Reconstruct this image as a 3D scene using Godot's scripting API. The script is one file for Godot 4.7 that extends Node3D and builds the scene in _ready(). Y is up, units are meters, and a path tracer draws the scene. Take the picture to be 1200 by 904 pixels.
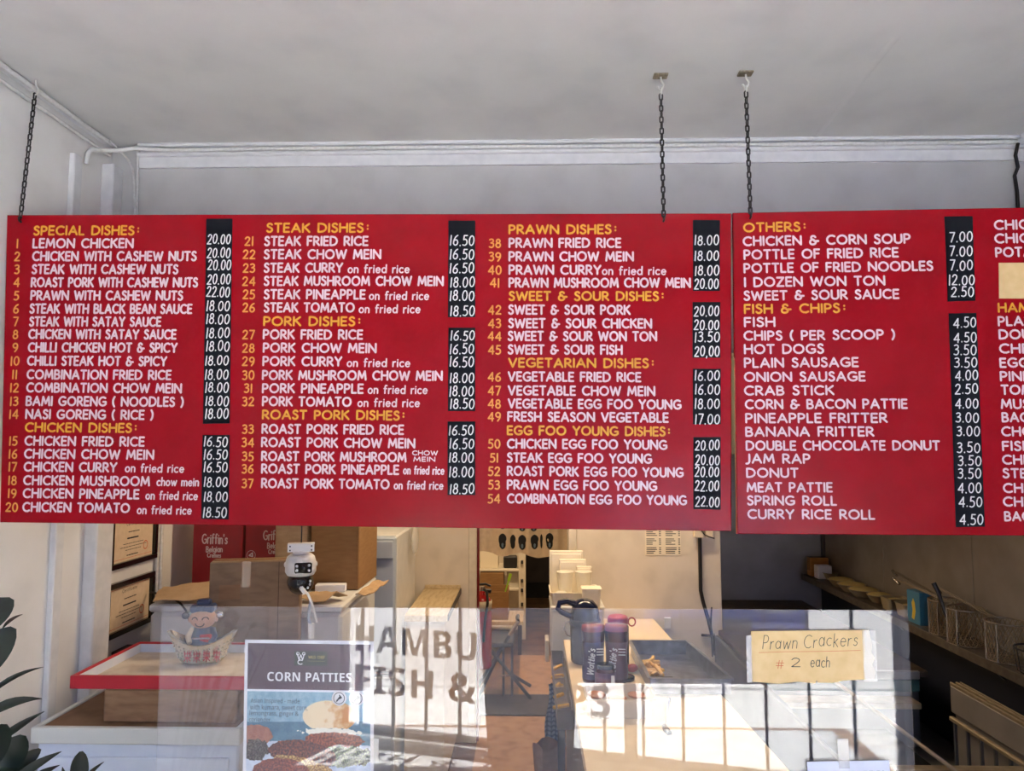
extends Node3D

# ---------------------------------------------------------------- camera model of the photograph (1200 x 904)
const FOCAL := 875.0
const EYE := Vector3(0, 1.65, 0)
const WALL_L := -1.53
const WALL_R := 1.76
const CEIL := 2.75
const SCREEN_Z := -1.65
var cam_basis: Basis
var taken := {}
var M := {}
var rng := RandomNumberGenerator.new()


# ---------------------------------------------------------------- mesh builder
class MB:
	var v := PackedVector3Array()
	var n := PackedVector3Array()
	var uv := PackedVector2Array()
	var t := Transform3D()

	func tri(a: Vector3, b: Vector3, c: Vector3, na: Vector3, nb: Vector3, nc: Vector3, ua := Vector2.ZERO, ub := Vector2.ZERO, uc := Vector2.ZERO) -> void:
		a = t * a
		b = t * b
		c = t * c
		na = (t.basis * na).normalized()
		nb = (t.basis * nb).normalized()
		nc = (t.basis * nc).normalized()
		if (b - a).cross(c - a).dot(na + nb + nc) > 0.0:
			var s := b
			b = c
			c = s
			s = nb
			nb = nc
			nc = s
			var w := ub
			ub = uc
			uc = w
		v.append(a)
		v.append(b)
		v.append(c)
		n.append(na)
		n.append(nb)
		n.append(nc)
		uv.append(ua)
		uv.append(ub)
		uv.append(uc)

	func flat(a: Vector3, b: Vector3, c: Vector3, out: Vector3) -> void:
		var g := (b - a).cross(c - a).normalized()
		if g.dot(out) < 0.0:
			g = -g
		tri(a, b, c, g, g, g)

	func quad(a: Vector3, b: Vector3, c: Vector3, d: Vector3, out: Vector3) -> void:
		var g := (c - a).cross(d - b).normalized()
		if g.dot(out) < 0.0:
			g = -g
		tri(a, b, c, g, g, g, Vector2(0, 1), Vector2(1, 1), Vector2(1, 0))
		tri(a, c, d, g, g, g, Vector2(0, 1), Vector2(1, 0), Vector2(0, 0))

	func box(c: Vector3, s: Vector3, bev := 0.0) -> MB:
		var h := s * 0.5
		var b := minf(bev, minf(h.x, minf(h.y, h.z)) * 0.49)
		var p := func(sg: Vector3, axis: int) -> Vector3:
			var q := Vector3(sg.x * (h.x - b), sg.y * (h.y - b), sg.z * (h.z - b))
			q[axis] = sg[axis] * h[axis]
			return c + q
		for ax in 3:
			var o1 := (ax + 1) % 3
			var o2 := (ax + 2) % 3
			for s1 in [-1.0, 1.0]:
				var k := []
				for e in [[-1.0, -1.0], [1.0, -1.0], [1.0, 1.0], [-1.0, 1.0]]:
					var sg := Vector3.ZERO
					sg[ax] = s1
					sg[o1] = e[0]
					sg[o2] = e[1]
					k.append(p.call(sg, ax))
				var out := Vector3.ZERO
				out[ax] = s1
				quad(k[0], k[1], k[2], k[3], out)
				if b > 0.0:
					for s2 in [-1.0, 1.0]:
						var g1 := Vector3.ZERO
						g1[ax] = s1
						g1[o1] = s2
						var lo := g1
						lo[o2] = -1.0
						var hi := g1
						hi[o2] = 1.0
						quad(p.call(lo, ax), p.call(hi, ax), p.call(hi, o1), p.call(lo, o1), g1)
		if b > 0.0:
			for sx in [-1.0, 1.0]:
				for sy in [-1.0, 1.0]:
					for sz in [-1.0, 1.0]:
						var sg := Vector3(sx, sy, sz)
						flat(p.call(sg, 0), p.call(sg, 1), p.call(sg, 2), sg)
		return self

	# profile: (radius, height) pairs; a point given twice is a sharp edge
	func lathe(prof: Array, segs := 24, at := Vector3.ZERO, sx := 1.0, sz := 1.0) -> MB:
		for i in prof.size() - 1:
			var p: Vector2 = prof[i]
			var q: Vector2 = prof[i + 1]
			if p.is_equal_approx(q):
				continue
			var e := (q - p).normalized()
			var np := Vector2(e.y, -e.x)
			var n0 := np
			var n1 := np
			if i > 0 and not prof[i - 1].is_equal_approx(p):
				var e0: Vector2 = (p - prof[i - 1]).normalized()
				n0 = (np + Vector2(e0.y, -e0.x)).normalized()
			if i + 2 < prof.size() and not prof[i + 2].is_equal_approx(q):
				var e1: Vector2 = (prof[i + 2] - q).normalized()
				n1 = (np + Vector2(e1.y, -e1.x)).normalized()
			for k in segs:
				var a0 := TAU * k / segs
				var a1 := TAU * (k + 1) / segs
				var d0 := Vector3(cos(a0) * sx, 0, sin(a0) * sz)
				var d1 := Vector3(cos(a1) * sx, 0, sin(a1) * sz)
				var A := at + d0 * p.x + Vector3(0, p.y, 0)
				var B := at + d1 * p.x + Vector3(0, p.y, 0)
				var C := at + d1 * q.x + Vector3(0, q.y, 0)
				var D := at + d0 * q.x + Vector3(0, q.y, 0)
				var nA := d0 * n0.x + Vector3(0, n0.y, 0)
				var nB := d1 * n0.x + Vector3(0, n0.y, 0)
				var nC := d1 * n1.x + Vector3(0, n1.y, 0)
				var nD := d0 * n1.x + Vector3(0, n1.y, 0)
				if p.x > 1e-6:
					tri(A, B, C, nA, nB, nC)
				if q.x > 1e-6:
					tri(A, C, D, nA, nC, nD)
		return self

	func tube(pts: Array, r, segs := 6, closed := false) -> MB:
		var m := pts.size()
		var rings := []
		var up := Vector3.ZERO
		for i in m:
			var a: Vector3 = pts[(i - 1 + m) % m] if closed or i > 0 else pts[i]
			var b: Vector3 = pts[(i + 1) % m] if closed or i < m - 1 else pts[i]
			var d := (b - a).normalized()
			if up == Vector3.ZERO:
				up = d.cross(Vector3(0.3, 0.9, 0.2) if absf(d.y) < 0.9 else Vector3(1, 0.1, 0.2)).normalized()
			up = (up - d * up.dot(d)).normalized()
			var side := d.cross(up)
			var rr: float = r[i] if r is Array else r
			var ring := []
			for k in segs:
				var an := TAU * k / segs
				var o := up * cos(an) + side * sin(an)
				ring.append([pts[i] + o * rr, o])
			rings.append(ring)
		for i in (m if closed else m - 1):
			var R: Array = rings[i]
			var S: Array = rings[(i + 1) % m]
			for k in segs:
				var l := (k + 1) % segs
				tri(R[k][0], R[l][0], S[l][0], R[k][1], R[l][1], S[l][1])
				tri(R[k][0], S[l][0], S[k][0], R[k][1], S[l][1], S[k][1])
		if not closed:
			for e in [[0, 1], [m - 1, m - 2]]:
				var out: Vector3 = (pts[e[0]] - pts[e[1]]).normalized()
				for k in segs:
					tri(pts[e[0]], rings[e[0]][k][0], rings[e[0]][(k + 1) % segs][0], out, out, out)
		return self

	# polygon in the xy plane, between z0 and z1
	func prism(poly: PackedVector2Array, z0: float, z1: float) -> MB:
		var ids := Geometry2D.triangulate_polygon(poly)
		for i in range(0, ids.size(), 3):
			for z in [z0, z1]:
				var out := Vector3(0, 0, 1.0 if z == maxf(z0, z1) else -1.0)
				var p := []
				for j in 3:
					p.append(Vector3(poly[ids[i + j]].x, poly[ids[i + j]].y, z))
				tri(p[0], p[1], p[2], out, out, out)
		var cw := Geometry2D.is_polygon_clockwise(poly)
		for i in poly.size():
			var a := poly[i]
			var b := poly[(i + 1) % poly.size()]
			var e := (b - a).normalized()
			var o := Vector3(-e.y, e.x, 0) if cw else Vector3(e.y, -e.x, 0)
			quad(Vector3(a.x, a.y, z0), Vector3(b.x, b.y, z0), Vector3(b.x, b.y, z1), Vector3(a.x, a.y, z1), o)
		return self

	func ball(c: Vector3, r: Vector3, segs := 16, rings := 10) -> MB:
		for i in rings:
			for k in segs:
				var q := []
				for e in [[i, k], [i + 1, k], [i + 1, k + 1], [i, k + 1]]:
					var th: float = PI * e[0] / rings
					var ph: float = TAU * e[1] / segs
					q.append(Vector3(sin(th) * cos(ph), cos(th), sin(th) * sin(ph)))
				var P := []
				var N := []
				for d in q:
					P.append(c + d * r)
					N.append((d / r).normalized())
				if i > 0:
					tri(P[0], P[1], P[3], N[0], N[1], N[3])
				if i < rings - 1:
					tri(P[1], P[2], P[3], N[1], N[2], N[3])
		return self

	# a grid of points [rows][cols], smooth normals
	func sheet(g: Array, out: Vector3) -> MB:
		var R := g.size()
		var C: int = g[0].size()
		var nn := []
		for i in R:
			var row := []
			for j in C:
				var du: Vector3 = g[i][mini(j + 1, C - 1)] - g[i][maxi(j - 1, 0)]
				var dv: Vector3 = g[mini(i + 1, R - 1)][j] - g[maxi(i - 1, 0)][j]
				var x := du.cross(dv).normalized()
				row.append(x if x.dot(out) >= 0.0 else -x)
			nn.append(row)
		for i in R - 1:
			for j in C - 1:
				var ub := [Vector2(float(j) / (C - 1), float(i) / (R - 1)), Vector2(float(j + 1) / (C - 1), float(i) / (R - 1)), Vector2(float(j + 1) / (C - 1), float(i + 1) / (R - 1)), Vector2(float(j) / (C - 1), float(i + 1) / (R - 1))]
				tri(g[i][j], g[i][j + 1], g[i + 1][j + 1], nn[i][j], nn[i][j + 1], nn[i + 1][j + 1], ub[0], ub[1], ub[2])
				tri(g[i][j], g[i + 1][j + 1], g[i + 1][j], nn[i][j], nn[i + 1][j + 1], nn[i + 1][j], ub[0], ub[2], ub[3])
		return self

	func add(other: MB, at: Transform3D) -> MB:
		for i in other.v.size():
			v.append(at * other.v[i])
			n.append((at.basis * other.n[i]).normalized())
			uv.append(other.uv[i])
		return self

	func mesh() -> ArrayMesh:
		var a := []
		a.resize(Mesh.ARRAY_MAX)
		a[Mesh.ARRAY_VERTEX] = v
		a[Mesh.ARRAY_NORMAL] = n
		a[Mesh.ARRAY_TEX_UV] = uv
		var m := ArrayMesh.new()
		m.add_surface_from_arrays(Mesh.PRIMITIVE_TRIANGLES, a)
		return m


# ---------------------------------------------------------------- placing
func ray(px: float, py: float) -> Vector3:
	return cam_basis * Vector3((px - 600.0) / FOCAL, (452.0 - py) / FOCAL, -1.0)

func at(px: float, py: float, d: float) -> Vector3:      # the point d metres into the room
	var r := ray(px, py)
	return EYE + r * (-d / r.z)

func on_h(px: float, py: float, h: float) -> Vector3:    # the point at height h
	var r := ray(px, py)
	return EYE + r * ((h - EYE.y) / r.y)

func on_x(px: float, py: float, x: float) -> Vector3:
	var r := ray(px, py)
	return EYE + r * (x / r.x)

func on_plane(px: float, py: float, o: Vector3, nrm: Vector3) -> Vector3:
	var r := ray(px, py)
	return EYE + r * ((o - EYE).dot(nrm) / r.dot(nrm))

func v3(x: float, y: float, z: float) -> Vector3:
	return Vector3(x, y, z)


# ---------------------------------------------------------------- nodes
func numbered(called: String) -> String:
	if not taken.has(called):
		taken[called] = 0
		return called
	taken[called] += 1
	return "%s_%03d" % [called, taken[called]]

func part(mesh: Mesh, called: String, m: Material, parent: Node, label := "") -> MeshInstance3D:
	var o := MeshInstance3D.new()
	o.name = called
	o.mesh = mesh
	o.material_override = m
	parent.add_child(o, true)
	if label:
		o.set_meta("label", label)
	return o

func thing(called: String, label: String, category: String, pos := Vector3.ZERO, turn := 0.0, group := "") -> Node3D:
	var o := Node3D.new()
	o.name = numbered(called)
	add_child(o)
	o.position = pos
	o.rotation.y = turn
	tag(o, label, category, group)
	return o

func tag(o: Node, label: String, category: String, group := "") -> void:
	o.set_meta("label", label)
	o.set_meta("category", category)
	if group:
		o.set_meta("group", group)

func one(mesh: Mesh, called: String, m: Material, label: String, category: String, pos := Vector3.ZERO, turn := 0.0, group := "") -> MeshInstance3D:
	var o := part(mesh, numbered(called), m, self)
	o.position = pos
	o.rotation.y = turn
	tag(o, label, category, group)
	return o

func struct(mesh: Mesh, called: String, m: Material, parent: Node = self) -> MeshInstance3D:
	var o := part(mesh, numbered(called) if parent == self else called, m, parent)
	if parent == self:
		o.set_meta("kind", "structure")
	return o

func slab(a: Vector3, b: Vector3, bev := 0.0) -> ArrayMesh:   # a box between two corners
	return MB.new().box((a + b) * 0.5, (b - a).abs(), bev).mesh()

func bx(size: Vector3, bev := 0.0, c := Vector3.ZERO) -> ArrayMesh:
	return MB.new().box(c, size, bev).mesh()


# ---------------------------------------------------------------- materials
func mat(c: Color, rough := 0.6, metal := 0.0) -> StandardMaterial3D:
	var m := StandardMaterial3D.new()
	m.albedo_color = c
	m.roughness = rough
	m.metallic = metal
	return m

func noise_tex(c: Array, freq: float, seed_: int, octaves := 4, size := 256) -> NoiseTexture2D:
	var f := FastNoiseLite.new()
	f.seed = seed_
	f.noise_type = FastNoiseLite.TYPE_SIMPLEX_SMOOTH
	f.frequency = freq
	f.fractal_octaves = octaves
	var g := Gradient.new()
	var offs := PackedFloat32Array()
	var cols := PackedColorArray()
	for i in c.size():
		offs.append(float(i) / (c.size() - 1))
		cols.append(c[i])
	g.offsets = offs
	g.colors = cols
	var t := NoiseTexture2D.new()
	t.width = size
	t.height = size
	t.seamless = true
	t.noise = f
	t.color_ramp = g
	return t

# mottled surface: colours between the given ones, in the object's own or the world's axes
func mottled(c: Array, scale: Vector3, rough: float, seed_: int, metal := 0.0, freq := 0.02, world := true) -> StandardMaterial3D:
	var m := mat(Color.WHITE, rough, metal)
	m.albedo_texture = noise_tex(c, freq, seed_)
	m.uv1_triplanar = true
	m.uv1_world_triplanar = world
	m.uv1_scale = scale
	return m

func relief(m: StandardMaterial3D, depth: float, freq: float, seed_: int) -> StandardMaterial3D:
	m.heightmap_enabled = true
	m.heightmap_scale = depth
	m.heightmap_texture = noise_tex([Color.BLACK, Color.WHITE], freq, seed_, 3)
	return m

func glass(alpha: float, c := Color.WHITE) -> StandardMaterial3D:
	var m := mat(Color(c, alpha), 0.0)
	m.transparency = BaseMaterial3D.TRANSPARENCY_ALPHA
	return m

func rgb(r: int, g: int, b: int) -> Color:
	return Color8(r, g, b)


# ---------------------------------------------------------------- brush lettering: strokes per letter, cap height 1
# L: straight strokes; S: smooth curve through points; A: arc cx cy rx ry from to (degrees)
const GLYPHS := {
	"A": [0.72, "L 0 0 .36 1 .72 0;L .13 .33 .59 .33"], "B": [0.52, "L 0 0 0 1 .22 1;A .22 .76 .24 .24 90 -90;L 0 .52 .25 .52;A .25 .26 .27 .26 90 -90;L 0 0 .25 0"],
	"C": [0.68, "A .42 .5 .42 .5 52 308"], "D": [0.68, "L .22 1 0 1 0 0 .22 0;A .22 .5 .46 .5 90 -90"], "E": [0.44, "L .44 1 0 1 0 0 .44 0;L 0 .52 .4 .52"],
	"F": [0.43, "L .43 1 0 1 0 0;L 0 .52 .38 .52"], "G": [0.74, "A .42 .5 .42 .5 52 322;L .46 .45 .74 .45 .74 .18"], "H": [0.62, "L 0 0 0 1;L .62 0 .62 1;L 0 .52 .62 .52"],
	"I": [0.03, "L .01 0 .01 1"], "J": [0.26, "S .24 1 .24 .5 .22 .1 .1 -.08 -.04 -.1"], "K": [0.56, "L 0 0 0 1;L .54 1 0 .46;L .15 .6 .58 0"], "L": [0.4, "L 0 1 0 0 .4 0"],
	"M": [0.82, "L 0 0 .1 1 .41 .2 .72 1 .82 0"], "N": [0.68, "L 0 0 0 1 .68 0 .68 1"], "O": [0.84, "A .42 .5 .42 .5 0 360"], "P": [0.48, "L 0 0 0 1 .22 1;A .22 .72 .26 .28 90 -90;L 0 .44 .22 .44"],
	"R": [0.52, "L 0 0 0 1 .22 1;A .22 .73 .25 .27 90 -90;L 0 .46 .22 .46;L .18 .46 .54 0"], "S": [0.44, "S .41 .88 .3 .99 .14 .98 .04 .84 .08 .66 .26 .53 .41 .38 .43 .17 .3 .01 .12 .0 .0 .13"],
	"T": [0.56, "L 0 1 .56 1;L .28 1 .28 0"], "U": [0.6, "L 0 1 0 .3;A .3 .3 .3 .3 180 360;L .6 .3 .6 1"], "V": [0.66, "L 0 1 .33 0 .66 1"], "W": [1.0, "L 0 1 .24 0 .5 .9 .76 0 1 1"],
	"Y": [0.62, "L 0 1 .31 .48 .62 1;L .31 .48 .31 0"], "Z": [0.56, "L 0 1 .56 1 0 0 .56 0"], "&": [0.74, "S .5 .86 .4 .98 .24 .99 .13 .84 .18 .64 .36 .56;S .36 .56 .12 .52 .02 .3 .08 .06 .28 0 .48 .1 .56 .4;L .4 .4 .76 .4"],
	":": [0.22, "L .18 .34 .18 .38;L .18 .74 .18 .78"], "(": [0.16, "S .16 1.05 .03 .75 0 .45 .05 .15 .16 -.1"], ")": [0.16, "S 0 1.05 .13 .75 .16 .45 .11 .15 0 -.1"],
	".": [0.06, "L .03 0 .03 .05"], ",": [0.1, "L .07 .05 .02 -.14"], "'": [0.05, "L .02 1 .02 .8"], "#": [0.5, "L .14 0 .2 .7;L .34 0 .4 .7;L 0 .25 .5 .25;L 0 .48 .52 .48"], "-": [0.3, "L 0 .4 .3 .4"],
	"0": [0.5, "A .25 .5 .25 .5 0 360"], "1": [0.1, "L .05 0 .05 1"], "2": [0.48, "S .02 .8 .12 .96 .28 1 .43 .88 .43 .68 .26 .36 0 .02;L 0 .01 .48 .01"],
	"3": [0.44, "S .03 .93 .2 1 .38 .92 .38 .68 .16 .55;S .16 .55 .4 .48 .43 .2 .26 .01 .01 .08"], "4": [0.54, "L .42 0 .42 1 0 .3 .54 .3"], "5": [0.44, "L .42 1 .09 1 .06 .58;S .06 .58 .24 .62 .42 .46 .42 .16 .22 0 .0 .06"],
	"6": [0.48, "S .42 .98 .22 .84 .06 .55 .01 .27;A .24 .27 .23 .27 0 360"], "7": [0.46, "L 0 1 .46 1 .16 0"], "8": [0.46, "A .23 .76 .18 .23 0 360;A .23 .27 .23 .27 0 360"], "9": [0.48, "A .24 .72 .23 .27 0 360;S .47 .7 .43 .36 .22 0"],
	"o": [0.5, "A .25 .31 .25 .31 0 360"], "n": [0.42, "L 0 0 0 .62;A .21 .41 .21 .21 180 0;L .42 .41 .42 0"], "f": [0.34, "S .34 .97 .2 1 .12 .82 .12 .4 .12 0;L 0 .6 .3 .6"], "r": [0.28, "L 0 0 0 .62;S 0 .4 .1 .57 .28 .62"],
	"i": [0.03, "L .01 0 .01 .62;L .01 .84 .01 .88"], "e": [0.48, "L .01 .33 .48 .33;A .25 .31 .24 .31 5 318"], "d": [0.5, "A .25 .31 .25 .31 0 360;L .5 0 .5 1"], "c": [0.42, "A .26 .31 .26 .31 52 308"],
	"h": [0.42, "L 0 0 0 1;A .21 .41 .21 .21 180 0;L .42 .41 .42 0"], "w": [0.72, "L 0 .62 .18 0 .36 .56 .54 0 .72 .62"], "m": [0.74, "L 0 0 0 .62;A .18 .43 .18 .19 180 0;L .36 .43 .36 0;A .55 .43 .19 .19 180 0;L .74 .43 .74 0"],
	"a": [0.48, "A .24 .3 .24 .3 0 360;L .48 .62 .48 0"], "k": [0.4, "L 0 0 0 1;L .36 .6 0 .28;L .1 .36 .4 0"], "s": [0.36, "S .34 .52 .22 .62 .07 .56 .07 .4 .24 .31 .34 .2 .27 .03 .12 0 0 .08"], "t": [0.3, "S .12 .9 .12 .5 .12 .1 .2 0 .3 .04;L 0 .62 .28 .62"],
	"l": [0.03, "L .01 0 .01 1"], "b": [0.5, "A .25 .31 .25 .31 0 360;L 0 0 0 1"], "g": [0.5, "A .25 .31 .25 .31 0 360;S .5 .62 .5 .2 .46 -.2 .25 -.32 .04 -.24"], "u": [0.42, "L 0 .62 0 .21;A .21 .21 .21 .21 180 360;L .42 .62 .42 0"],
	"p": [0.5, "A .25 .31 .25 .31 0 360;L 0 .62 0 -.34"], "y": [0.5, "L 0 .62 .26 .02;S .5 .62 .28 .1 .16 -.26 0 -.32"],
}
const GAP := 0.25
const SPACE := 0.56

func text_units(s: String) -> float:
	var w := 0.0
	for ch in s:
		w += SPACE if ch == " " else GLYPHS[ch][0] + GAP
	return w - GAP

func stroke_pts(code: String) -> Array:
	var f := code.split(" ", false)
	var num := []
	for i in range(1, f.size()):
		num.append(float(f[i]))
	var out := []
	if f[0] == "A":
		var steps := maxi(4, int(absf(num[5] - num[4]) / 26.0))
		for i in steps + 1:
			var a := deg_to_rad(lerpf(num[4], num[5], float(i) / steps))
			out.append(Vector2(num[0] + cos(a) * num[2], num[1] + sin(a) * num[3]))
		return [out, true]
	for i in range(0, num.size(), 2):
		out.append(Vector2(num[i], num[i + 1]))
	if f[0] == "S":
		var sm := []
		for i in out.size() - 1:
			for k in 3:
				sm.append(out[i].cubic_interpolate(out[i + 1], out[maxi(i - 1, 0)], out[mini(i + 2, out.size() - 1)], k / 3.0))
		sm.append(out[-1])
		return [sm, true]
	return [out, false]

# letters into mb: o = left end of the baseline, u / w = unit vectors along and up, size = cap height, wide = width of the whole line
func letter(mb: MB, s: String, o: Vector3, u: Vector3, w: Vector3, size: float, wide: float, pen: float, slant := 0.0, wobble := 0.0) -> void:
	var units := text_units(s)
	var kx := wide / maxf(units, 0.08)
	if s.length() == 1 and units < 0.2:
		kx = size
	var x := 0.0
	var nrm := u.cross(w)
	var r := pen * 0.5
	o += w * r
	for ch in s:
		if ch == " ":
			x += SPACE
			continue
		var jy := rng.randf_range(-wobble, wobble)
		var js := 1.0 + rng.randf_range(-wobble, wobble)
		for code in str(GLYPHS[ch][1]).split(";"):
			var sp := stroke_pts(code)
			var q := []
			for p in sp[0]:
				q.append(Vector2((x + p.x) * kx + slant * p.y * size, (p.y * js + jy) * size))
			ribbon(mb, q, sp[1], r, o, u, w, nrm)
		x += GLYPHS[ch][0] + GAP

func ribbon(mb: MB, q: Array, smooth: bool, r: float, o: Vector3, u: Vector3, w: Vector3, nrm: Vector3) -> void:
	var P := func(p: Vector2) -> Vector3: return o + u * p.x + w * p.y
	var m := q.size()
	for i in m - 1:
		var d: Vector2 = (q[i + 1] - q[i]).normalized()
		var n0 := Vector2(-d.y, d.x) * r
		var n1 := n0
		if smooth:
			if i > 0:
				var e: Vector2 = (d + (q[i] - q[i - 1]).normalized()).normalized()
				n0 = Vector2(-e.y, e.x) * r
			if i < m - 2:
				var e: Vector2 = (d + (q[i + 2] - q[i + 1]).normalized()).normalized()
				n1 = Vector2(-e.y, e.x) * r
		mb.tri(P.call(q[i] + n0), P.call(q[i] - n0), P.call(q[i + 1] - n1), nrm, nrm, nrm)
		mb.tri(P.call(q[i] + n0), P.call(q[i + 1] - n1), P.call(q[i + 1] + n1), nrm, nrm, nrm)
	for i in m:
		if smooth and i > 0 and i < m - 1:
			continue
		for k in 6:
			var a := TAU * k / 6
			var b := TAU * (k + 1) / 6
			mb.tri(P.call(q[i]), P.call(q[i] + Vector2(cos(a), sin(a)) * r), P.call(q[i] + Vector2(cos(b), sin(b)) * r), nrm, nrm, nrm)

func print_text(s: String, wide: float, size: float, bold := true, serif := false) -> ArrayMesh:   # typeset lettering, left end of the baseline at the origin
	var tm := TextMesh.new()
	var f := SystemFont.new()
	f.font_names = PackedStringArray(["Droid Serif" if serif else "Droid Sans"])
	f.font_weight = 700 if bold else 400
	tm.font = f
	tm.text = s
	tm.font_size = 64
	tm.pixel_size = 0.01
	tm.depth = 0.0
	tm.curve_step = 1.5
	var arr := tm.surface_get_arrays(0)
	var box := tm.get_aabb()
	var st := SurfaceTool.new()
	var am := ArrayMesh.new()
	am.add_surface_from_arrays(Mesh.PRIMITIVE_TRIANGLES, arr)
	var k := Vector3(wide / box.size.x, size / box.size.y, 1)
	st.append_from(am, 0, Transform3D(Basis.from_scale(k), -box.position * k))
	return st.commit()


# ---------------------------------------------------------------- menu boards
# text | left | right | baseline, all as read off the photograph; a leading * is a yellow heading, a leading ~ is small lettering
const COLUMN_A := ["*SPECIAL DISHES:|40|164|276.3", "LEMON CHICKEN|39|157.5|291.4", "CHICKEN WITH CASHEW NUTS|38.5|231|306.5", "STEAK WITH CASHEW NUTS|38|210|321.7", "ROAST PORK WITH CASHEW NUTS|37|233|337.1", "PRAWN WITH CASHEW NUTS|36.5|216|352.4", "STEAK WITH BLACK BEAN SAUCE|35.5|227|368", "STEAK WITH SATAY SAUCE|35|191|383", "CHICKEN WITH SATAY SAUCE|34|209|397.8", "CHILLI CHICKEN HOT & SPICY|33.5|210.5|413.3", "CHILLI STEAK HOT & SPICY|32.5|198.5|429", "COMBINATION FRIED RICE|32|204|445", "COMBINATION CHOW MEIN|31.5|216.5|460.4", "BAMI GORENG ( NOODLES )|31|219|476.2", "NASI GORENG ( RICE )|30.5|183.5|491.6", "*CHICKEN DISHES:|30|164|506.8", "CHICKEN FRIED RICE|29.5|173.5|522.8", "CHICKEN CHOW MEIN|29|185|538", "CHICKEN CURRY|28.5|141|553.2", "~on fried rice|147|218|554", "CHICKEN MUSHROOM|28|180.5|569", "~chow mein|184|235|570", "CHICKEN PINEAPPLE|27.5|168|584.2", "~on fried rice|171|234|586", "CHICKEN TOMATO|27|157|600.4", "~on fried rice|161|227|603"]
const COLUMN_B := ["*STEAK DISHES:|313|432|273.2", "STEAK FRIED RICE|310.5|431.5|288.8", "STEAK CHOW MEIN|310|446.5|304.2", "STEAK CURRY|310|402.5|320", "~on fried rice|408|480|320.6", "STEAK MUSHROOM CHOW MEIN|310|519|335.5", "STEAK PINEAPPLE|310|429|351.2", "~on fried rice|433|503|352", "STEAK TOMATO|310|416.5|366.5", "~on fried rice|421|493|367.5", "*PORK DISHES:|309.5|423.5|382.5", "PORK FRIED RICE|309|426.5|398.2", "PORK CHOW MEIN|309|442.5|413.8", "PORK CURRY|308.5|402.5|429.5", "~on fried rice|407|481.5|430.5", "PORK MUSHROOM CHOW MEIN|308|520|445.8", "PORK PINEAPPLE|308|428|461.2", "~on fried rice|431.5|502|462", "PORK TOMATO|308|414|476.5", "~on fried rice|419.5|493|477.3", "*ROAST PORK DISHES:|308|476.5|492", "ROAST PORK FRIED RICE|307.5|476|508.8", "ROAST PORK CHOW MEIN|307|489.5|524.5", "ROAST PORK MUSHROOM|307|479.5|540.8", "^CHOW|483.5|514|534", "^MEIN|485|511|541.3", "ROAST PORK PINEAPPLE|307|471|555.5", "~on fried rice|473|522|556.5", "ROAST PORK TOMATO|307|460|572.5", "~on fried rice|462|521|574"]
const COLUMN_C := ["*PRAWN DISHES:|597|721|275", "PRAWN FRIED RICE|597|726.5|291", "PRAWN CHOW MEIN|597|741|306.8", "PRAWN CURRY|597|704|322.5", "~on fried rice|706|780|322.8", "PRAWN MUSHROOM CHOW MEIN|597|806.5|337.5", "*SWEET & SOUR DISHES:|597|776|353", "SWEET & SOUR PORK|596.5|738|369.2", "SWEET & SOUR CHICKEN|596.5|763|385", "SWEET & SOUR WON TON|596|769|400", "SWEET & SOUR FISH|596|729.5|415.8", "*VEGETARIAN DISHES:|596.5|766|431.2", "VEGETABLE FRIED RICE|596|751.5|447.5", "VEGETABLE CHOW MEIN|596|768|463.8", "VEGETABLE EGG FOO YOUNG|596|798.5|479.2", "FRESH SEASON VEGETABLE|595.5|784|494.5", "*EGG FOO YOUNG DISHES:|595|786|510.5", "CHICKEN EGG FOO YOUNG|595|783|526.2", "STEAK EGG FOO YOUNG|595|765.5|542.5", "ROAST PORK EGG FOO YOUNG|595|802.5|558.2", "PRAWN EGG FOO YOUNG|595|772|574.2", "COMBINATION EGG FOO YOUNG|595|807|590.5"]
const COLUMN_D := ["*OTHERS:|872|943|272.7", "CHICKEN & CORN SOUP|871.5|1060|289", "POTTLE OF FRIED RICE|872.5|1047|304.8", "POTTLE OF FRIED NOODLES|872.5|1085.5|320.8", "I DOZEN WON TON|873|1032.5|337.1", "SWEET & SOUR SAUCE|872.5|1048.5|352.9", "*FISH & CHIPS:|873|988.5|368.3", "FISH|873|909|383.8", "CHIPS ( PER SCOOP )|872.5|1044.5|399.8", "HOT DOGS|873|964.5|415.6", "PLAIN SAUSAGE|873|1004|431.6", "ONION SAUSAGE|873|1012|448.1", "CRAB STICK|873|976.5|464.1", "CORN & BACON PATTIE|874|1060|480.2", "PINEAPPLE FRITTER|874.5|1037.5|496.5", "BANANA FRITTER|874.5|1022.5|512.3", "DOUBLE CHOCOLATE DONUT|875|1097.5|528.6", "JAM RAP|875|950|543.8", "DONUT|875.5|936.5|560.4", "MEAT PATTIE|876|976|577.3", "SPRING ROLL|876.5|981|592.8", "CURRY RICE ROLL|877|1025|608.8", "CHICKEN|1166|1237|269.9", "CHICKEN|1166.5|1238|285.8", "POTATO|1167.5|1232|302", "*HAMBURGERS:|1170.5|1282|366.8", "PLAIN|1170.5|1215|382.7", "DOUBLE|1171.5|1235|398.2", "CHEESE|1172|1236|414.8", "EGG|1172.5|1206|431.4", "PINEAPPLE|1173|1258|447.3", "TOMATO|1174|1245|463.2", "MUSHROOM|1174|1270|479.8", "BACON|1175|1230|495.3", "CHOPS|1174.5|1230|511.9", "FISH|1175.5|1210|528.9", "CHICKEN|1175.5|1248|545", "STEAK|1176|1228|561", "CHICKEN|1176.5|1249|578.2", "CHICKEN|1176.5|1249|594.2", "BACON|1178|1232|611.4"]
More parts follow.
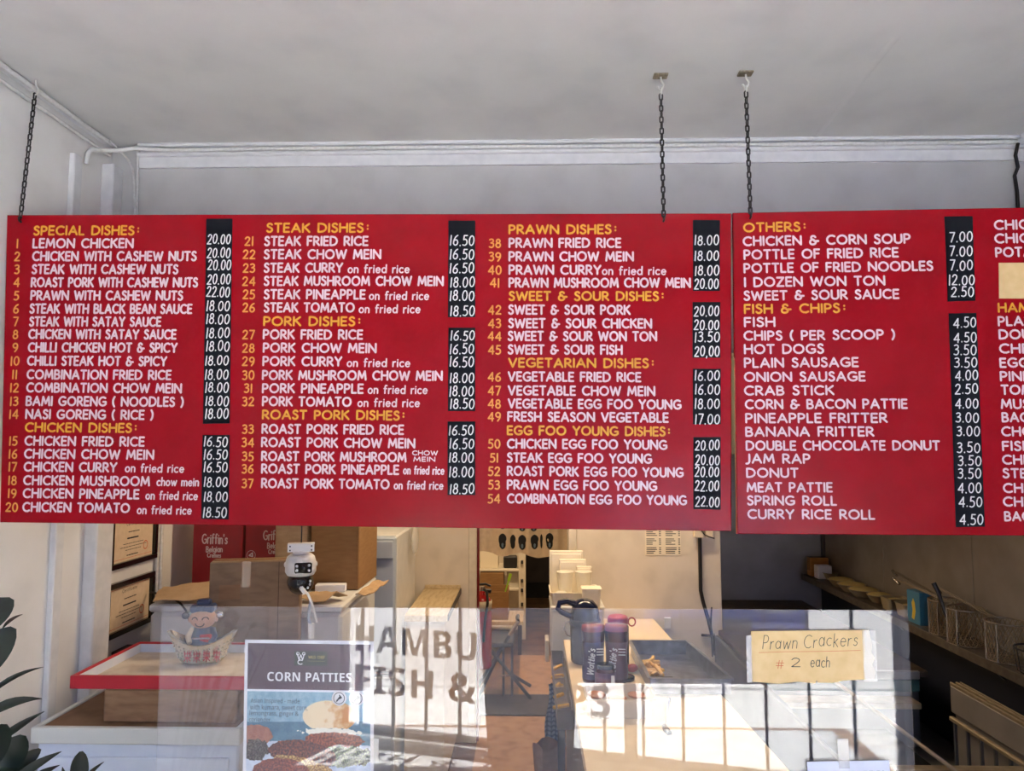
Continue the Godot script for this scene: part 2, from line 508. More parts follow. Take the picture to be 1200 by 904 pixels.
# corners of each black strip (top left, top right, bottom left, bottom right), then price | baseline
const STRIPS_ONE := [
	[242, 256.5, 272.5, 256.5, 238, 497, 269.3, 496.5, "20.00|286 20.00|302.3 20.00|316.8 20.00|333.3 22.00|348.3 18.00|364.5 18.00|380 18.00|396.3 18.00|411.6 18.00|428 18.00|445 18.00|460 18.00|476 18.00|490.5"],
	[237.5, 510, 269.3, 510, 236, 608.5, 268, 609, "16.50|523.5 16.50|538.7 16.50|553.7 18.00|570.6 18.00|588.3 18.50|606.4"],
	[525.5, 258.7, 557, 258.7, 525, 372, 557, 372, "16.50|288.3 16.50|304.5 16.50|320.5 18.00|337 18.00|352.5 18.50|370.5"],
	[525.5, 384.3, 557, 384.3, 525, 482, 557, 482, "16.50|399.2 16.50|415 16.50|430 18.00|448.8 18.00|464.5 18.50|479.2"],
	[524.5, 494.2, 557, 494.2, 524.5, 580.5, 557, 580.5, "16.50|510 16.50|526.2 18.00|541.8 18.00|559.2 18.50|578.8"],
	[812, 258.2, 843.5, 258.2, 812, 341.2, 843.5, 341.2, "18.00|287.5 18.00|305.5 18.00|323 20.00|338.8"],
	[811.5, 354.2, 844, 354.2, 811.5, 419.5, 844, 419.5, "20.00|370.8 20.00|387 13.50|401.2 20,00|418"],
	[812, 432.5, 844.5, 432.5, 812, 497.5, 844.5, 497.5, "16.00|446.2 16.00|462.5 18.00|479.2 17.00|497"],
	[812.5, 512.5, 844.5, 512.5, 812.5, 597, 844.5, 597.5, "20.00|527.5 20.00|545 20.00|558.8 22.00|575.5 22.00|593.8"]]
const STRIPS_TWO := [
	[1106.5, 254, 1139.5, 253.5, 1110.5, 353.5, 1143, 352.5, "7.00|283.8 7.00|300.7 7.00|317.3 12.00|334.8 2.50|348.5"],
	[1111.5, 367.5, 1144, 367, 1120, 618, 1154, 617.5, "4.50|384.4 4.50|401.9 3.50|416.5 3.50|431 4.00|446 2.50|462 4.00|479 3.00|495.6 3.00|511 3.50|530.6 3.50|546 3.50|561.2 4.00|578.2 4.50|594.2 4.50|615.2"]]

func board(label: String, o: Vector3, nrm: Vector3, corner: Array, columns: Array, strips: Array) -> Node3D:
	var at_px := func(p: Vector2, lift := 0.0) -> Vector3: return on_plane(p.x, p.y, o, nrm) + nrm * lift
	var tl: Vector3 = at_px.call(corner[0])
	var tr: Vector3 = at_px.call(corner[1])
	var bl: Vector3 = at_px.call(corner[2])
	var br: Vector3 = at_px.call(corner[3])
	var b := thing("menu_board", label, "menu board", (bl + br) * 0.5, 0.0, "hanging menu boards")
	var base := b.position
	var mb := MB.new()
	mb.t = Transform3D(Basis(), -base)
	# a sheet of 16 mm board whose edges are eased by 2 mm
	var th := 0.016
	var f := [bl, br, tr, tl]
	var mid := (bl + br + tr + tl) * 0.25
	var inner := []
	var rim := []
	var back := []
	for p in f:
		inner.append(p + (mid - p).normalized() * 0.003)
		rim.append(p - nrm * 0.002)
		back.append(p - nrm * th)
	mb.quad(inner[0], inner[1], inner[2], inner[3], nrm)
	mb.quad(back[0], back[1], back[2], back[3], -nrm)
	for i in 4:
		var j := (i + 1) % 4
		var out: Vector3 = (f[i] + f[j]) * 0.5 - mid
		mb.quad(inner[i], inner[j], rim[j], rim[i], out + nrm)
		mb.quad(rim[i], rim[j], back[j], back[i], out)
	part(mb.mesh(), "board_panel", M.board, b)
	var white := MB.new()
	var yellow := MB.new()
	var orange := MB.new()
	var small := MB.new()
	for m in [white, yellow, orange, small]:
		m.t = Transform3D(Basis(), -base)
	var along := func(px: float, py: float) -> Array:
		var k := clampf((py - corner[0].y) / (corner[2].y - corner[0].y), 0, 1)
		var u := ((tr - tl).normalized() * (1 - k) + (br - bl).normalized() * k).normalized()
		var w := nrm.cross(u).normalized()
		var p: Vector3 = at_px.call(Vector2(px, py), 0.0006)
		return [p, u, w, (p - (at_px.call(Vector2(px, py - 10.0), 0.0006) as Vector3)).length() / 10.0]
	for c in columns:
		var number: int = c[1]
		for row in c[0]:
			var q: PackedStringArray = row.split("|")
			var s := q[0]
			var xs := float(q[1])
			var xe := float(q[2])
			var y := float(q[3])
			var a: Array = along.call(xs, y)
			var k: float = a[3]
			var wide: float = (xe - xs) * k * 0.998
			if s.begins_with("*"):
				letter(yellow, s.substr(1), a[0], a[1], a[2], 9.6 * k, wide - 2.2 * k, 2.3 * k, 0.0, 0.015)
			elif s.begins_with("~"):
				letter(small, s.substr(1), a[0], a[1], a[2], 9.2 * k, wide - 1.6 * k, 1.7 * k, 0.03, 0.01)
			elif s.begins_with("^"):
				letter(small, s.substr(1), a[0], a[1], a[2], 4.8 * k, wide - 1.2 * k, 1.2 * k)
			else:
				letter(white, s, a[0], a[1], a[2], 9.9 * k, wide - 2.3 * k, 2.3 * k, 0.0, 0.012)
				if number > 0:
					var t := str(number)
					var cx: float = c[2] - (y - 290.0) * c[3]
					var wpx := text_units(t) * 11.0
					var e: Array = along.call(cx - wpx * 0.5, y)
					letter(orange, t, e[0], e[1], e[2], 9.8 * k, wpx * k, 1.8 * k, 0.0, 0.02)
					number += 1
	part(white.mesh(), "dish_lettering", M.paint_white, b, "pinkish white brush lettering")
	if small.v.size():
		part(small.mesh(), "small_lettering", M.paint_white, b)
	part(yellow.mesh(), "heading_lettering", M.paint_yellow, b, "yellow brush lettering of the headings")
	if orange.v.size():
		part(orange.mesh(), "number_lettering", M.paint_orange, b, "orange item numbers")
	for s in strips:
		var p := []
		for i in 4:
			p.append(at_px.call(Vector2(s[i * 2], s[i * 2 + 1]), 0.0012) - base)
		var sm := MB.new()
		var low := -nrm * 0.0011
		sm.quad(p[2], p[3], p[1], p[0], nrm)
		for e in [[0, 1], [1, 3], [3, 2], [2, 0]]:
			sm.quad(p[e[0]], p[e[1]], p[e[1]] + low, p[e[0]] + low, (p[e[0]] + p[e[1]]) * 0.5 - (p[0] + p[3]) * 0.5)
		var strip := part(sm.mesh(), "price_strip", M.black_strip, b, "matt black strip with chalked prices")
		var pr := MB.new()
		pr.t = Transform3D(Basis(), -base)
		for item in str(s[8]).split(" "):
			var q := item.split("|")
			var y := float(q[1])
			var k := clampf((y - s[1]) / (s[5] - s[1]), 0, 1)
			var l := lerpf(s[0], s[4], k)
			var r := lerpf(s[2], s[6], k)
			var four: bool = q[0].length() < 5
			var a: Array = along.call(l + (4.5 if four else 2.2) + rng.randf_range(-0.6, 0.6), y + 0.5)
			var px: float = a[3]
			letter(pr, q[0], a[0] + nrm * 0.001, a[1], a[2], 11.2 * px, (r - l - (8.0 if four else 4.6)) * px, 1.45 * px, 0.08, 0.05)
		part(pr.mesh(), "price_lettering", M.chalk, strip)
	return b

func boards() -> void:
	var n1 := (Basis(Vector3.UP, -0.0089) * Basis(Vector3.RIGHT, 0.0)) * Vector3(0, 0, 1)
	var b1 := board("wide red menu board listing special, steak, pork and prawn dishes, hung by chains", at(430, 435, 2.09), n1,
		[Vector2(8, 252), Vector2(857, 250), Vector2(-0.5, 612.5), Vector2(857.3, 622.8)],
		[[COLUMN_A, 1, 20.3, 0.021], [COLUMN_B, 21, 291.8, 0.006], [COLUMN_C, 38, 579.8, 0.003]], STRIPS_ONE)
	var n2 := Basis(Vector3.UP, -0.03) * Vector3(0, 0, 1)
	var b2 := board("red menu board listing others and fish and chips, beside the wider one", at(864, 435, 2.085), n2,
		[Vector2(859, 249.4), Vector2(1325, 240.8), Vector2(864, 626.2), Vector2(1342, 628.8)],
		[[COLUMN_D, 0, 0, 0]], STRIPS_TWO)
	# a blank card pasted over some lines
	var o2 := at(864, 435, 2.085)
	var c := []
	for p in [Vector2(1170.5, 350), Vector2(1262, 350.5), Vector2(1262, 308), Vector2(1170, 308.5)]:
		c.append(on_plane(p.x, p.y, o2, n2))
	var mb := MB.new()
	var base: Vector3 = c[0]
	mb.t = Transform3D(Basis(), -base)
	var lift := n2 * 0.003
	mb.quad(c[0] + lift, c[1] + lift, c[2] + lift, c[3] + lift, n2)
	for i in 4:
		var j := (i + 1) % 4
		mb.quad(c[i] + lift, c[j] + lift, c[j] + n2 * 0.0008, c[i] + n2 * 0.0008, (c[i] + c[j]) * 0.5 - (c[0] + c[2]) * 0.5)
	one(mb.mesh(), "blank_card", M.card, "blank tan card pasted over lines of the right menu board", "card", base)
	# chains: from a hook in the ceiling to a hole at the top of the board
	chain(on_x(42, 94, WALL_L + 0.052), on_plane(25, 257, at(430, 435, 2.09), n1), 0.0, "dark chain by the left wall holding the wide menu board", false)
	chain(on_h(774, 88, CEIL), on_plane(777.5, 256, at(430, 435, 2.09), n1), 0.2, "dark chain at the right end of the wide menu board", true)
	chain(on_h(873.5, 85, CEIL), on_plane(879, 252.5, o2, n2), 0.2, "dark chain holding the narrower right menu board", true)

func link_mesh(len_: float, wide: float, r: float) -> ArrayMesh:
	var pts := []
	var h := len_ * 0.5 - wide * 0.5
	for i in 16:
		var a := TAU * i / 16.0
		pts.append(Vector3(cos(a) * (wide * 0.5 - r), sin(a) * (wide * 0.5 - r) + (h if sin(a) >= 0 else -h), 0))
	return MB.new().tube(pts, r, 6, true).mesh()

func chain(top: Vector3, hole: Vector3, turn: float, label: String, plate: bool) -> void:
	var c := thing("hanging_chain", label, "chain", top, 0.0, "chains that carry the menu boards")
	if plate:
		part(bx(Vector3(0.042, 0.006, 0.03), 0.0015, Vector3(0, -0.003, 0)), "ceiling_plate", M.old_plate, c)
	var hook := [Vector3(0, 0, 0), Vector3(0.002, -0.018, 0), Vector3(0.009, -0.03, 0), Vector3(0.006, -0.044, 0), Vector3(-0.004, -0.046, 0), Vector3(-0.009, -0.036, 0)]
	part(MB.new().tube(hook, 0.003, 6).mesh(), "hook", M.paint_old, c)
	var a := top + Vector3(0, -0.042, 0)
	var b := hole + Vector3(0, 0.004, 0.004)
	var d := (b - a)
	var count := int(round(d.length() / 0.0185))
	var step := d / count
	var y := -step.normalized()
	var x := y.cross(Vector3(sin(turn), 0, cos(turn))).normalized()
	var z := x.cross(y)
	for i in count:
		var o := part(M.link, "link", M.paint_old if i < 1 and plate else M.chain_steel, c)
		var flip := i % 2 == 0
		o.transform = Transform3D(Basis(z if flip else x, y, -x if flip else z), a + step * (i + 0.5) - top)
	var eye := [Vector3(0, 0.004, -0.012), Vector3(0, 0.006, 0.004), Vector3(0, 0.002, 0.011), Vector3(0, -0.006, 0.009), Vector3(0, -0.009, 0.0)]
	for i in eye.size():
		eye[i] += hole - top
	part(MB.new().tube(eye, 0.0032, 6).mesh(), "screw_eye", M.chain_steel, c)


# ---------------------------------------------------------------- the room
func room() -> void:
	# floor, ceilings
	struct(slab(v3(WALL_L - 0.1, -0.12, 1.3), v3(WALL_R + 0.1, 0, -9.2)), "floor", M.floor)
	struct(slab(v3(WALL_L, 0, 1.25), v3(WALL_R, 0.004, -1.9)), "floor", M.vinyl)
	struct(slab(v3(WALL_L - 0.1, CEIL, 1.3), v3(WALL_R + 0.1, CEIL + 0.12, -2.7)), "ceiling", M.ceiling)
	struct(slab(v3(WALL_L - 0.1, 2.5, -2.7), v3(WALL_R + 0.1, 2.62, -9.2)), "ceiling", M.kitchen_ceiling)
	# side walls
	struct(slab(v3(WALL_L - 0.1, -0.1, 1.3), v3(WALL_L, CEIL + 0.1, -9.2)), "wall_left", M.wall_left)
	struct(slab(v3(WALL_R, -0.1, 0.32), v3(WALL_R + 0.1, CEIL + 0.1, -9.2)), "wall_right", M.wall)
	# bulkhead above the servery
	struct(slab(v3(WALL_L, 1.98, -2.62), v3(WALL_R, CEIL, -2.74), 0.003), "wall_bulkhead", M.wall)
	struct(slab(v3(WALL_L, 0, -4.33), v3(-0.313, 2.5, -4.43), 0.004), "wall_back", M.kitchen_wall)
	struct(slab(v3(0.19, 0, -3.6), v3(0.9, 2.5, -3.7), 0.004), "wall_servery", M.kitchen_wall)
	struct(slab(v3(0.9, 0, -4.33), v3(WALL_R, 2.5, -4.43), 0.003), "wall_range", M.steel_grey)
	struct(slab(v3(0.9, 0, -4.43), v3(1.0, 2.5, -7.06), 0.003), "wall_store", M.kitchen_wall)
	struct(slab(v3(WALL_L, 0, -7.06), v3(-0.05, 2.5, -7.16), 0.003), "wall_far", M.kitchen_wall)
	struct(slab(v3(0.42, 0, -7.06), v3(1.0, 2.5, -7.16), 0.003), "wall_far", M.kitchen_wall)
	struct(slab(v3(-0.05, 2.05, -7.06), v3(0.42, 2.5, -7.16), 0.003), "wall_far", M.kitchen_wall)
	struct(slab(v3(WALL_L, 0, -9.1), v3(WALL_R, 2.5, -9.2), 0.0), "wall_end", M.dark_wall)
	# stainless lining of the range wall
	var lin := Node3D.new()
	lin.name = "wall_lining"
	add_child(lin)
	lin.set_meta("kind", "structure")
	for i in 4:
		var z0 := -4.33 + i * 0.72
		part(slab(v3(1.66, 0.93, z0 + 0.002), v3(1.69, 2.3, minf(z0 + 0.718, -1.5)), 0.002), "steel_sheet", M.steel_brown, lin)
	part(slab(v3(1.64, 0.0, -4.33), v3(1.69, 0.925, -1.5), 0.002), "under_shelf_shade", M.navy_panel, lin)  # navy sheet paints in the shaded void below the shelf
	part(slab(v3(1.69, 0.0, -4.33), v3(WALL_R, 2.3, -1.5), 0.002), "backing", M.steel_grey, lin)
	part(slab(v3(1.645, 0.3, -4.33), v3(1.66, 2.3, -4.30), 0.002), "corner_angle", M.steel_dark, lin)
	# pilaster, strip and reveal on the left wall where the bulkhead lands
	struct(slab(v3(WALL_L, 0, -2.56), v3(WALL_L + 0.045, 2.665, -2.665), 0.004), "trim_1", M.trim)
	struct(slab(v3(WALL_L, 0, -2.375), v3(WALL_L + 0.02, 2.63, -2.42), 0.003), "trim_2", M.trim)
	# cornice of the bulkhead: flat board with a bead
	var cor := PackedVector2Array([Vector2(0, 0), Vector2(0.03, 0), Vector2(0.032, -0.006), Vector2(0.028, -0.011), Vector2(0.006, -0.012), Vector2(0.006, -0.032), Vector2(0.026, -0.033), Vector2(0.028, -0.038), Vector2(0.024, -0.044), Vector2(0.013, -0.046), Vector2(0.011, -0.084), Vector2(0, -0.084)])
	var cm := MB.new()
	cm.t = Transform3D(Basis(Vector3(0, 0, 1), Vector3(0, 1, 0), Vector3(-1, 0, 0)), Vector3(0, CEIL, -2.62))
	cm.prism(cor, 1.42, -WALL_R)
	struct(cm.mesh(), "trim_3", M.trim)
	var side := MB.new()
	side.t = Transform3D(Basis(), Vector3(WALL_L, CEIL, 0))
	side.prism(PackedVector2Array([Vector2(0, 0), Vector2(0.012, 0), Vector2(0.01, -0.01), Vector2(0, -0.012)]), -2.62, 1.2)
	struct(side.mesh(), "trim_4", M.trim)
	var right := MB.new()
	right.t = Transform3D(Basis(Vector3(-1, 0, 0), Vector3(0, 1, 0), Vector3(0, 0, -1)), Vector3(WALL_R, CEIL, 0))
	right.prism(PackedVector2Array([Vector2(0, 0), Vector2(0.03, 0), Vector2(0.026, -0.014), Vector2(0.012, -0.03), Vector2(0, -0.034)]), 2.62, -0.2)
	struct(right.mesh(), "trim_5", M.trim)
	# door jamb at the left end of the servery wall, corner bead of the back wall
	struct(slab(v3(0.182, 0, -3.59), v3(0.222, 2.1, -3.72), 0.004), "trim_6", M.trim_cream)
	struct(slab(v3(-0.352, 0, -4.325), v3(-0.305, 2.5, -4.44), 0.004), "trim_7", M.trim_cream)
	struct(slab(v3(-0.306, 0.0, -4.345), v3(-0.292, 2.3, -4.37), 0.003), "trim_8", M.red_dark)
	# joints of the ceiling sheets
	for e in [[1052, 42, 953, 164]]:
		var a0 := on_h(e[0], e[1], CEIL)
		var a1 := on_h(e[2], e[3], CEIL)
		var jm := MB.new()
		var dir := (a1 - a0).normalized()
		var sd := dir.cross(Vector3.UP) * (0.004 if e[0] > 1000 else 0.0025)
		var dn := Vector3(0, -0.0018, 0)
		jm.quad(a0 - sd + dn, a0 + sd + dn, a1 + sd + dn, a1 - sd + dn, Vector3.DOWN)
		jm.quad(a0 - sd + dn, a1 - sd + dn, a1 - sd * 3.0, a0 - sd * 3.0, Vector3.DOWN)
		jm.quad(a0 + sd + dn, a1 + sd + dn, a1 + sd * 3.0, a0 + sd * 3.0, Vector3.DOWN)
		struct(jm.mesh(), "trim_9", M.ceiling)
	# cables
	var A := func(px: float, py: float, d: float) -> Vector3: return at(px, py, d)
	var run := []
	for k in [[0.9, 0.0], [-0.4, 0.004], [-1.2, 0.0], [-1.95, 0.003], [-2.15, 0.0], [-2.4, 0.004], [-2.585, 0.0]]:
		run.append(Vector3(WALL_L + 0.03 + k[1] * 0.6, CEIL - 0.014 - k[1] * 0.6, k[0]))
	one(MB.new().tube(run, 0.0085, 8).mesh(), "electrical_cable", M.cable_white, "white cable clipped along the top of the left wall", "cable")
	run = []
	for k in [[0.9, 0.0], [-0.6, 0.005], [-1.4, -0.002], [-2.0, 0.004], [-2.3, -0.003], [-2.585, 0.0]]:
		run.append(Vector3(WALL_L + 0.012 + k[1] * 0.5, CEIL - 0.046 - k[1] * 0.5, k[0]))
	one(MB.new().tube(run, 0.0065, 8).mesh(), "electrical_cable", M.cable_white, "thinner white cable below the one along the left wall", "cable")
	run = [on_x(101, 192, WALL_L + 0.012), on_x(103, 180, WALL_L + 0.02), on_x(107, 175, WALL_L + 0.03), at(120, 176.5, 2.5), at(138, 176.5, 2.54), at(155, 174, 2.565)]
	for px in [200, 300, 420, 560, 700, 840, 980, 1100, 1192]:
		run.append(Vector3(at(px, 172, 2.6).x, CEIL - 0.0215 + sin(px * 0.05) * 0.001, -2.601))
	one(MB.new().tube(run, 0.0075, 8).mesh(), "electrical_cable", M.cable_white, "long white cable running along the cornice above the menu boards", "cable")
	run = [at(128, 165, 2.52), at(136, 173, 2.55), at(144, 180, 2.58), at(150, 187, 2.6), at(155, 197, 2.606), at(157, 210, 2.607), at(157.5, 235, 2.607), at(158, 262, 2.607)]
	one(MB.new().tube(run, 0.0045, 6).mesh(), "electrical_cable", M.cable_white, "white cable curving down into the corner behind the menu board", "cable")
	run = [at(160, 171, 2.57), at(161, 180, 2.6), at(161.5, 200, 2.607), at(160.5, 230, 2.607), at(160, 262, 2.607)]
	one(MB.new().tube(run, 0.0045, 6).mesh(), "electrical_cable", M.cable_white, "straight white cable dropping from the cornice beside the corner", "cable")
	run = [at(1193, 168, 2.57), at(1190, 182, 2.6), at(1193, 196, 2.6), at(1189, 206, 2.605), at(1192, 225, 2.607), at(1194, 262, 2.607)]
	one(MB.new().tube(run, 0.006, 6).mesh(), "electrical_cable", M.black_rubber, "dark frayed cable dropping at the right end of the bulkhead", "cable")
	# skirting of the left wall
	struct(slab(v3(WALL_L, 0, 1.1), v3(WALL_L + 0.015, 0.1, -4.3), 0.003), "baseboard_left", M.trim)


# ---------------------------------------------------------------- shop window behind the camera and the street
const WIN_Z := 0.75
const WIN_TAN := 0.268

func win(px: float, py: float) -> Vector3:     # where the screen mirrors the shop window at that place
	var r := ray(px, py)
	# mirrored ray: z runs on behind the camera; z_real = depth - 2 * |SCREEN_Z|
	var k := r.x / -r.z
	var d := (WIN_Z - 2.0 * SCREEN_Z) / (1.0 + WIN_TAN * k)
	var p := EYE + r * (-d / r.z)
	return Vector3(p.x, p.y, WIN_Z - WIN_TAN * p.x)

func shopfront() -> void:
	var turn := atan(WIN_TAN)
	var frame := Transform3D(Basis(Vector3.UP, turn), Vector3(0, 0, WIN_Z))     # local x runs along the front, z outwards
	var u0 := -1.62
	var u1 := 1.9
	var w_l := -1.12          # left edge of the glazing
	var w_r := 1.78
	var wall := func(a: Vector3, b: Vector3, called: String, m: Material) -> void:
		var o := struct(slab(a, b, 0.004), called, m)
		o.transform = frame
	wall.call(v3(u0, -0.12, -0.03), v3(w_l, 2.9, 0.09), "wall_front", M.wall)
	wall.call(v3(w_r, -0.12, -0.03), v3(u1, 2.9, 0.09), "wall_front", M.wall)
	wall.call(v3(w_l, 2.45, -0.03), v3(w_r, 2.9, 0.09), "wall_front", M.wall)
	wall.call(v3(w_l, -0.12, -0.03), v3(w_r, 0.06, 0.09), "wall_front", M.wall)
	var w := Node3D.new()
	w.name = "window_1"
	add_child(w)
	w.transform = frame
	w.set_meta("kind", "structure")
	w.set_meta("label", "shop window with vertical bars and lettering behind the photographer")
	var xs := [w_l, 0.52, w_r]
	for x in xs:
		var wd := 0.03 if x != 0.52 else 0.03
		part(slab(v3(x - wd, 0.06, 0.0), v3(x + wd, 2.45, 0.06), 0.004), "window_frame", M.frame_dark, w)
	for y in [0.075, 2.435]:
		part(slab(v3(w_l, y - 0.015, 0.0), v3(w_r, y + 0.015, 0.06), 0.004), "window_frame", M.frame_dark, w)
	for i in 2:
		part(slab(v3(xs[i] + 0.03, 0.09, 0.028), v3(xs[i + 1] - 0.03, 2.42, 0.034)), "pane", M.window_glass, w)
	for i in 14:
		var x := w_l + 0.14 + i * 0.196
		if absf(x - 0.52) > 0.05:
			part(slab(v3(x - 0.008, 0.09, -0.012), v3(x + 0.008, 2.42, 0.004), 0.002), "bar", M.frame_dark, w)
	# lettering on the outside of the glass, to be read from the street
	var at_win := func(px: float, py: float) -> Vector3: return frame.affine_inverse() * win(px, py)
	var a: Vector3 = at_win.call(413, 766)
	var b: Vector3 = at_win.call(560, 784)
	var a2: Vector3 = at_win.call(412, 814)
	var b2: Vector3 = at_win.call(714, 848)
	var cap := 0.155
	var l1 := part(print_text("HAMBURGERS", (b.x - a.x) * 1.84, cap), "lettering", M.vinyl_grey, w)
	l1.position = Vector3(a.x, a.y, 0.036)
	var l2 := part(print_text("FISH & CHIPS", b2.x - a2.x, cap * 1.02), "lettering", M.vinyl_orange, w)
	l2.position = Vector3(a2.x, a2.y, 0.036)
	# the street
	one(slab(v3(-9, -0.3, 0.35), v3(9, -0.13, 2.5)), "footpath", M.concrete, "pale sunlit concrete footpath outside the shop window", "footpath").set_meta("kind", "structure")
	one(slab(v3(-14, -0.4, 2.5), v3(14, -0.22, 14)), "road", M.asphalt, "grey asphalt road beyond the footpath", "road").set_meta("kind", "structure")
	one(slab(v3(-9, -0.3, 2.4), v3(9, -0.115, 2.52), 0.02), "kerb", M.concrete, "concrete kerb between footpath and road", "kerb").set_meta("kind", "structure")
	var v := thing("verandah", "flat verandah roof over the footpath outside", "verandah", Vector3(0, 3.0, 1.2))
	part(slab(v3(-4.5, 0, -1.1), v3(4.5, 0.08, 0.75), 0.01), "roof", M.trim, v)
	part(slab(v3(-4.5, -0.18, 0.72), v3(4.5, 0.12, 0.78), 0.01), "fascia", M.trim, v)
	for x in [-3.9, 4.1]:
		part(slab(v3(x - 0.05, -3.1, 0.62), v3(x + 0.05, 0, 0.72), 0.006), "post", M.trim, v)
	var bld := thing("shop_building", "plain shop building across the road", "building", Vector3(0, -0.3, 14))
	part(slab(v3(-12, 0, 0), v3(12, 4.6, 5), 0.03), "wall", M.far_wall, bld)
	for i in 7:
		var wn := part(slab(v3(-10.4 + i * 3.2, 0.7, -0.03), v3(-8.4 + i * 3.2, 2.6, 0.02), 0.01), "window", M.trim, bld)
		part(slab(v3(-10.3 + i * 3.2, 0.8, -0.045), v3(-8.5 + i * 3.2, 2.5, -0.02)), "pane", M.far_glass, wn)
	car(Vector3(1.35, -0.22, 4.75))

func car(pos: Vector3) -> void:
	var c := thing("parked_car", "blue hatchback car parked nose first at the kerb outside", "car", pos, -PI / 2)
	var prof := PackedVector2Array([Vector2(-1.95, 0.28), Vector2(-1.98, 0.5), Vector2(-1.9, 0.72), Vector2(-1.2, 0.86), Vector2(-0.95, 0.9), Vector2(1.75, 0.95), Vector2(1.92, 0.8), Vector2(1.95, 0.35), Vector2(1.85, 0.22), Vector2(1.62, 0.2), Vector2(1.58, 0.42), Vector2(1.4, 0.6), Vector2(1.1, 0.6), Vector2(0.92, 0.42), Vector2(0.88, 0.2), Vector2(-0.88, 0.2), Vector2(-0.92, 0.42), Vector2(-1.1, 0.6), Vector2(-1.4, 0.6), Vector2(-1.58, 0.42), Vector2(-1.62, 0.22)])
	part(MB.new().prism(prof, -0.82, 0.82).mesh(), "body", M.car_blue, c)
	var cab := PackedVector2Array([Vector2(-1.0, 0.88), Vector2(-0.35, 1.38), Vector2(0.2, 1.46), Vector2(1.2, 1.42), Vector2(1.7, 0.94)])
	var roof := MB.new()
	for i in cab.size() - 1:
		var p := cab[i]
		var q := cab[i + 1]
		for s in [-1.0, 1.0]:
			roof.quad(Vector3(p.x, p.y, s * (0.82 - (p.y - 0.88) * 0.3)), Vector3(q.x, q.y, s * (0.82 - (q.y - 0.88) * 0.3)), Vector3(q.x, 0.88, s * 0.82), Vector3(p.x, 0.88, s * 0.82), Vector3(0, 0.2, s))
		roof.quad(Vector3(p.x, p.y, -(0.82 - (p.y - 0.88) * 0.3)), Vector3(q.x, q.y, -(0.82 - (q.y - 0.88) * 0.3)), Vector3(q.x, q.y, 0.82 - (q.y - 0.88) * 0.3), Vector3(p.x, p.y, 0.82 - (p.y - 0.88) * 0.3), Vector3(0, 1, 0))
	part(roof.mesh(), "cabin", M.car_blue, c)
	part(slab(v3(-2.02, 0.2, -0.8), v3(-1.9, 0.4, 0.8), 0.03), "bumper", M.black_plastic, c)
	part(slab(v3(-1.995, 0.42, -0.4), v3(-1.92, 0.52, 0.4), 0.02), "grille", M.black_plastic, c)
	for s in [-1.0, 1.0]:
		part(MB.new().prism(PackedVector2Array([Vector2(-0.75, 0.95), Vector2(-0.28, 1.32), Vector2(0.3, 1.37), Vector2(0.3, 0.95)]), s * 0.77, s * 0.80).mesh(), "window", M.far_glass, c)
		part(MB.new().prism(PackedVector2Array([Vector2(0.38, 0.95), Vector2(0.38, 1.37), Vector2(1.15, 1.33), Vector2(1.5, 0.97)]), s * 0.77, s * 0.80).mesh(), "window", M.far_glass, c)
		part(bx(Vector3(0.1, 0.13, 0.34), 0.03, Vector3(-1.93, 0.62, s * 0.6)), "headlight", M.chrome, c)
		for x in [-1.25, 1.25]:
			var wheel := MB.new()
			wheel.t = Transform3D(Basis(Vector3.RIGHT, PI / 2), Vector3(x, 0.3, s * 0.74))
			wheel.lathe([Vector2(0, -0.1), Vector2(0.18, -0.1), Vector2(0.29, -0.09), Vector2(0.3, -0.05), Vector2(0.3, 0.05), Vector2(0.29, 0.09), Vector2(0.18, 0.1), Vector2(0, 0.1)], 20)
			var wo := part(wheel.mesh(), "wheel", M.black_rubber, c)
			var hub := MB.new()
			hub.t = Transform3D(Basis(Vector3.RIGHT, PI / 2), Vector3(x, 0.3, s * 0.74))
			hub.lathe([Vector2(0, -0.105), Vector2(0.17, -0.102), Vector2(0.17, 0.102), Vector2(0, 0.105)], 16)
			part(hub.mesh(), "hubcap", M.chrome, wo)


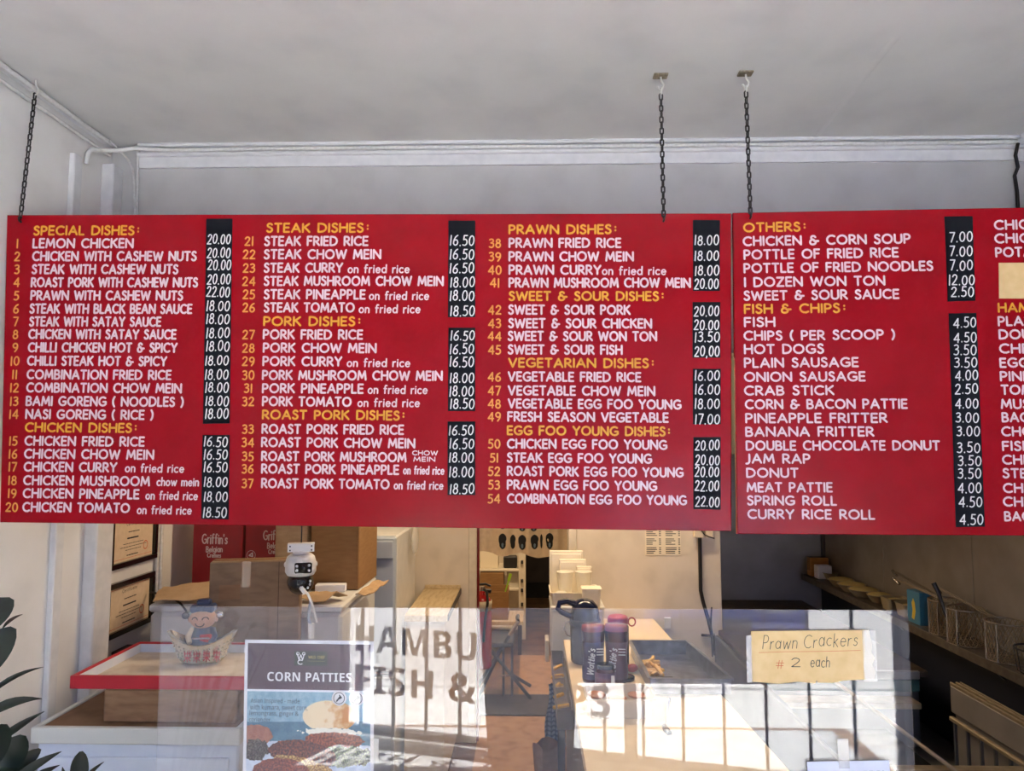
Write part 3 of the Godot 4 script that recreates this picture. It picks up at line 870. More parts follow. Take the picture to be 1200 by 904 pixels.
# ---------------------------------------------------------------- servery screen and what is taped to it
func screen() -> void:
	var sc := thing("servery_counter", "pale servery counter under the clear screen", "counter", Vector3(0, 0, -1.7))
	part(slab(v3(-0.9, 0.70, 0.15), v3(1.0, 0.74, -0.18), 0.006), "counter_top", M.laminate, sc)
	part(slab(v3(-0.86, 0.0, 0.1), v3(0.96, 0.70, -0.12), 0.004), "counter_panel", M.laminate, sc)
	var s := thing("counter_screen", "clear acrylic screen standing on the servery counter", "screen", Vector3(0, 0.74, SCREEN_Z))
	part(slab(v3(-0.805, 0, -0.003), v3(0.8065, 0.564, 0.003), 0.0008), "sheet", M.acrylic, s)
	for x in [-0.55, 0.55]:
		part(slab(v3(x - 0.06, 0, -0.03), v3(x + 0.06, 0.008, 0.03), 0.001), "foot", M.acrylic_foot, s)
	# flyer behind the screen
	var zf := 1.6555
	var tl := at(287, 750, zf)
	var tr := at(438, 752, zf)
	var wd := tl.distance_to(tr)
	var ht := wd * 1.414
	var lean := (tr - tl).normalized()
	var fl := thing("corn_patties_flyer", "printed corn patties flyer taped behind the clear screen", "flyer", tl)
	fl.basis = Basis(lean, Vector3(-lean.y, lean.x, 0).rotated(Vector3.BACK, 0.02), Vector3(0, 0, 1))
	part(slab(v3(0, -ht, -0.0012), v3(wd, 0, -0.0004)), "paper", M.paper, fl)
	var pic := PlaneMesh.new()
	pic.orientation = PlaneMesh.FACE_Z
	pic.size = Vector2(wd - 0.014, ht - 0.014)
	var po := part(pic, "print", M.flyer_print, fl)
	po.position = Vector3(wd * 0.5, -ht * 0.5, 0.0)
	var k := wd / 151.0
	var put := func(s: String, x: float, y: float, w: float, h: float, m: Material, bold := true) -> void:
		var o := part(print_text(s, w * k, h * k, bold), "lettering", m, fl)
		o.position = Vector3(x * k, -y * k, 0.0006)
	put.call("CORN PATTIES", 27, 46.5, 98, 10.5, M.paint_pure)
	put.call("Asian Inspired - made", 8, 72.5, 57, 6.6, M.ink, false)
	put.call("with kumara, sweet corn,", 7.5, 79.5, 67, 6.6, M.ink, false)
	put.call("lemongrass, ginger &", 7, 86.5, 57, 6.6, M.ink, false)
	put.call("coriander", 6.5, 92, 25, 4.8, M.ink, false)
	var logo := part(slab(v3(58 * k, -28.5 * k, 0.0001), v3(97 * k, -12 * k, 0.0004)), "logo_panel", M.logo_green, fl)
	var lt := MB.new()
	letter(lt, "WILD CHEF", Vector3(75 * k, -20.5 * k, 0.0008), Vector3.RIGHT, Vector3.UP, 3.0 * k, 19 * k, 0.6 * k)
	lt.tube([Vector3(74 * k, -23.2 * k, 0.0006), Vector3(94 * k, -23.2 * k, 0.0006)], 0.15 * k, 4)
	part(lt.mesh(), "logo_lettering", M.logo_gold, logo)
	var em := MB.new()
	for c in [[62.5, 15.0, 1.6], [69.5, 15.0, 1.6]]:
		var ring := []
		for i in 12:
			ring.append(Vector2(cos(TAU * i / 12) * c[2] * k, sin(TAU * i / 12) * c[2] * k))
		ring.append(ring[0])
		ribbon(em, ring, true, 0.45 * k, Vector3(c[0] * k, -c[1] * k, 0.0008), Vector3.RIGHT, Vector3.UP, Vector3.BACK)
	letter(em, "W", Vector3(62 * k, -22.5 * k, 0.0008), Vector3.RIGHT, Vector3.UP, 6.5 * k, 8 * k, 1.1 * k)
	letter(em, "C", Vector3(62.6 * k, -27.5 * k, 0.0008), Vector3.RIGHT, Vector3.UP, 4.8 * k, 5 * k, 1.1 * k)
	part(em.mesh(), "logo_emblem", M.paint_pure, logo)
	for c in [111.0, 131.5]:
		var d := MB.new()
		d.t = Transform3D(Basis(Vector3.RIGHT, PI / 2), Vector3(c * k, -64.5 * k, 0.0004))
		d.lathe([Vector2(0.0, 0.0003), Vector2(8.6 * k, 0.0003), Vector2(8.6 * k, -0.0003)], 24)
		var disc := part(d.mesh(), "badge", M.paint_pure, fl)
		var g := MB.new()
		var ring := []
		for i in 17:
			ring.append(Vector2(cos(TAU * i / 16) * 6.3 * k, sin(TAU * i / 16) * 6.3 * k))
		ribbon(g, ring, true, 0.35 * k, Vector3(c * k, -64.5 * k, 0.0011), Vector3.RIGHT, Vector3.UP, Vector3.BACK)
		ribbon(g, [Vector2(-2.6, -3.2) * k, Vector2(0.8, 1.2) * k], false, (0.9 if c < 120 else 0.5) * k, Vector3(c * k, -64.5 * k, 0.0011), Vector3.RIGHT, Vector3.UP, Vector3.BACK)
		ribbon(g, [Vector2(0.4, 3.4) * k, Vector2(2.8, 0.6) * k, Vector2(0.4, -0.6) * k], false, 0.6 * k, Vector3(c * k, -64.5 * k, 0.0011), Vector3.RIGHT, Vector3.UP, Vector3.BACK)
		part(g.mesh(), "badge_mark", M.ink, disc)
	# prawn crackers card, torn at its right end, on the front of the screen
	var zc := 1.6445
	var cc := at(880, 801, zc)
	var card := thing("price_card", "tan card reading Prawn Crackers 2 each, taped to the clear screen", "price card", cc)
	var L := func(px: float, py: float) -> Vector2:
		var p := at(px, py, zc) - cc
		return Vector2(p.x, p.y)
	var poly := PackedVector2Array([L.call(880, 740), L.call(1012, 738.5), L.call(1013, 760), L.call(1012, 780), L.call(1014, 796.5), L.call(990, 797.5), L.call(975, 800.5), L.call(958, 800), L.call(957, 797), L.call(955, 801), L.call(935, 799), L.call(912, 801.5), L.call(881, 799)])
	part(MB.new().prism(poly, 0.0, 0.0012).mesh(), "card", M.card, card)
	var torn := PackedVector2Array([L.call(1012, 738.5), L.call(1018, 738.5), L.call(1020, 748), L.call(1022, 757), L.call(1021, 765), L.call(1025, 772), L.call(1022, 779), L.call(1026, 788), L.call(1024, 796), L.call(1013.5, 796.5), L.call(1012, 780), L.call(1013, 760)])
	part(MB.new().prism(torn, 0.0, 0.0009).mesh(), "torn_edge", M.paper_cream, card)
	for t in [[874, 745, 882, 800], [1010, 739, 1028, 799]]:
		var a: Vector2 = L.call(t[0], t[1])
		var b: Vector2 = L.call(t[2], t[3])
		part(slab(v3(a.x, a.y, 0.0012), v3(b.x, b.y, 0.0015)), "sticky_tape", M.tape, card)
	var hand := MB.new()
	var red := MB.new()
	var px := 1.6445 / FOCAL
	var w3 := func(x: float, y: float) -> Vector3:
		var q: Vector2 = L.call(x, y)
		return Vector3(q.x, q.y, 0.0016)
	letter(hand, "Prawn", w3.call(893.5, 761), Vector3(1, 0.02, 0).normalized(), Vector3.UP, 14.5 * px, 38 * px, 0.75 * px, 0.15, 0.08)
	letter(hand, "Crackers", w3.call(941.5, 759), Vector3(1, 0.03, 0).normalized(), Vector3.UP, 14.5 * px, 60 * px, 0.75 * px, 0.12, 0.08)
	letter(hand, "2", w3.call(927.5, 782), Vector3.RIGHT, Vector3.UP, 9.5 * px, 9.5 * px, 0.9 * px)
	letter(hand, "each", w3.call(949.5, 782), Vector3.RIGHT, Vector3.UP, 11.5 * px, 21 * px, 0.85 * px, 0.1, 0.05)
	letter(red, "#", w3.call(909, 784), Vector3.RIGHT, Vector3.UP, 13 * px, 8 * px, 0.7 * px, 0.1)
	ribbon(red, [Vector2(0, 0), Vector2(30, 1.2) * px, Vector2(70, 1.8) * px, Vector2(114, 3.2) * px], true, 0.25 * px, w3.call(889, 765), Vector3.RIGHT, Vector3.UP, Vector3.BACK)
	part(hand.mesh(), "handwriting", M.pencil, card)
	part(red.mesh(), "red_marks", M.red_pencil, card)
	# white notice whose top edge just shows
	var n0 := at(945.5, 893, zc)
	var nt := thing("white_notice", "white paper notice at the bottom of the clear screen below the tan card", "notice", n0)
	nt.rotation.z = 0.025
	part(slab(v3(0, -0.105, 0), v3(91 * px, 0, 0.0006)), "paper", M.paper_blue, nt)
	part(slab(v3(35 * px, -8 * px, 0.0006), v3(47 * px, 24 * px, 0.0009)), "sticky_tape", M.tape, nt)
	var nl := MB.new()
	letter(nl, "PATTIES", Vector3(49 * px, -22 * px, 0.0009), Vector3.RIGHT, Vector3.UP, 9.5 * px, 36 * px, 1.5 * px)
	part(nl.mesh(), "lettering", M.ink, nt)
	# strip of clear tape left on the screen
	var tp := at(434, 866, zc)
	one(slab(v3(0, -0.05, 0), v3(0.018, 0, 0.0004)), "tape_strip", M.tape, "strip of clear sticky tape at the right edge of the flyer", "tape", tp)


func flyer_image() -> Image:
	var W := 300
	var H := 424
	var im := Image.create(W, H, false, Image.FORMAT_RGB8)
	var f := FastNoiseLite.new()
	f.seed = 7
	f.frequency = 0.045
	f.fractal_octaves = 4
	var crumb := FastNoiseLite.new()
	crumb.seed = 11
	crumb.frequency = 0.16
	crumb.fractal_octaves = 3
	for y in H:
		for x in W:
			var X := x * 151.0 / W
			var Y := y * 213.5 / H
			var nz := f.get_noise_2d(x, y)
			var cr := crumb.get_noise_2d(x, y)
			var c := rgb(74, 46, 62)
			if Y > 53.5:
				c = rgb(236, 240, 246)
			if Y > 56.0:
				c = rgb(126, 168, 190).lerp(rgb(158, 190, 206), clampf(nz + 0.5, 0, 1))
				if Y > 92.0 - X * 0.02:
					c = rgb(70, 112, 136).lerp(rgb(88, 130, 150), clampf(nz + 0.5, 0, 1))
				if Y > 112.0 + absf(X - 60.0) * 0.06:
					c = rgb(196, 206, 222).lerp(rgb(214, 222, 234), clampf(nz + 0.5, 0, 1))
				# blurred patties at the left edge
				if Vector2((X - 10.0) / 22.0, (Y - 107.0) / 12.0).length() < 1.0 + nz * 0.1:
					c = rgb(150, 92, 78).lerp(rgb(176, 120, 96), clampf(0.5 + nz, 0, 1))
				if Vector2((X - 10.0) / 17.0, (Y - 124.0) / 12.0).length() < 1.0 + nz * 0.3:
					c = rgb(62, 48, 44).lerp(rgb(150, 150, 130), clampf(0.2 + cr, 0, 1))
				# bun of the burger
				var bun := Vector2((X - 101.0) / 33.0, (Y - 84.0) / 18.5).length()
				if bun < 1.0 and Y < 99.0 + nz * 2.0:
					c = rgb(238, 216, 178).lerp(rgb(206, 140, 70), clampf((X - 98.0) / 26.0 + nz * 0.8, 0, 1))
				if Vector2((X - 104.0) / 36.0, (Y - 102.0) / 4.5).length() < 1.0 + nz * 0.4:
					c = rgb(238, 234, 218)
				if Vector2((X - 106.0) / 37.0, (Y - 112.0) / 9.5).length() < 1.0 + nz * 0.15:
					c = rgb(104, 44, 30).lerp(rgb(178, 92, 52), clampf(0.4 + cr * 1.4, 0, 1))
				if Vector2((X - 118.0) / 40.0, (Y - 130.0) / 12.0).length() < 1.0 + nz * 0.25:
					c = rgb(66, 62, 40).lerp(rgb(150, 160, 110), clampf(0.35 + cr * 1.5, 0, 1))
				# the cut corn patty in front
				var pat := Vector2((X - 68.0) / 41.0, (Y - 128.0 - (X - 68.0) * 0.1) / 16.0).length()
				if pat < 1.0 + nz * 0.08:
					c = rgb(70, 28, 22).lerp(rgb(148, 72, 46), clampf(0.4 + cr * 1.5, 0, 1))
				var cut := Vector2((X - 72.0) / 40.0, (Y - 143.0 - (X - 68.0) * 0.25) / 11.0).length()
				if cut < 1.0 + nz * 0.15:
					c = rgb(132, 84, 42).lerp(rgb(216, 178, 104), clampf(0.5 + cr * 1.6, 0, 1))
				var low := Vector2((X - 42.0) / 36.0, (Y - 152.0) / 19.0).length()
				if low < 1.0 + nz * 0.08:
					c = rgb(96, 36, 28).lerp(rgb(168, 84, 54), clampf(0.45 + cr * 1.4, 0, 1))
				if Y > 172.0:
					c = rgb(206, 214, 226).lerp(rgb(186, 196, 212), clampf(nz + 0.5, 0, 1))
			im.set_pixel(x, y, c)
	return im


# ---------------------------------------------------------------- left of the kitchen
func carton(called: String, label: String, lo: Vector3, hi: Vector3, m: Material, turn := 0.0, open := false) -> Node3D:
	var s := (hi - lo).abs()
	var b := thing(called, label, "box", Vector3((lo.x + hi.x) * 0.5, minf(lo.y, hi.y), (lo.z + hi.z) * 0.5), turn)
	if open:
		var mb := MB.new()
		var t := 0.005
		mb.box(Vector3(0, t * 0.5, 0), Vector3(s.x, t, s.z))
		for e in [-1.0, 1.0]:
			mb.box(Vector3(e * (s.x - t) * 0.5, s.y * 0.5, 0), Vector3(t, s.y, s.z), 0.001)
			mb.box(Vector3(0, s.y * 0.5, e * (s.z - t) * 0.5), Vector3(s.x - 2 * t, s.y, t), 0.001)
		part(mb.mesh(), "body", m, b)
	else:
		part(MB.new().box(Vector3(0, s.y * 0.5, 0), s, 0.004).mesh(), "body", m, b)
		part(MB.new().box(Vector3(0, s.y + 0.0006, 0), Vector3(s.x * 0.98, 0.001, 0.003)).mesh(), "flap_joint", M.joint, b)
		var tw := 0.045
		part(MB.new().box(Vector3(0, s.y + 0.0012, 0), Vector3(s.x + 0.001, 0.0008, tw)).box(Vector3(s.x * 0.5 + 0.0006, s.y - 0.035, 0), Vector3(0.0008, 0.07, tw)).box(Vector3(-s.x * 0.5 - 0.0006, s.y - 0.035, 0), Vector3(0.0008, 0.07, tw)).mesh(), "packing_tape", M.packing_tape, b)
	return b

func left_side() -> void:
	# cabinet with cardboard-lined top
	var c0 := thing("low_cabinet", "white low cabinet with a cardboard lined top by the left wall", "cabinet", Vector3(-1.137, 0, -2.5))
	part(slab(v3(-0.295, 0.03, 0.285), v3(0.295, 0.8, -0.25), 0.006), "body", M.cabinet_white, c0)
	var rim := MB.new()
	rim.box(Vector3(0, 0.822, 0.295), Vector3(0.61, 0.046, 0.02), 0.003)
	rim.box(Vector3(0, 0.822, -0.26), Vector3(0.61, 0.046, 0.02), 0.003)
	for s in [-1.0, 1.0]:
		rim.box(Vector3(s * 0.295, 0.822, 0.0175), Vector3(0.02, 0.046, 0.535), 0.003)
	part(rim.mesh(), "rim", M.rim_cream, c0)
	part(slab(v3(-0.284, 0.8, 0.284), v3(0.284, 0.842, -0.249), 0.002), "cardboard_lining", M.cardboard_brown, c0)
	part(slab(v3(-0.27, 0.06, 0.286), v3(0.27, 0.76, 0.296), 0.003), "door_panel", M.cabinet_white, c0)
	part(slab(v3(-0.28, 0.0, 0.25), v3(0.28, 0.03, -0.22), 0.002), "plinth", M.trim, c0)
	carton("flat_carton", "flat brown cardboard carton under the red edged tray", v3(-1.258, 0.845, -2.24), v3(-0.86, 0.939, -2.6), M.cardboard_brown)
	# red edged tray
	var ty := 0.94
	var t := thing("display_tray", "red edged display tray with a pale lining on a cardboard carton", "tray", Vector3(-1.03, ty, -2.435))
	var hw := 0.331
	var hd := 0.196
	part(slab(v3(-hw + 0.01, 0, hd - 0.01), v3(hw - 0.01, 0.006, -hd + 0.01)), "tray_floor", M.tray_lining, t)
	for e in [[0, 1], [0, -1], [1, 0], [-1, 0]]:
		var mb := MB.new()
		if e[0] == 0:
			mb.box(Vector3(0, 0.019, e[1] * (hd - 0.006)), Vector3(hw * 2, 0.038, 0.012), 0.002)
		else:
			mb.box(Vector3(e[0] * (hw - 0.006), 0.019, 0), Vector3(0.012, 0.038, hd * 2 - 0.024), 0.002)
		part(mb.mesh(), "red_edge", M.red_edge, t)
		var inn := MB.new()
		if e[0] == 0:
			inn.box(Vector3(0, 0.018, e[1] * (hd - 0.0135)), Vector3(hw * 2 - 0.03, 0.03, 0.003))
		else:
			inn.box(Vector3(e[0] * (hw - 0.0135), 0.018, 0), Vector3(0.003, 0.03, hd * 2 - 0.03))
		part(inn.mesh(), "inner_face", M.cabinet_white, t)
	figurine()
	# parcel box standing on edge behind the tray
	var pb := at(247, 700, 2.665)
	var pr := at(345, 700, 2.665)
	var ptop := at(290, 657, 2.68).y
	var pa := thing("parcel_box", "tall narrow brown parcel box standing behind the display tray", "box", Vector3((pb.x + pr.x) * 0.5, 0.845, -2.705), 0.2)
	var pw := pr.x - pb.x + 0.01
	var phh := ptop - 0.845
	part(MB.new().box(Vector3(0, phh * 0.5, 0), Vector3(pw, phh, 0.085), 0.004).mesh(), "body", M.cardboard_grey, pa)
	part(MB.new().box(Vector3(0.0, phh + 0.0006, 0), Vector3(pw * 0.98, 0.0008, 0.03)).mesh(), "packing_tape", M.packing_tape, pa)
	part(MB.new().box(Vector3(-0.03, phh - 0.045, 0.043), Vector3(0.03, 0.09, 0.0008)).mesh(), "packing_tape", M.packing_tape, pa)
	part(MB.new().box(Vector3(-0.085, phh - 0.105, 0.043), Vector3(0.07, 0.05, 0.0008)).mesh(), "label_patch", M.cardboard_brown, pa)
	var pj := MB.new()
	pj.box(Vector3(pw * 0.26, phh * 0.5, 0.0428), Vector3(0.002, phh * 0.98, 0.0008))
	part(pj.mesh(), "board_joint", M.joint, pa)
	# chest freezer
	var fz := thing("chest_freezer", "white chest freezer covered with cartons behind the display tray", "freezer", Vector3(-1.05, 0, -3.09))
	part(slab(v3(-0.357, 0.05, 0.302), v3(0.357, 1.04, -0.3), 0.012), "body", M.enamel, fz)
	part(slab(v3(-0.36, 1.044, 0.306), v3(0.36, 1.073, -0.306), 0.012), "lid", M.enamel, fz)
	part(slab(v3(-0.34, 0, 0.27), v3(0.34, 0.05, -0.27), 0.004), "plinth", M.black_plastic, fz)
	for i in 5:
		part(slab(v3(0.354, 0.08, 0.22 - i * 0.1), v3(0.358, 0.98, 0.19 - i * 0.1), 0.001), "side_rib", M.enamel, fz)
	part(slab(v3(-0.06, 1.0, 0.3), v3(0.06, 1.03, 0.325), 0.006), "handle", M.chrome, fz)
	# red biscuit cartons
	for i in 2:
		var lo: Vector3 = at(224 if i == 0 else 287, 680, 3.2)
		var hi: Vector3 = at(284 if i == 0 else 348, 600, 3.2)
		var r := thing("biscuit_carton", ["red biscuit carton with white lettering nearest the left wall, on the freezer", "red biscuit carton half hidden behind the parcel box"][i], "box", Vector3((lo.x + hi.x) * 0.5, 1.0745, -3.3), [0.03, -0.06][i], "red biscuit cartons on the freezer")
		var w := hi.x - lo.x
		part(MB.new().box(Vector3(0, 0.175, 0), Vector3(w, 0.35, 0.2), 0.003).mesh(), "body", M.biscuit_red, r)
		part(MB.new().box(Vector3(0, 0.3508, 0), Vector3(w * 0.96, 0.001, 0.004)).mesh(), "flap_joint", M.joint, r)
		var px := 3.2 / FOCAL
		var lt := MB.new()
		var base := Vector3(-w * 0.5 + (11.0 if i == 0 else 22.0) * px, 0, 0.1006)
		var y0 := (at(240, 638, 3.2).y if i == 0 else at(240, 633.5, 3.2).y) - 1.0745
		letter(lt, "Griffin's", base + Vector3(0, y0, 0), Vector3.RIGHT, Vector3.UP, 10.5 * px, 29 * px, 1.5 * px, 0.0, 0.04)
		letter(lt, "Belgian", base + Vector3(5 * px, y0 - 9.5 * px, 0), Vector3.RIGHT, Vector3.UP, 6.4 * px, 18.5 * px, 1.1 * px, 0.0, 0.03)
		letter(lt, "Cremes", base + Vector3(6.5 * px, y0 - 15.5 * px, 0), Vector3.RIGHT, Vector3.UP, 4.8 * px, 15.5 * px, 0.9 * px, 0.0, 0.03)
		if i == 1:
			var ring := []
			for q in 17:
				ring.append(Vector2(cos(TAU * q / 16.0), sin(TAU * q / 16.0)) * 5.2 * px)
			var o := Vector3(-w * 0.5 + 7.5 * px, y0 - 17 * px, 0.1006)
			ribbon(lt, ring, true, 0.25 * px, o, Vector3.RIGHT, Vector3.UP, Vector3.BACK)
			ribbon(lt, [Vector2(-2.4, -0.6) * px, Vector2(1.6, 2.6) * px, Vector2(2.0, -1.6) * px, Vector2(-2.4, -0.6) * px], false, 0.7 * px, o, Vector3.RIGHT, Vector3.UP, Vector3.BACK)
		part(lt.mesh(), "lettering", M.carton_white, r)
	# large brown carton at the right end of the freezer
	var corner := on_h(421, 692, 1.074)
	var big := carton("large_carton", "large plain brown carton at the right end of the freezer", v3(corner.x - 0.2, 1.0745, corner.z - 0.33), v3(corner.x, 1.47, corner.z), M.cardboard_mid, -0.02)
	var sb := at(326, 640, 3.12)
	var sr := at(364, 640, 3.12)
	carton("small_carton", "upright tan carton behind the security camera", v3(sb.x, 1.0745, -3.18), v3(sr.x, 1.42, -3.08), M.cardboard_tan, 0.0)
	# loose cardboard, papers
	sheet_of("cardboard_sheet", "bent brown cardboard sheet lying on the freezer beside the parcel box", "cardboard", on_h(220, 697, 1.09), Vector2(0.2, 0.26), 0.3, M.cardboard_tan, 0.03)
	sheet_of("cardboard_sheet", "torn tan cardboard lying in front of the large carton", "cardboard", on_h(378, 702, 1.082), Vector2(0.14, 0.12), -0.5, M.cardboard_tan, 0.018)
	sheet_of("cardboard_sheet", "cardboard sheet along the right edge of the freezer lid", "cardboard", on_h(437, 690, 1.078), Vector2(0.06, 0.3), -0.05, M.cardboard_tan, 0.001)
	one(bx(Vector3(0.12, 0.03, 0.05), 0.003, Vector3(0, 0.015, 0)), "white_packet", M.paper, "small white packet against the large carton", "packet", on_h(388, 693, 1.0745), 0.1)
	security_camera()
	certificates()
	# upright fridge
	var f0 := at(464, 629, 3.5)
	var fr := thing("upright_fridge", "white upright fridge standing beyond the large carton", "fridge", Vector3(f0.x - 0.29, 0, -3.8))
	part(slab(v3(-0.29, 0.06, 0.26), v3(0.29, f0.y, -0.3), 0.008), "body", M.enamel, fr)
	part(slab(v3(-0.29, 0.62, 0.262), v3(0.29, f0.y, 0.305), 0.01), "door", M.enamel_grey, fr)
	part(slab(v3(-0.29, 0.06, 0.262), v3(0.29, 0.61, 0.305), 0.01), "door", M.enamel_grey, fr)
	part(slab(v3(0.2, f0.y - 0.1, 0.305), v3(0.28, f0.y - 0.02, 0.318), 0.004), "handle", M.enamel_grey, fr)
	part(slab(v3(-0.28, 0.0, 0.24), v3(0.28, 0.06, -0.28), 0.003), "plinth", M.black_plastic, fr)
	# plastic bag hanging over the fridge side
	var bag := MB.new()
	bag.ball(Vector3.ZERO, Vector3(0.02, 0.075, 0.05), 12, 8)
	one(bag.mesh(), "plastic_bag", M.plastic_bag, "clear plastic bag bunched against the fridge side", "bag", at(486, 632, 3.86))
	# bench beside the back wall
	var be := thing("back_bench", "cream bench with a worn timber top against the back wall", "bench", Vector3(-0.5, 0, -3.99))
	part(slab(v3(-0.1, 0.05, 0.33), v3(0.09, 0.815, -0.335), 0.004), "body", M.cream_paint, be)
	part(slab(v3(-0.105, 0.816, 0.34), v3(0.102, 0.85, -0.338), 0.004), "bench_top", M.worn_timber, be)
	part(slab(v3(0.103, 0.822, 0.335), v3(0.108, 0.852, -0.338), 0.001), "edge_strip", M.frame_dark, be)
	part(slab(v3(-0.1, 0.85, -0.338), v3(0.104, 0.872, -0.326), 0.002), "upstand", M.worn_timber, be)
	# extinguisher
	var e0 := at(566, 782, 4.5)
	var ex := thing("fire_extinguisher", "red fire extinguisher with a cream band hung at the end of the back wall", "fire extinguisher", Vector3(e0.x - 0.005, e0.y, -4.5))
	part(MB.new().lathe([Vector2(0, 0), Vector2(0.05, 0), Vector2(0.056, 0.01), Vector2(0.056, 0.36), Vector2(0.05, 0.39), Vector2(0.03, 0.415), Vector2(0.018, 0.42), Vector2(0.018, 0.44), Vector2(0, 0.44)], 24).mesh(), "cylinder", M.red_gloss, ex)
	part(MB.new().lathe([Vector2(0.0565, 0.33), Vector2(0.0568, 0.33), Vector2(0.0568, 0.385), Vector2(0.0545, 0.385)], 24).mesh(), "band", M.cream_paint, ex)
	part(bx(Vector3(0.03, 0.03, 0.03), 0.004, Vector3(0, 0.45, 0)), "valve", M.chrome, ex)
	part(MB.new().tube([Vector3(-0.02, 0.475, 0.0), Vector3(0.02, 0.48, 0.01), Vector3(0.05, 0.47, 0.02)], 0.007, 6).mesh(), "lever", M.black_plastic, ex)
	part(MB.new().tube([Vector3(0.012, 0.45, 0.02), Vector3(0.03, 0.44, 0.05), Vector3(0.035, 0.38, 0.065), Vector3(0.02, 0.28, 0.066), Vector3(0.012, 0.16, 0.066)], 0.008, 8).mesh(), "hose", M.black_rubber, ex)
	part(slab(v3(-0.05, 0.42, -0.06), v3(0.05, 0.44, -0.02), 0.002), "wall_bracket", M.frame_dark, ex)

func sheet_of(called: String, label: String, category: String, pos: Vector3, size: Vector2, turn: float, m: Material, bow: float) -> void:
	var top := []
	var bot := []
	for i in 7:
		var a := []
		var b := []
		for j in 7:
			var u := i / 6.0 - 0.5
			var w := j / 6.0 - 0.5
			var y := bow * (1.0 - 4.0 * u * u) * (0.6 + 0.8 * (w + 0.5)) + 0.004 * sin(i * 2.1 + j * 1.3)
			a.append(Vector3(w * size.x, y + 0.006, u * size.y))
			b.append(Vector3(w * size.x, y + 0.002, u * size.y))
		top.append(a)
		bot.append(b)
	var mb := MB.new().sheet(top, Vector3.UP).sheet(bot, Vector3.DOWN)
	for i in 6:
		for s in [[0, i, 0, i + 1], [6, i, 6, i + 1], [i, 0, i + 1, 0], [i, 6, i + 1, 6]]:
			var p: Vector3 = top[s[0]][s[1]]
			mb.quad(top[s[0]][s[1]], top[s[2]][s[3]], bot[s[2]][s[3]], bot[s[0]][s[1]], Vector3(p.x, 0, p.z))
	one(mb.mesh(), called, m, label, category, pos, turn)

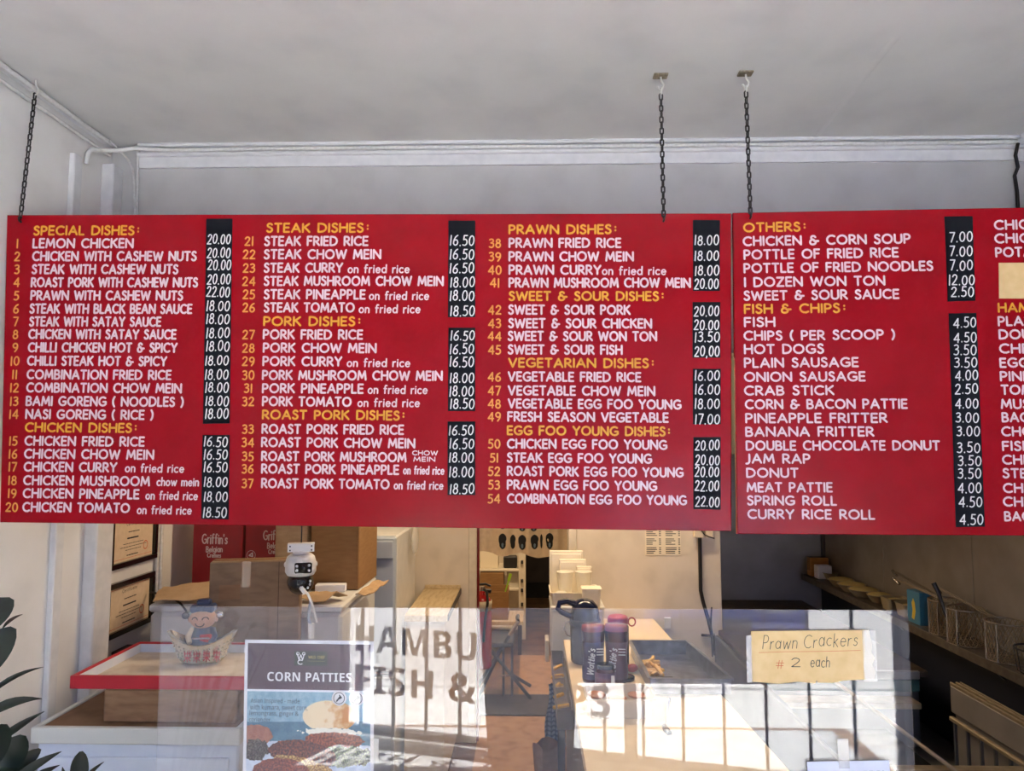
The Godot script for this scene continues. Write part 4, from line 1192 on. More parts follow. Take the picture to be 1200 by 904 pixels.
func figurine() -> void:
	var p := on_h(236.5, 776.5, 0.948)
	var s := 2.0 * p.distance_to(EYE) / FOCAL / 2.0       # metres per pixel there
	var f := thing("gold_ingot_figurine", "little smiling figure in a blue hat sitting in a silver gilt ingot boat", "figurine", Vector3(p.x, 0.9465, p.z), 0.12)
	# boat: lofted ovals, ends drawn up
	var grid := []
	var grid_in := []
	for i in 9:
		var k := i / 8.0
		var row := []
		var row_in := []
		for j in 33:
			var a := TAU * j / 32
			var rx := lerpf(19.0, 28.0, pow(k, 0.7))
			var rz := lerpf(10.0, 14.5, pow(k, 0.6))
			var lift := k * k * 13.0 * pow(absf(cos(a)), 2.5)
			var lob := 1.0 + 0.02 * sin(a * 14.0 + i * 2.0)
			row.append(Vector3(cos(a) * (rx + k * k * k * 7.0 * pow(absf(cos(a)), 2.0)) * lob, 1.0 + k * 19.0 + lift, sin(a) * rz * lob) * s)
			row_in.append(Vector3(cos(a) * (rx + k * k * k * 7.0 * pow(absf(cos(a)), 2.0)) * 0.93, 2.0 + k * 18.5 + lift, sin(a) * rz * 0.9) * s)
		grid.append(row)
		grid_in.append(row_in)
	var hull := MB.new()
	for g in [grid, grid_in]:
		var sg := 1.0 if g == grid else -1.0
		for i in 8:
			for j in 32:
				var o: Vector3 = (g[i][j] - Vector3(0, g[i][j].y - 0.01, 0)) * sg
				hull.quad(g[i][j], g[i][j + 1], g[i + 1][j + 1], g[i + 1][j], o)
	for j in 32:
		hull.quad(grid[8][j], grid[8][j + 1], grid_in[8][j + 1], grid_in[8][j], Vector3.UP)
		hull.flat(Vector3(0, 1.0 * s, 0), grid[0][j], grid[0][j + 1], Vector3.DOWN)
	part(hull.mesh(), "ingot_boat", M.silver_gilt, f)
	var beads := MB.new()
	for i in range(2, 7):
		for j in 26:
			var a := TAU * j / 26.0 + i * 0.12
			var q: Vector3 = grid[i][int(fposmod(a / TAU * 32.0, 32.0))]
			beads.ball(q * 1.005, Vector3.ONE * 1.25 * s, 6, 4)
	part(beads.mesh(), "relief_beads", M.silver_gilt, f)
	var red := MB.new()
	for i in 4:
		var x := -13.0 + i * 9.5
		var o := Vector3(x, 5.0, 16.2 - absf(x) * 0.12) * s
		for st in [[0, 8, 6, 8], [0, 4.5, 6, 4.5], [3, 10, 3, 0], [0, 1, 2.4, 4], [6, 1, 3.6, 4], [0.5, 10, 0.5, 6], [5.5, 9.5, 5.5, 6]]:
			ribbon(red, [Vector2(st[0], st[1]) * s, Vector2(st[2], st[3]) * s], false, 0.55 * s, o, Vector3.RIGHT, Vector3.UP, Vector3.BACK)
	part(red.mesh(), "red_characters", M.red_edge, f)
	part(bx(Vector3(17, 2.0, 6) * s, 0.5 * s, Vector3(1, 26.5, 7) * s), "mirror_plaque", M.chrome, f)
	# the sitting figure
	var y := 21.0
	part(MB.new().lathe([Vector2(0, y - 8) * s, Vector2(13, y - 6) * s, Vector2(14, y) * s, Vector2(11, y + 10) * s, Vector2(8, y + 16) * s, Vector2(0, y + 17) * s], 18, Vector3.ZERO, 1.0, 0.7).mesh(), "robe", M.figure_blue, f)
	part(MB.new().box(Vector3(5, y + 5, 6.5) * s, Vector3(12, 8, 5) * s, 1.5 * s).mesh(), "red_sash", M.red_edge, f)
	for e in [-1.0, 1.0]:
		part(MB.new().tube([Vector3(e * 9, y + 13, 0) * s, Vector3(e * 13, y + 6, 4) * s, Vector3(e * 10, y + 1, 9) * s], [3.6 * s, 3.4 * s, 2.4 * s], 8).mesh(), "arm", M.figure_cream if e < 0 else M.figure_blue, f)
	var head := part(MB.new().ball(Vector3(0, y + 24, 1) * s, Vector3(13, 10.5, 10) * s, 20, 12).mesh(), "head", M.figure_skin, f)
	var face := MB.new()
	for e in [-1.0, 1.0]:
		var arc := []
		for i in 7:
			arc.append(Vector2(cos(PI * i / 6.0) * 3.0, sin(PI * i / 6.0) * 2.2) * s)
		ribbon(face, arc, true, 0.55 * s, Vector3(e * 5.2, y + 24.5, 10.6) * s, Vector3(1, 0, -e * 0.35).normalized(), Vector3.UP, Vector3.BACK)
	var smile := []
	for i in 7:
		smile.append(Vector2(cos(PI + PI * i / 6.0) * 4.2, sin(PI + PI * i / 6.0) * 3.0) * s)
	ribbon(face, smile, true, 0.6 * s, Vector3(0, y + 20.5, 11.1) * s, Vector3.RIGHT, Vector3.UP, Vector3.BACK)
	part(face.mesh(), "face_marks", M.ink, head)
	part(MB.new().ball(Vector3(0, y + 22.5, 11.2) * s, Vector3(1.6, 1.4, 1.4) * s, 10, 6).mesh(), "nose", M.figure_skin, head)
	for e in [-1.0, 1.0]:
		part(MB.new().ball(Vector3(e * 13, y + 23, 0) * s, Vector3(2, 3.4, 2) * s, 10, 6).mesh(), "ear", M.figure_skin, head)
	var hat := part(MB.new().box(Vector3(0, y + 34, 0) * s, Vector3(24, 8, 15) * s, 2.5 * s).box(Vector3(0, y + 39, -2) * s, Vector3(14, 7, 9) * s, 2.0 * s).mesh(), "hat", M.figure_blue, f)
	for e in [-1.0, 1.0]:
		part(MB.new().ball(Vector3(e * 17, y + 27, 2) * s, Vector3(4, 3.6, 2.5) * s, 12, 8).mesh(), "hat_wing", M.figure_navy if e < 0 else M.chrome, hat)

func security_camera() -> void:
	var d := 2.42
	var p := at(353, 640, d)
	var k := d / FOCAL
	var c := thing("security_camera", "white twin lens security camera with a black ball hanging behind the menu board", "camera", p, 0.25)
	part(slab(v3(-15 * k, 2 * k, -0.012), v3(15 * k, 3.5 * k, 0.02), 0.001), "bracket", M.camera_white, c)
	part(slab(v3(-15 * k, -6 * k, 0.018), v3(15 * k, 3.5 * k, 0.021), 0.001), "bracket_face", M.camera_white, c)
	for e in [[-12, -4], [-12, 0.5], [12, -4], [12, 0.5]]:
		part(bx(Vector3(1.6, 1.6, 0.6) * k, 0.0, Vector3(e[0], e[1], 21.5 * 0.001 / k) * k), "screw_hole", M.black_plastic, c)
	part(slab(v3(-0.002, 3.5 * k, -0.008), v3(0.002, 0.16, -0.004), 0.0005), "hanger_strap", M.frame_dark, c)
	var arm := part(slab(v3(-0.01, 0.15, 0.0), v3(0.01, 0.16, 0.312), 0.001), "hanger_arm", M.camera_white, c)
	arm.rotation.y = -0.25
	part(MB.new().lathe([Vector2(0, -10) * k, Vector2(10, -10) * k, Vector2(9, -6) * k, Vector2(6, -3) * k, Vector2(0, -3) * k], 20).mesh(), "neck", M.camera_white, c)
	var body := part(MB.new().lathe([Vector2(0, -9) * k, Vector2(12, -9) * k, Vector2(15.5, -12) * k, Vector2(17.5, -19) * k, Vector2(17.5, -29) * k, Vector2(15, -33) * k, Vector2(0, -34) * k], 28).mesh(), "housing", M.camera_white, c)
	var panel := part(MB.new().box(Vector3(3.5, -23, 15.6) * k, Vector3(19, 12, 5) * k, 1.5 * k).mesh(), "lens_panel", M.black_gloss, c)
	for e in [[-3.4, -20.5], [10.0, -20.0], [-3.4, -25.5], [10.0, -25.5]]:
		part(MB.new().ball(Vector3(e[0], e[1], 18.0) * k, Vector3(1.7, 1.7, 0.8) * k, 10, 6).mesh(), "lamp_eye", M.lens_glint, panel)
	part(MB.new().ball(Vector3(3.5, -23, 18.0) * k, Vector3(3.2, 3.2, 1.2) * k, 14, 8).mesh(), "lens", M.black_gloss, panel)
	var ball := part(MB.new().ball(Vector3(0, -41, 0) * k, Vector3(15, 14.5, 15) * k, 24, 14).mesh(), "camera_ball", M.black_gloss, c)
	var face := Vector3(3.5, -40, 14) * k
	part(MB.new().ball(face + Vector3(0, 0, 0.6 * k), Vector3(4.5, 4.5, 1.6) * k, 14, 8).mesh(), "lens", M.black_gloss, ball)
	for i in 8:
		var a := PI * 0.95 + i * PI * 1.1 / 7.0
		part(MB.new().ball(face + Vector3(cos(a) * 8.0, sin(a) * 8.0, -2.2) * k, Vector3(1.4, 1.8, 1.2) * k, 8, 6).mesh(), "lamp_eye", M.lens_glint, ball)
	for e in [-1.0, 1.0]:
		part(MB.new().ball(Vector3(e * 17.4, -21, 0) * k, Vector3(1.4, 3, 3) * k, 10, 6).mesh(), "hinge_cap", M.camera_white, c)
	var L := func(x: float, y: float, dd: float) -> Vector3: return c.basis.inverse() * (at(x, y, dd) - p)
	part(MB.new().tube([L.call(343, 676, 2.44), L.call(347, 683, 2.4), L.call(354, 690, 2.38), L.call(361, 697, 2.38), L.call(365, 706, 2.385), L.call(369, 722, 2.4), L.call(371, 730, 2.4)], 0.0042, 8).mesh(), "cable", M.camera_white, c)
	part(MB.new().tube([L.call(352.5, 688.5, 2.38), L.call(358, 696, 2.379)], 0.007, 8).mesh(), "cable_joint", M.camera_white, c)
	part(MB.new().tube([L.call(364.5, 704, 2.39), L.call(362, 715, 2.4), L.call(361.5, 726, 2.4), L.call(364.5, 733, 2.4)], 0.005, 8).mesh(), "cable", M.enamel_grey, c)
	part(MB.new().tube([L.call(364.8, 731, 2.4), L.call(364.5, 748, 2.4)], 0.0095, 10).mesh(), "plug", M.camera_white, c)

func certificates() -> void:
	var frames := [[-3.03, -2.69, 0.958, 1.155], [-3.04, -2.70, 1.205, 1.402]]
	for i in 2:
		var q: Array = frames[i]
		var cz: float = (q[0] + q[1]) * 0.5
		var c := thing("framed_certificate", ["black framed certificate hung lower on the left wall", "black framed certificate hung higher on the left wall, partly behind the menu board"][i], "certificate", Vector3(WALL_L, q[2], cz), PI / 2, "framed certificates on the left wall")
		var w: float = q[1] - q[0]
		var h: float = q[3] - q[2]
		var t := 0.02
		for e in [[0, 0, w, t], [0, h - t, w, h], [0, t, t, h - t], [w - t, t, w, h - t]]:
			part(slab(v3(e[0] - w * 0.5, e[1], 0.0), v3(e[2] - w * 0.5, e[3], 0.02), 0.002), "frame_bar", M.black_gloss, c)
		part(slab(v3(-w * 0.5 + t, t, 0.002), v3(w * 0.5 - t, h - t, 0.006)), "paper", M.certificate, c)
		var ink := MB.new()
		letter(ink, "Certificate", Vector3(-w * 0.15, h * 0.78 - 0.004, 0.0066), Vector3.RIGHT, Vector3.UP, 0.013, w * 0.3, 0.0013, 0.15)
		for ln in [[0.64, 0.2, 0.004], [0.52, 0.24, 0.007], [0.42, 0.4, 0.003], [0.36, 0.52, 0.003], [0.3, 0.3, 0.003], [0.2, 0.24, 0.005]]:
			var x: float = -w * ln[1] * 0.5
			while x < w * ln[1] * 0.5:
				var e := x + rng.randf_range(0.006, 0.018)
				ribbon(ink, [Vector2(x, h * ln[0]), Vector2(e, h * ln[0])], false, ln[2] * 0.4, Vector3(0, 0, 0.0066), Vector3.RIGHT, Vector3.UP, Vector3.BACK)
				x = e + 0.004
		part(ink.mesh(), "print", M.ink, c)
		var seal := MB.new()
		var ring := []
		for k in 17:
			ring.append(Vector2(cos(TAU * k / 16), sin(TAU * k / 16)) * 0.016)
		ribbon(seal, ring, true, 0.002, Vector3(w * 0.28, h * 0.32, 0.0066), Vector3.RIGHT, Vector3.UP, Vector3.BACK)
		for y in [0.15, 0.86]:
			ribbon(seal, [Vector2(-w * 0.42, h * y), Vector2(w * 0.42, h * y)], false, 0.0008, Vector3(0, 0, 0.0066), Vector3.RIGHT, Vector3.UP, Vector3.BACK)
		part(seal.mesh(), "red_seal", M.red_pencil, c)
	# bare nail, plug box and conduits on that wall
	var plug := on_x(139, 763, WALL_L)
	one(bx(Vector3(0.11, 0.02, 0.03), 0.004, Vector3(0, 0, 0.016)), "plug_adaptor", M.black_plastic, "black plug adaptor low on the left wall below the certificates", "adaptor", plug, PI / 2)
	for e in [[184.5, 0.008, "slim white conduit on the left wall just past the certificates"], [188.5, 0.011, "thicker white conduit on the left wall, furthest from the certificates"]]:
		var q := on_x(e[0], 640, WALL_L + 0.012)
		one(MB.new().tube([Vector3(0, 2.48, 0), Vector3(0, 1.3, 0.002), Vector3(0, 0.9, 0)], e[1], 8).mesh(), "conduit", M.cable_white, e[2], "conduit", Vector3(q.x, 0, q.z))
	one(MB.new().tube([on_x(176, 694, WALL_L + 0.02), at(190, 697, 2.95), at(202, 701, 2.85), at(212, 708, 2.77), at(218, 716, 2.755), at(222, 728, 2.755)], 0.004, 6).mesh(), "black_lead", M.black_rubber, "thin black lead drooping over the front of the freezer", "lead")


# ---------------------------------------------------------------- middle of the kitchen
const BENCH_Y := 0.85

func rounded(w: float, d: float, r: float, n := 5) -> PackedVector2Array:
	var out := PackedVector2Array()
	for q in [[1, 1, 0], [-1, 1, 90], [-1, -1, 180], [1, -1, 270]]:
		for i in n:
			var a := deg_to_rad(q[2] + 90.0 * i / (n - 1))
			out.append(Vector2(q[0] * (w * 0.5 - r) + cos(a) * r, q[1] * (d * 0.5 - r) + sin(a) * r))
	return out

# open tub: rounded rectangle walls that taper, with a rolled rim
func tub(mb: MB, w: float, d: float, h: float, taper: float, wall: float, r := 0.015, at_ := Vector3.ZERO, lip := 0.003) -> void:
	var rings := []
	for e in [[1.0 - taper, 0.0, 0.0], [1.0, h, 0.0], [1.0, h, lip], [1.0, h + 0.002, lip], [1.0, h + 0.002, -wall], [1.0 - taper, wall, -wall]]:
		var ring := []
		for p in rounded(w * e[0] + e[2] * 2.0, d * e[0] + e[2] * 2.0, r):
			ring.append(at_ + Vector3(p.x, e[1], p.y))
		rings.append(ring)
	for k in rings.size() - 1:
		var n: int = rings[k].size()
		for i in n:
			var j := (i + 1) % n
			var c := at_ + Vector3(0, h * 0.5, 0)
			var o: Vector3 = ((rings[k][i] + rings[k + 1][j]) * 0.5 - c) * Vector3(1, 0.2, 1)
			if k == 4:
				o = -o
			if k == 3:
				o = Vector3.UP
			mb.quad(rings[k][i], rings[k][j], rings[k + 1][j], rings[k + 1][i], o)
	for k in [0, 5]:
		var n: int = rings[k].size()
		var c := at_ + Vector3(0, rings[k][0].y - at_.y, 0)
		for i in n:
			mb.flat(c, rings[k][i], rings[k][(i + 1) % n], Vector3.DOWN if k == 0 else Vector3.UP)

func middle() -> void:
	# service bench running away from the counter
	var b := thing("service_bench", "cream topped service bench running back from the counter to the wall", "bench", Vector3(0.4, 0, -2.7))
	var poly := PackedVector2Array()
	for p in [[0.139, -1.9], [0.139, -3.2], [0.335, -3.2], [0.335, -3.595], [0.577, -3.595], [0.645, -1.9]]:
		poly.append(Vector2(p[0] - 0.4, -(p[1] + 2.7)))
	var top := MB.new()
	top.t = Transform3D(Basis(Vector3.RIGHT, -PI / 2), Vector3.ZERO)
	top.prism(poly, 0.815, BENCH_Y)
	part(top.mesh(), "bench_top", M.bench_cream, b)
	part(slab(v3(-0.24, 0, 0.78), v3(0.15, 0.815, -0.48), 0.004), "carcass", M.steel_mid, b)
	part(slab(v3(-0.262, 0.1, 0.8), v3(-0.242, 0.82, -0.3), 0.003), "side_panel", M.steel_mid, b)
	# chip gutter hung on the left side of the bench
	var g := thing("chip_gutter", "narrow steel gutter with chips along the left side of the service bench", "gutter", Vector3(0.11, 0.76, -2.8))
	var gm := MB.new()
	gm.box(Vector3(0, 0.002, 0), Vector3(0.05, 0.004, 0.7))
	gm.box(Vector3(-0.024, 0.03, 0), Vector3(0.003, 0.06, 0.7), 0.0008)
	gm.box(Vector3(0.024, 0.03, 0), Vector3(0.003, 0.06, 0.7), 0.0008)
	gm.box(Vector3(0, 0.03, 0.35), Vector3(0.05, 0.06, 0.003), 0.0008)
	gm.box(Vector3(0, 0.03, -0.35), Vector3(0.05, 0.06, 0.003), 0.0008)
	part(gm.mesh(), "trough", M.steel_mid, g)
	part(slab(v3(-0.024, -0.76, 0.34), v3(0.0, 0.0, 0.349), 0.002), "leg_panel", M.navy_panel, g)
	for i in 8:
		chip("potato chip in the steel gutter beside the service bench", Vector3(0.105 + rng.randf_range(-0.006, 0.006), 0.775 + (i % 2) * 0.02, -2.62 - i * 0.055), "chips in the gutter")
	# square white appliance box with its crate of tubs, on a dark steel stand
	var a := at(646, 772, 3.32)
	var a2 := at(645, 711, 3.32)
	var st := thing("steel_stand", "dark steel stand beneath the white box", "stand", Vector3(a.x + 0.1, 0, -3.42))
	part(slab(v3(-0.085, a.y - 0.03, 0.12), v3(0.13, a.y - 0.002, -0.14), 0.003), "stand_top", M.steel_dark, st)
	for e in [[-0.07, 0.1], [0.115, 0.1], [-0.07, -0.12], [0.115, -0.12]]:
		part(slab(v3(e[0] - 0.015, 0, e[1] - 0.015), v3(e[0] + 0.015, a.y - 0.03, e[1] + 0.015), 0.002), "leg", M.steel_dark, st)
	var wb := thing("white_box", "white enamelled box under the crate of plastic tubs", "box", Vector3(a.x + 0.115, a.y, -3.44))
	part(slab(v3(-0.115, 0, 0.12), v3(0.115, a2.y - a.y - 0.014, -0.13), 0.008), "body", M.enamel, wb)
	part(slab(v3(-0.118, a2.y - a.y - 0.013, 0.123), v3(0.118, a2.y - a.y, -0.133), 0.004), "lid", M.enamel, wb)
	one(bx(Vector3(0.016, 0.09, 0.1), 0.003, Vector3(0, 0.045, 0)), "white_board", M.trim_cream, "small white board leaning beside the steel stand", "board", at(641, 772, 3.36))
	tubs(Vector3(a.x + 0.105, a2.y + 0.001, -3.43))
	bench_things()
	# wall notice, junction box, leads on the servery wall
	var n0 := at(756, 651, 3.598)
	var n1 := at(797.5, 618, 3.598)
	var nt := thing("wall_notice", "paper notice with two columns of small print on the cream wall", "notice", Vector3(n0.x, n0.y, -3.5985))
	part(slab(v3(0, 0, -0.0006), v3(n1.x - n0.x, n1.y - n0.y + 0.06, 0.0004)), "paper", M.paper_cream, nt)
	var ink := MB.new()
	var k := 3.6 / FOCAL
	for blk in [[2, 12], [24, 12]]:
		for row in 16:
			if row % 5 == 4:
				continue
			var y := 2.5 + row * 2.0
			ribbon(ink, [Vector2(blk[0], y) * k, Vector2(blk[0] + 6 + rng.randf() * 6, y) * k], false, 0.45 * k, Vector3(0, 0, 0.0006), Vector3.RIGHT, Vector3.UP, Vector3.BACK)
			ribbon(ink, [Vector2(blk[0] + 14.5, y) * k, Vector2(blk[0] + 16, y) * k], false, 0.5 * k, Vector3(0, 0, 0.0006), Vector3.RIGHT, Vector3.UP, Vector3.BACK)
	part(ink.mesh(), "print", M.ink, nt)
	var j := at(824, 626, 3.585)
	var jb := thing("junction_box", "cream junction box high on the cream wall above a black cable", "junction box", Vector3(j.x, j.y, -3.598))
	part(slab(v3(-0.045, -0.016, 0), v3(0.0, 0.06, 0.03), 0.003), "box", M.cream_paint, jb)
	part(slab(v3(0.008, -0.016, 0), v3(0.045, 0.06, 0.025), 0.003), "box", M.cream_paint, jb)
	part(MB.new().tube([Vector3(-0.02, 0.03, 0.032), Vector3(0.0, 0.0, 0.036), Vector3(0.025, -0.012, 0.03), Vector3(0.05, -0.02, 0.02)], 0.003, 6).mesh(), "wire", M.black_rubber, jb)
	one(MB.new().tube([at(820, 630, 3.59), at(820.5, 660, 3.59), at(821, 692, 3.59), at(824, 706, 3.59), at(830, 726, 3.59), at(835, 748, 3.59), at(838, 768, 3.59)], 0.0085, 8).mesh(), "black_cable", M.black_rubber, "thick black cable running down the cream wall from the junction box", "cable")
	one(MB.new().tube([at(822, 744.5, 3.59), at(832, 745.5, 3.59), at(838, 744, 3.585)], 0.006, 6).mesh(), "cable_clip", M.black_rubber, "short black stub across the cable on the cream wall", "clip")
	one(MB.new().tube([at(834, 712, 3.59), at(833, 730, 3.59), at(835, 770, 3.59)], 0.004, 6).mesh(), "thin_cable", M.black_rubber, "thin dark cable at the right end of the cream wall", "cable")
	one(bx(Vector3(0.03, 0.05, 0.012), 0.002, Vector3(0, 0, 0.006)), "socket_outlet", M.enamel, "small white socket low on the cream wall above the bench", "socket", at(782, 730, 3.6))
	# towel and paper bag by the stand
	var tg := []
	for i in 9:
		var row := []
		for q in 9:
			var f := q / 8.0 - 0.5
			row.append(Vector3(f * (0.05 + i * 0.004) + 0.006 * sin(i * 0.9), -i * 0.03, 0.012 * sin(q * 2.2 + i * 0.3)))
		tg.append(row)
	var tb := []
	for row in tg:
		var r2 := []
		for q in row:
			r2.append(q + Vector3(0, 0, -0.004))
		tb.append(r2)
	one(MB.new().sheet(tg, Vector3.BACK).sheet(tb, Vector3.FORWARD).mesh(), "checked_towel", M.towel, "blue checked towel hanging beside the service bench", "towel", at(650, 802, 3.1))
	var bagp := on_h(648, 904, 0.0)
	var bp := at(652, 872, 3.0)
	var pb := thing("paper_bag", "crumpled brown paper bag below the towel", "bag", Vector3(0.068, 0.0, -3.0))
	var rows := []
	for i in 8:
		var row := []
		for q in 17:
			var an := TAU * q / 16
			var rad := 0.058 * (1.0 + 0.1 * sin(an * 5 + i * 1.7) + (0.1 if i == 7 else 0.0))
			row.append(Vector3(cos(an) * rad * 0.9, i * bp.y / 7.0 + (0.012 * sin(an * 3.0) if i == 7 else 0.0), sin(an) * rad * 0.7))
		rows.append(row)
	var bm := MB.new()
	for i in 7:
		for q in 16:
			bm.quad(rows[i][q], rows[i][q + 1], rows[i + 1][q + 1], rows[i + 1][q], rows[i][q] * Vector3(1, 0, 1))
	part(bm.mesh(), "bag_wall", M.paper_bag, pb)

var chip_meshes := []
func chip(label: String, pos: Vector3, group: String) -> void:
	if chip_meshes.is_empty():
		for i in 3:
			chip_meshes.append(bx(Vector3(0.012, 0.011, 0.04 + i * 0.012), 0.003))
	var o := one(chip_meshes[rng.randi() % 3], "potato_chip", M.chip, label, "chip", pos, rng.randf() * TAU, group)
	o.rotation.x = rng.randf_range(-0.3, 0.3)

func tubs(o: Vector3) -> void:
	var k := 3.4 / FOCAL
	var cr := MB.new()
	tub(cr, 0.215, 0.2, 0.055, 0.08, 0.004)
	one(cr.mesh(), "plastic_crate", M.tub_white, "shallow white plastic crate on the white box", "crate", o + Vector3(0.0, 0, 0.01))
	var hs := [[-7.5, 40, 53, -0.07, "tall white plastic lid standing at the back of the crate"], [-0.5, 32, 44, -0.045, "white plastic lid standing in front of the tallest one"], [12.5, 18, 37, -0.02, "narrow white plastic lid at the right of the standing lids"]]
	for i in 3:
		var e: Array = hs[i]
		var m := MB.new()
		m.box(Vector3(0, e[2] * k * 0.5, 0), Vector3(e[1] * k, e[2] * k, 0.012), 0.004)
		m.box(Vector3(0, e[2] * k * 0.5, 0.008), Vector3(e[1] * k * 0.86, e[2] * k * 0.86, 0.006), 0.002)
		var l := one(m.mesh(), "tub_lid", M.tub_white, e[4], "lid", o + Vector3(e[0] * k, 0.008, e[3]), 0.0, "plastic lids in the crate")
		l.rotation.x = -0.03
	var cup := MB.new()
	cup.lathe([Vector2(0, 0.001), Vector2(0.024, 0), Vector2(0.036, 0.125), Vector2(0.038, 0.127), Vector2(0.038, 0.13), Vector2(0.035, 0.13), Vector2(0.023, 0.003), Vector2(0, 0.003)], 24)
	one(cup.mesh(), "plastic_cup", M.tub_clear, "tall cloudy plastic cup standing in the crate", "cup", o + Vector3(-0.04, 0.007, 0.035), 0.0, "cups in the crate")
	one(cup.mesh(), "plastic_cup", M.tub_clear, "cloudy plastic cup behind the tall one in the crate", "cup", o + Vector3(0.042, 0.007, 0.03), 0.0, "cups in the crate")
	var sq := MB.new()
	tub(sq, 0.08, 0.07, 0.085, 0.12, 0.003)
	sq.box(Vector3(0, 0.088, 0), Vector3(0.085, 0.006, 0.075), 0.002)
	one(sq.mesh(), "square_tub", M.tub_white, "square white tub with a lid at the right end of the crate", "tub", o + Vector3(0.066, 0.0, 0.158))
	var small := MB.new()
	small.lathe([Vector2(0, 0.001), Vector2(0.018, 0), Vector2(0.025, 0.04), Vector2(0.026, 0.043), Vector2(0.02, 0.05), Vector2(0, 0.05)], 18)
	one(small.mesh(), "small_pot", M.tub_clear, "small round plastic pot at the left of the crate", "pot", o + Vector3(-0.06, 0.007, 0.074))

func bench_things() -> void:
	# navy drink jug with a handle
	var p := on_h(686, 776, BENCH_Y)
	var k := p.distance_to(EYE) / FOCAL
	var j := thing("drink_jug", "grey drink jug with a glossy navy lid and handle", "jug", p)
	part(MB.new().lathe([Vector2(0, 0.001), Vector2(14, 0) * k, Vector2(16, 2) * k, Vector2(16.5, 45) * k, Vector2(14.5, 47) * k, Vector2(0, 47) * k], 28).mesh(), "body", M.jug_grey, j)
	part(MB.new().lathe([Vector2(16.8, 40) * k, Vector2(17.2, 40) * k, Vector2(17.2, 46) * k, Vector2(15, 47) * k], 28).mesh(), "collar", M.jug_grey, j)
	part(MB.new().lathe([Vector2(16, 46) * k, Vector2(15.8, 52) * k, Vector2(14, 60) * k, Vector2(9, 66) * k, Vector2(3, 68) * k, Vector2(0, 68) * k], 28).mesh(), "lid", M.navy_gloss, j)
	part(MB.new().tube([Vector3(-11, 62, 0) * k, Vector3(-20, 65.5, 2) * k, Vector3(-28, 64, 4) * k, Vector3(-30, 58, 5) * k, Vector3(-26, 54, 4) * k, Vector3(-18, 50, 2) * k, Vector3(-13, 49, 0) * k], [3.5 * k, 3.4 * k, 3.2 * k, 3.0 * k, 3.0 * k, 3.2 * k, 3.4 * k], 10).mesh(), "handle", M.navy_gloss, j)
	part(MB.new().tube([Vector3(-15.5, 44, 2) * k, Vector3(-22, 43, 3) * k, Vector3(-23.5, 36, 3) * k, Vector3(-20, 29, 3) * k, Vector3(-16, 27, 2) * k], 0.8 * k, 6).mesh(), "wire_loop", M.chrome, j)
	# two sauce bottles
	for i in 2:
		var q := on_h(695.5 + i * 27.3, 799, BENCH_Y)
		var s := q.distance_to(EYE) / FOCAL
		var b := thing("sauce_bottle", ["dark red sauce bottle with a blue label next to the navy jug", "dark red sauce bottle with a purple label in front of the red lidded jar"][i], "sauce bottle", q, [0.12, -0.08][i], "sauce bottles on the service bench")
		part(MB.new().lathe([Vector2(0, 0.001), Vector2(11, 0) * s, Vector2(12, 2) * s, Vector2(12, 14) * s, Vector2(11.2, 22) * s, Vector2(11.4, 34) * s, Vector2(12.4, 46) * s, Vector2(12.7, 54) * s, Vector2(12.4, 58) * s, Vector2(11.5, 59.5) * s, Vector2(0, 59.5) * s], 28, Vector3.ZERO, 1.0, 0.72).mesh(), "bottle", M.sauce_red, b)
		part(MB.new().lathe([Vector2(12.2, 4) * s, Vector2(12.4, 14) * s, Vector2(11.5, 22) * s, Vector2(11.7, 34) * s, Vector2(12.4, 43) * s], 28, Vector3.ZERO, 1.0, 0.72).mesh(), "label", [M.label_blue, M.label_purple][i], b)
		part(MB.new().lathe([Vector2(12.8, 54) * s, Vector2(13, 55) * s, Vector2(12.8, 58) * s, Vector2(12, 60.5) * s, Vector2(0, 61) * s], 28, Vector3.ZERO, 1.0, 0.72).mesh(), "shoulder", M.sauce_clear, b)
		var lt := MB.new()
		letter(lt, "Wattie's", Vector3(-1.5, 9, 9.3) * s, Vector3(0.08, 1, 0).normalized(), Vector3(-1, 0.08, 0).normalized(), 7 * s, 27 * s, 1.2 * s, 0.25, 0.05)
		for y in [36.5, 33.5, 30.5]:
			ribbon(lt, [Vector2(0, 0), Vector2(7, 0) * s], false, 0.5 * s, Vector3(2, y, 9.4) * s, Vector3.RIGHT, Vector3.UP, Vector3.BACK)
		part(lt.mesh(), "lettering", M.paint_pure, b)
	# red lidded jar behind
	var rj := on_h(727, 790, BENCH_Y)
	var rk := rj.distance_to(EYE) / FOCAL
	var r := thing("red_lid_jar", "clear jar with a red screw lid and loop behind the sauce bottles", "jar", rj + Vector3(0, 0, -0.06))
	part(MB.new().lathe([Vector2(0, 0.001), Vector2(11, 0) * rk, Vector2(12, 3) * rk, Vector2(12, 46) * rk, Vector2(10, 49) * rk, Vector2(0, 49) * rk], 24).mesh(), "body", M.sauce_red, r)
	part(MB.new().lathe([Vector2(10.5, 48) * rk, Vector2(11.5, 49) * rk, Vector2(11.5, 55) * rk, Vector2(10, 57.5) * rk, Vector2(0, 58) * rk], 24).mesh(), "lid", M.lid_red, r)
	var ring := []
	for i in 12:
		ring.append(Vector3(15.5 + cos(TAU * i / 12) * 4.0, 51 + sin(TAU * i / 12) * 4.6, 0) * rk)
	part(MB.new().tube(ring, 0.9 * rk, 6, true).mesh(), "loop", M.lid_red, r)
	# preserve jar, small lid
	var pj := on_h(708, 801, BENCH_Y)
	var pk := pj.distance_to(EYE) / FOCAL
	var pr := thing("preserve_jar", "small jar with a purple and red label before the sauce bottles", "jar", pj + Vector3(0, 0, 0.035))
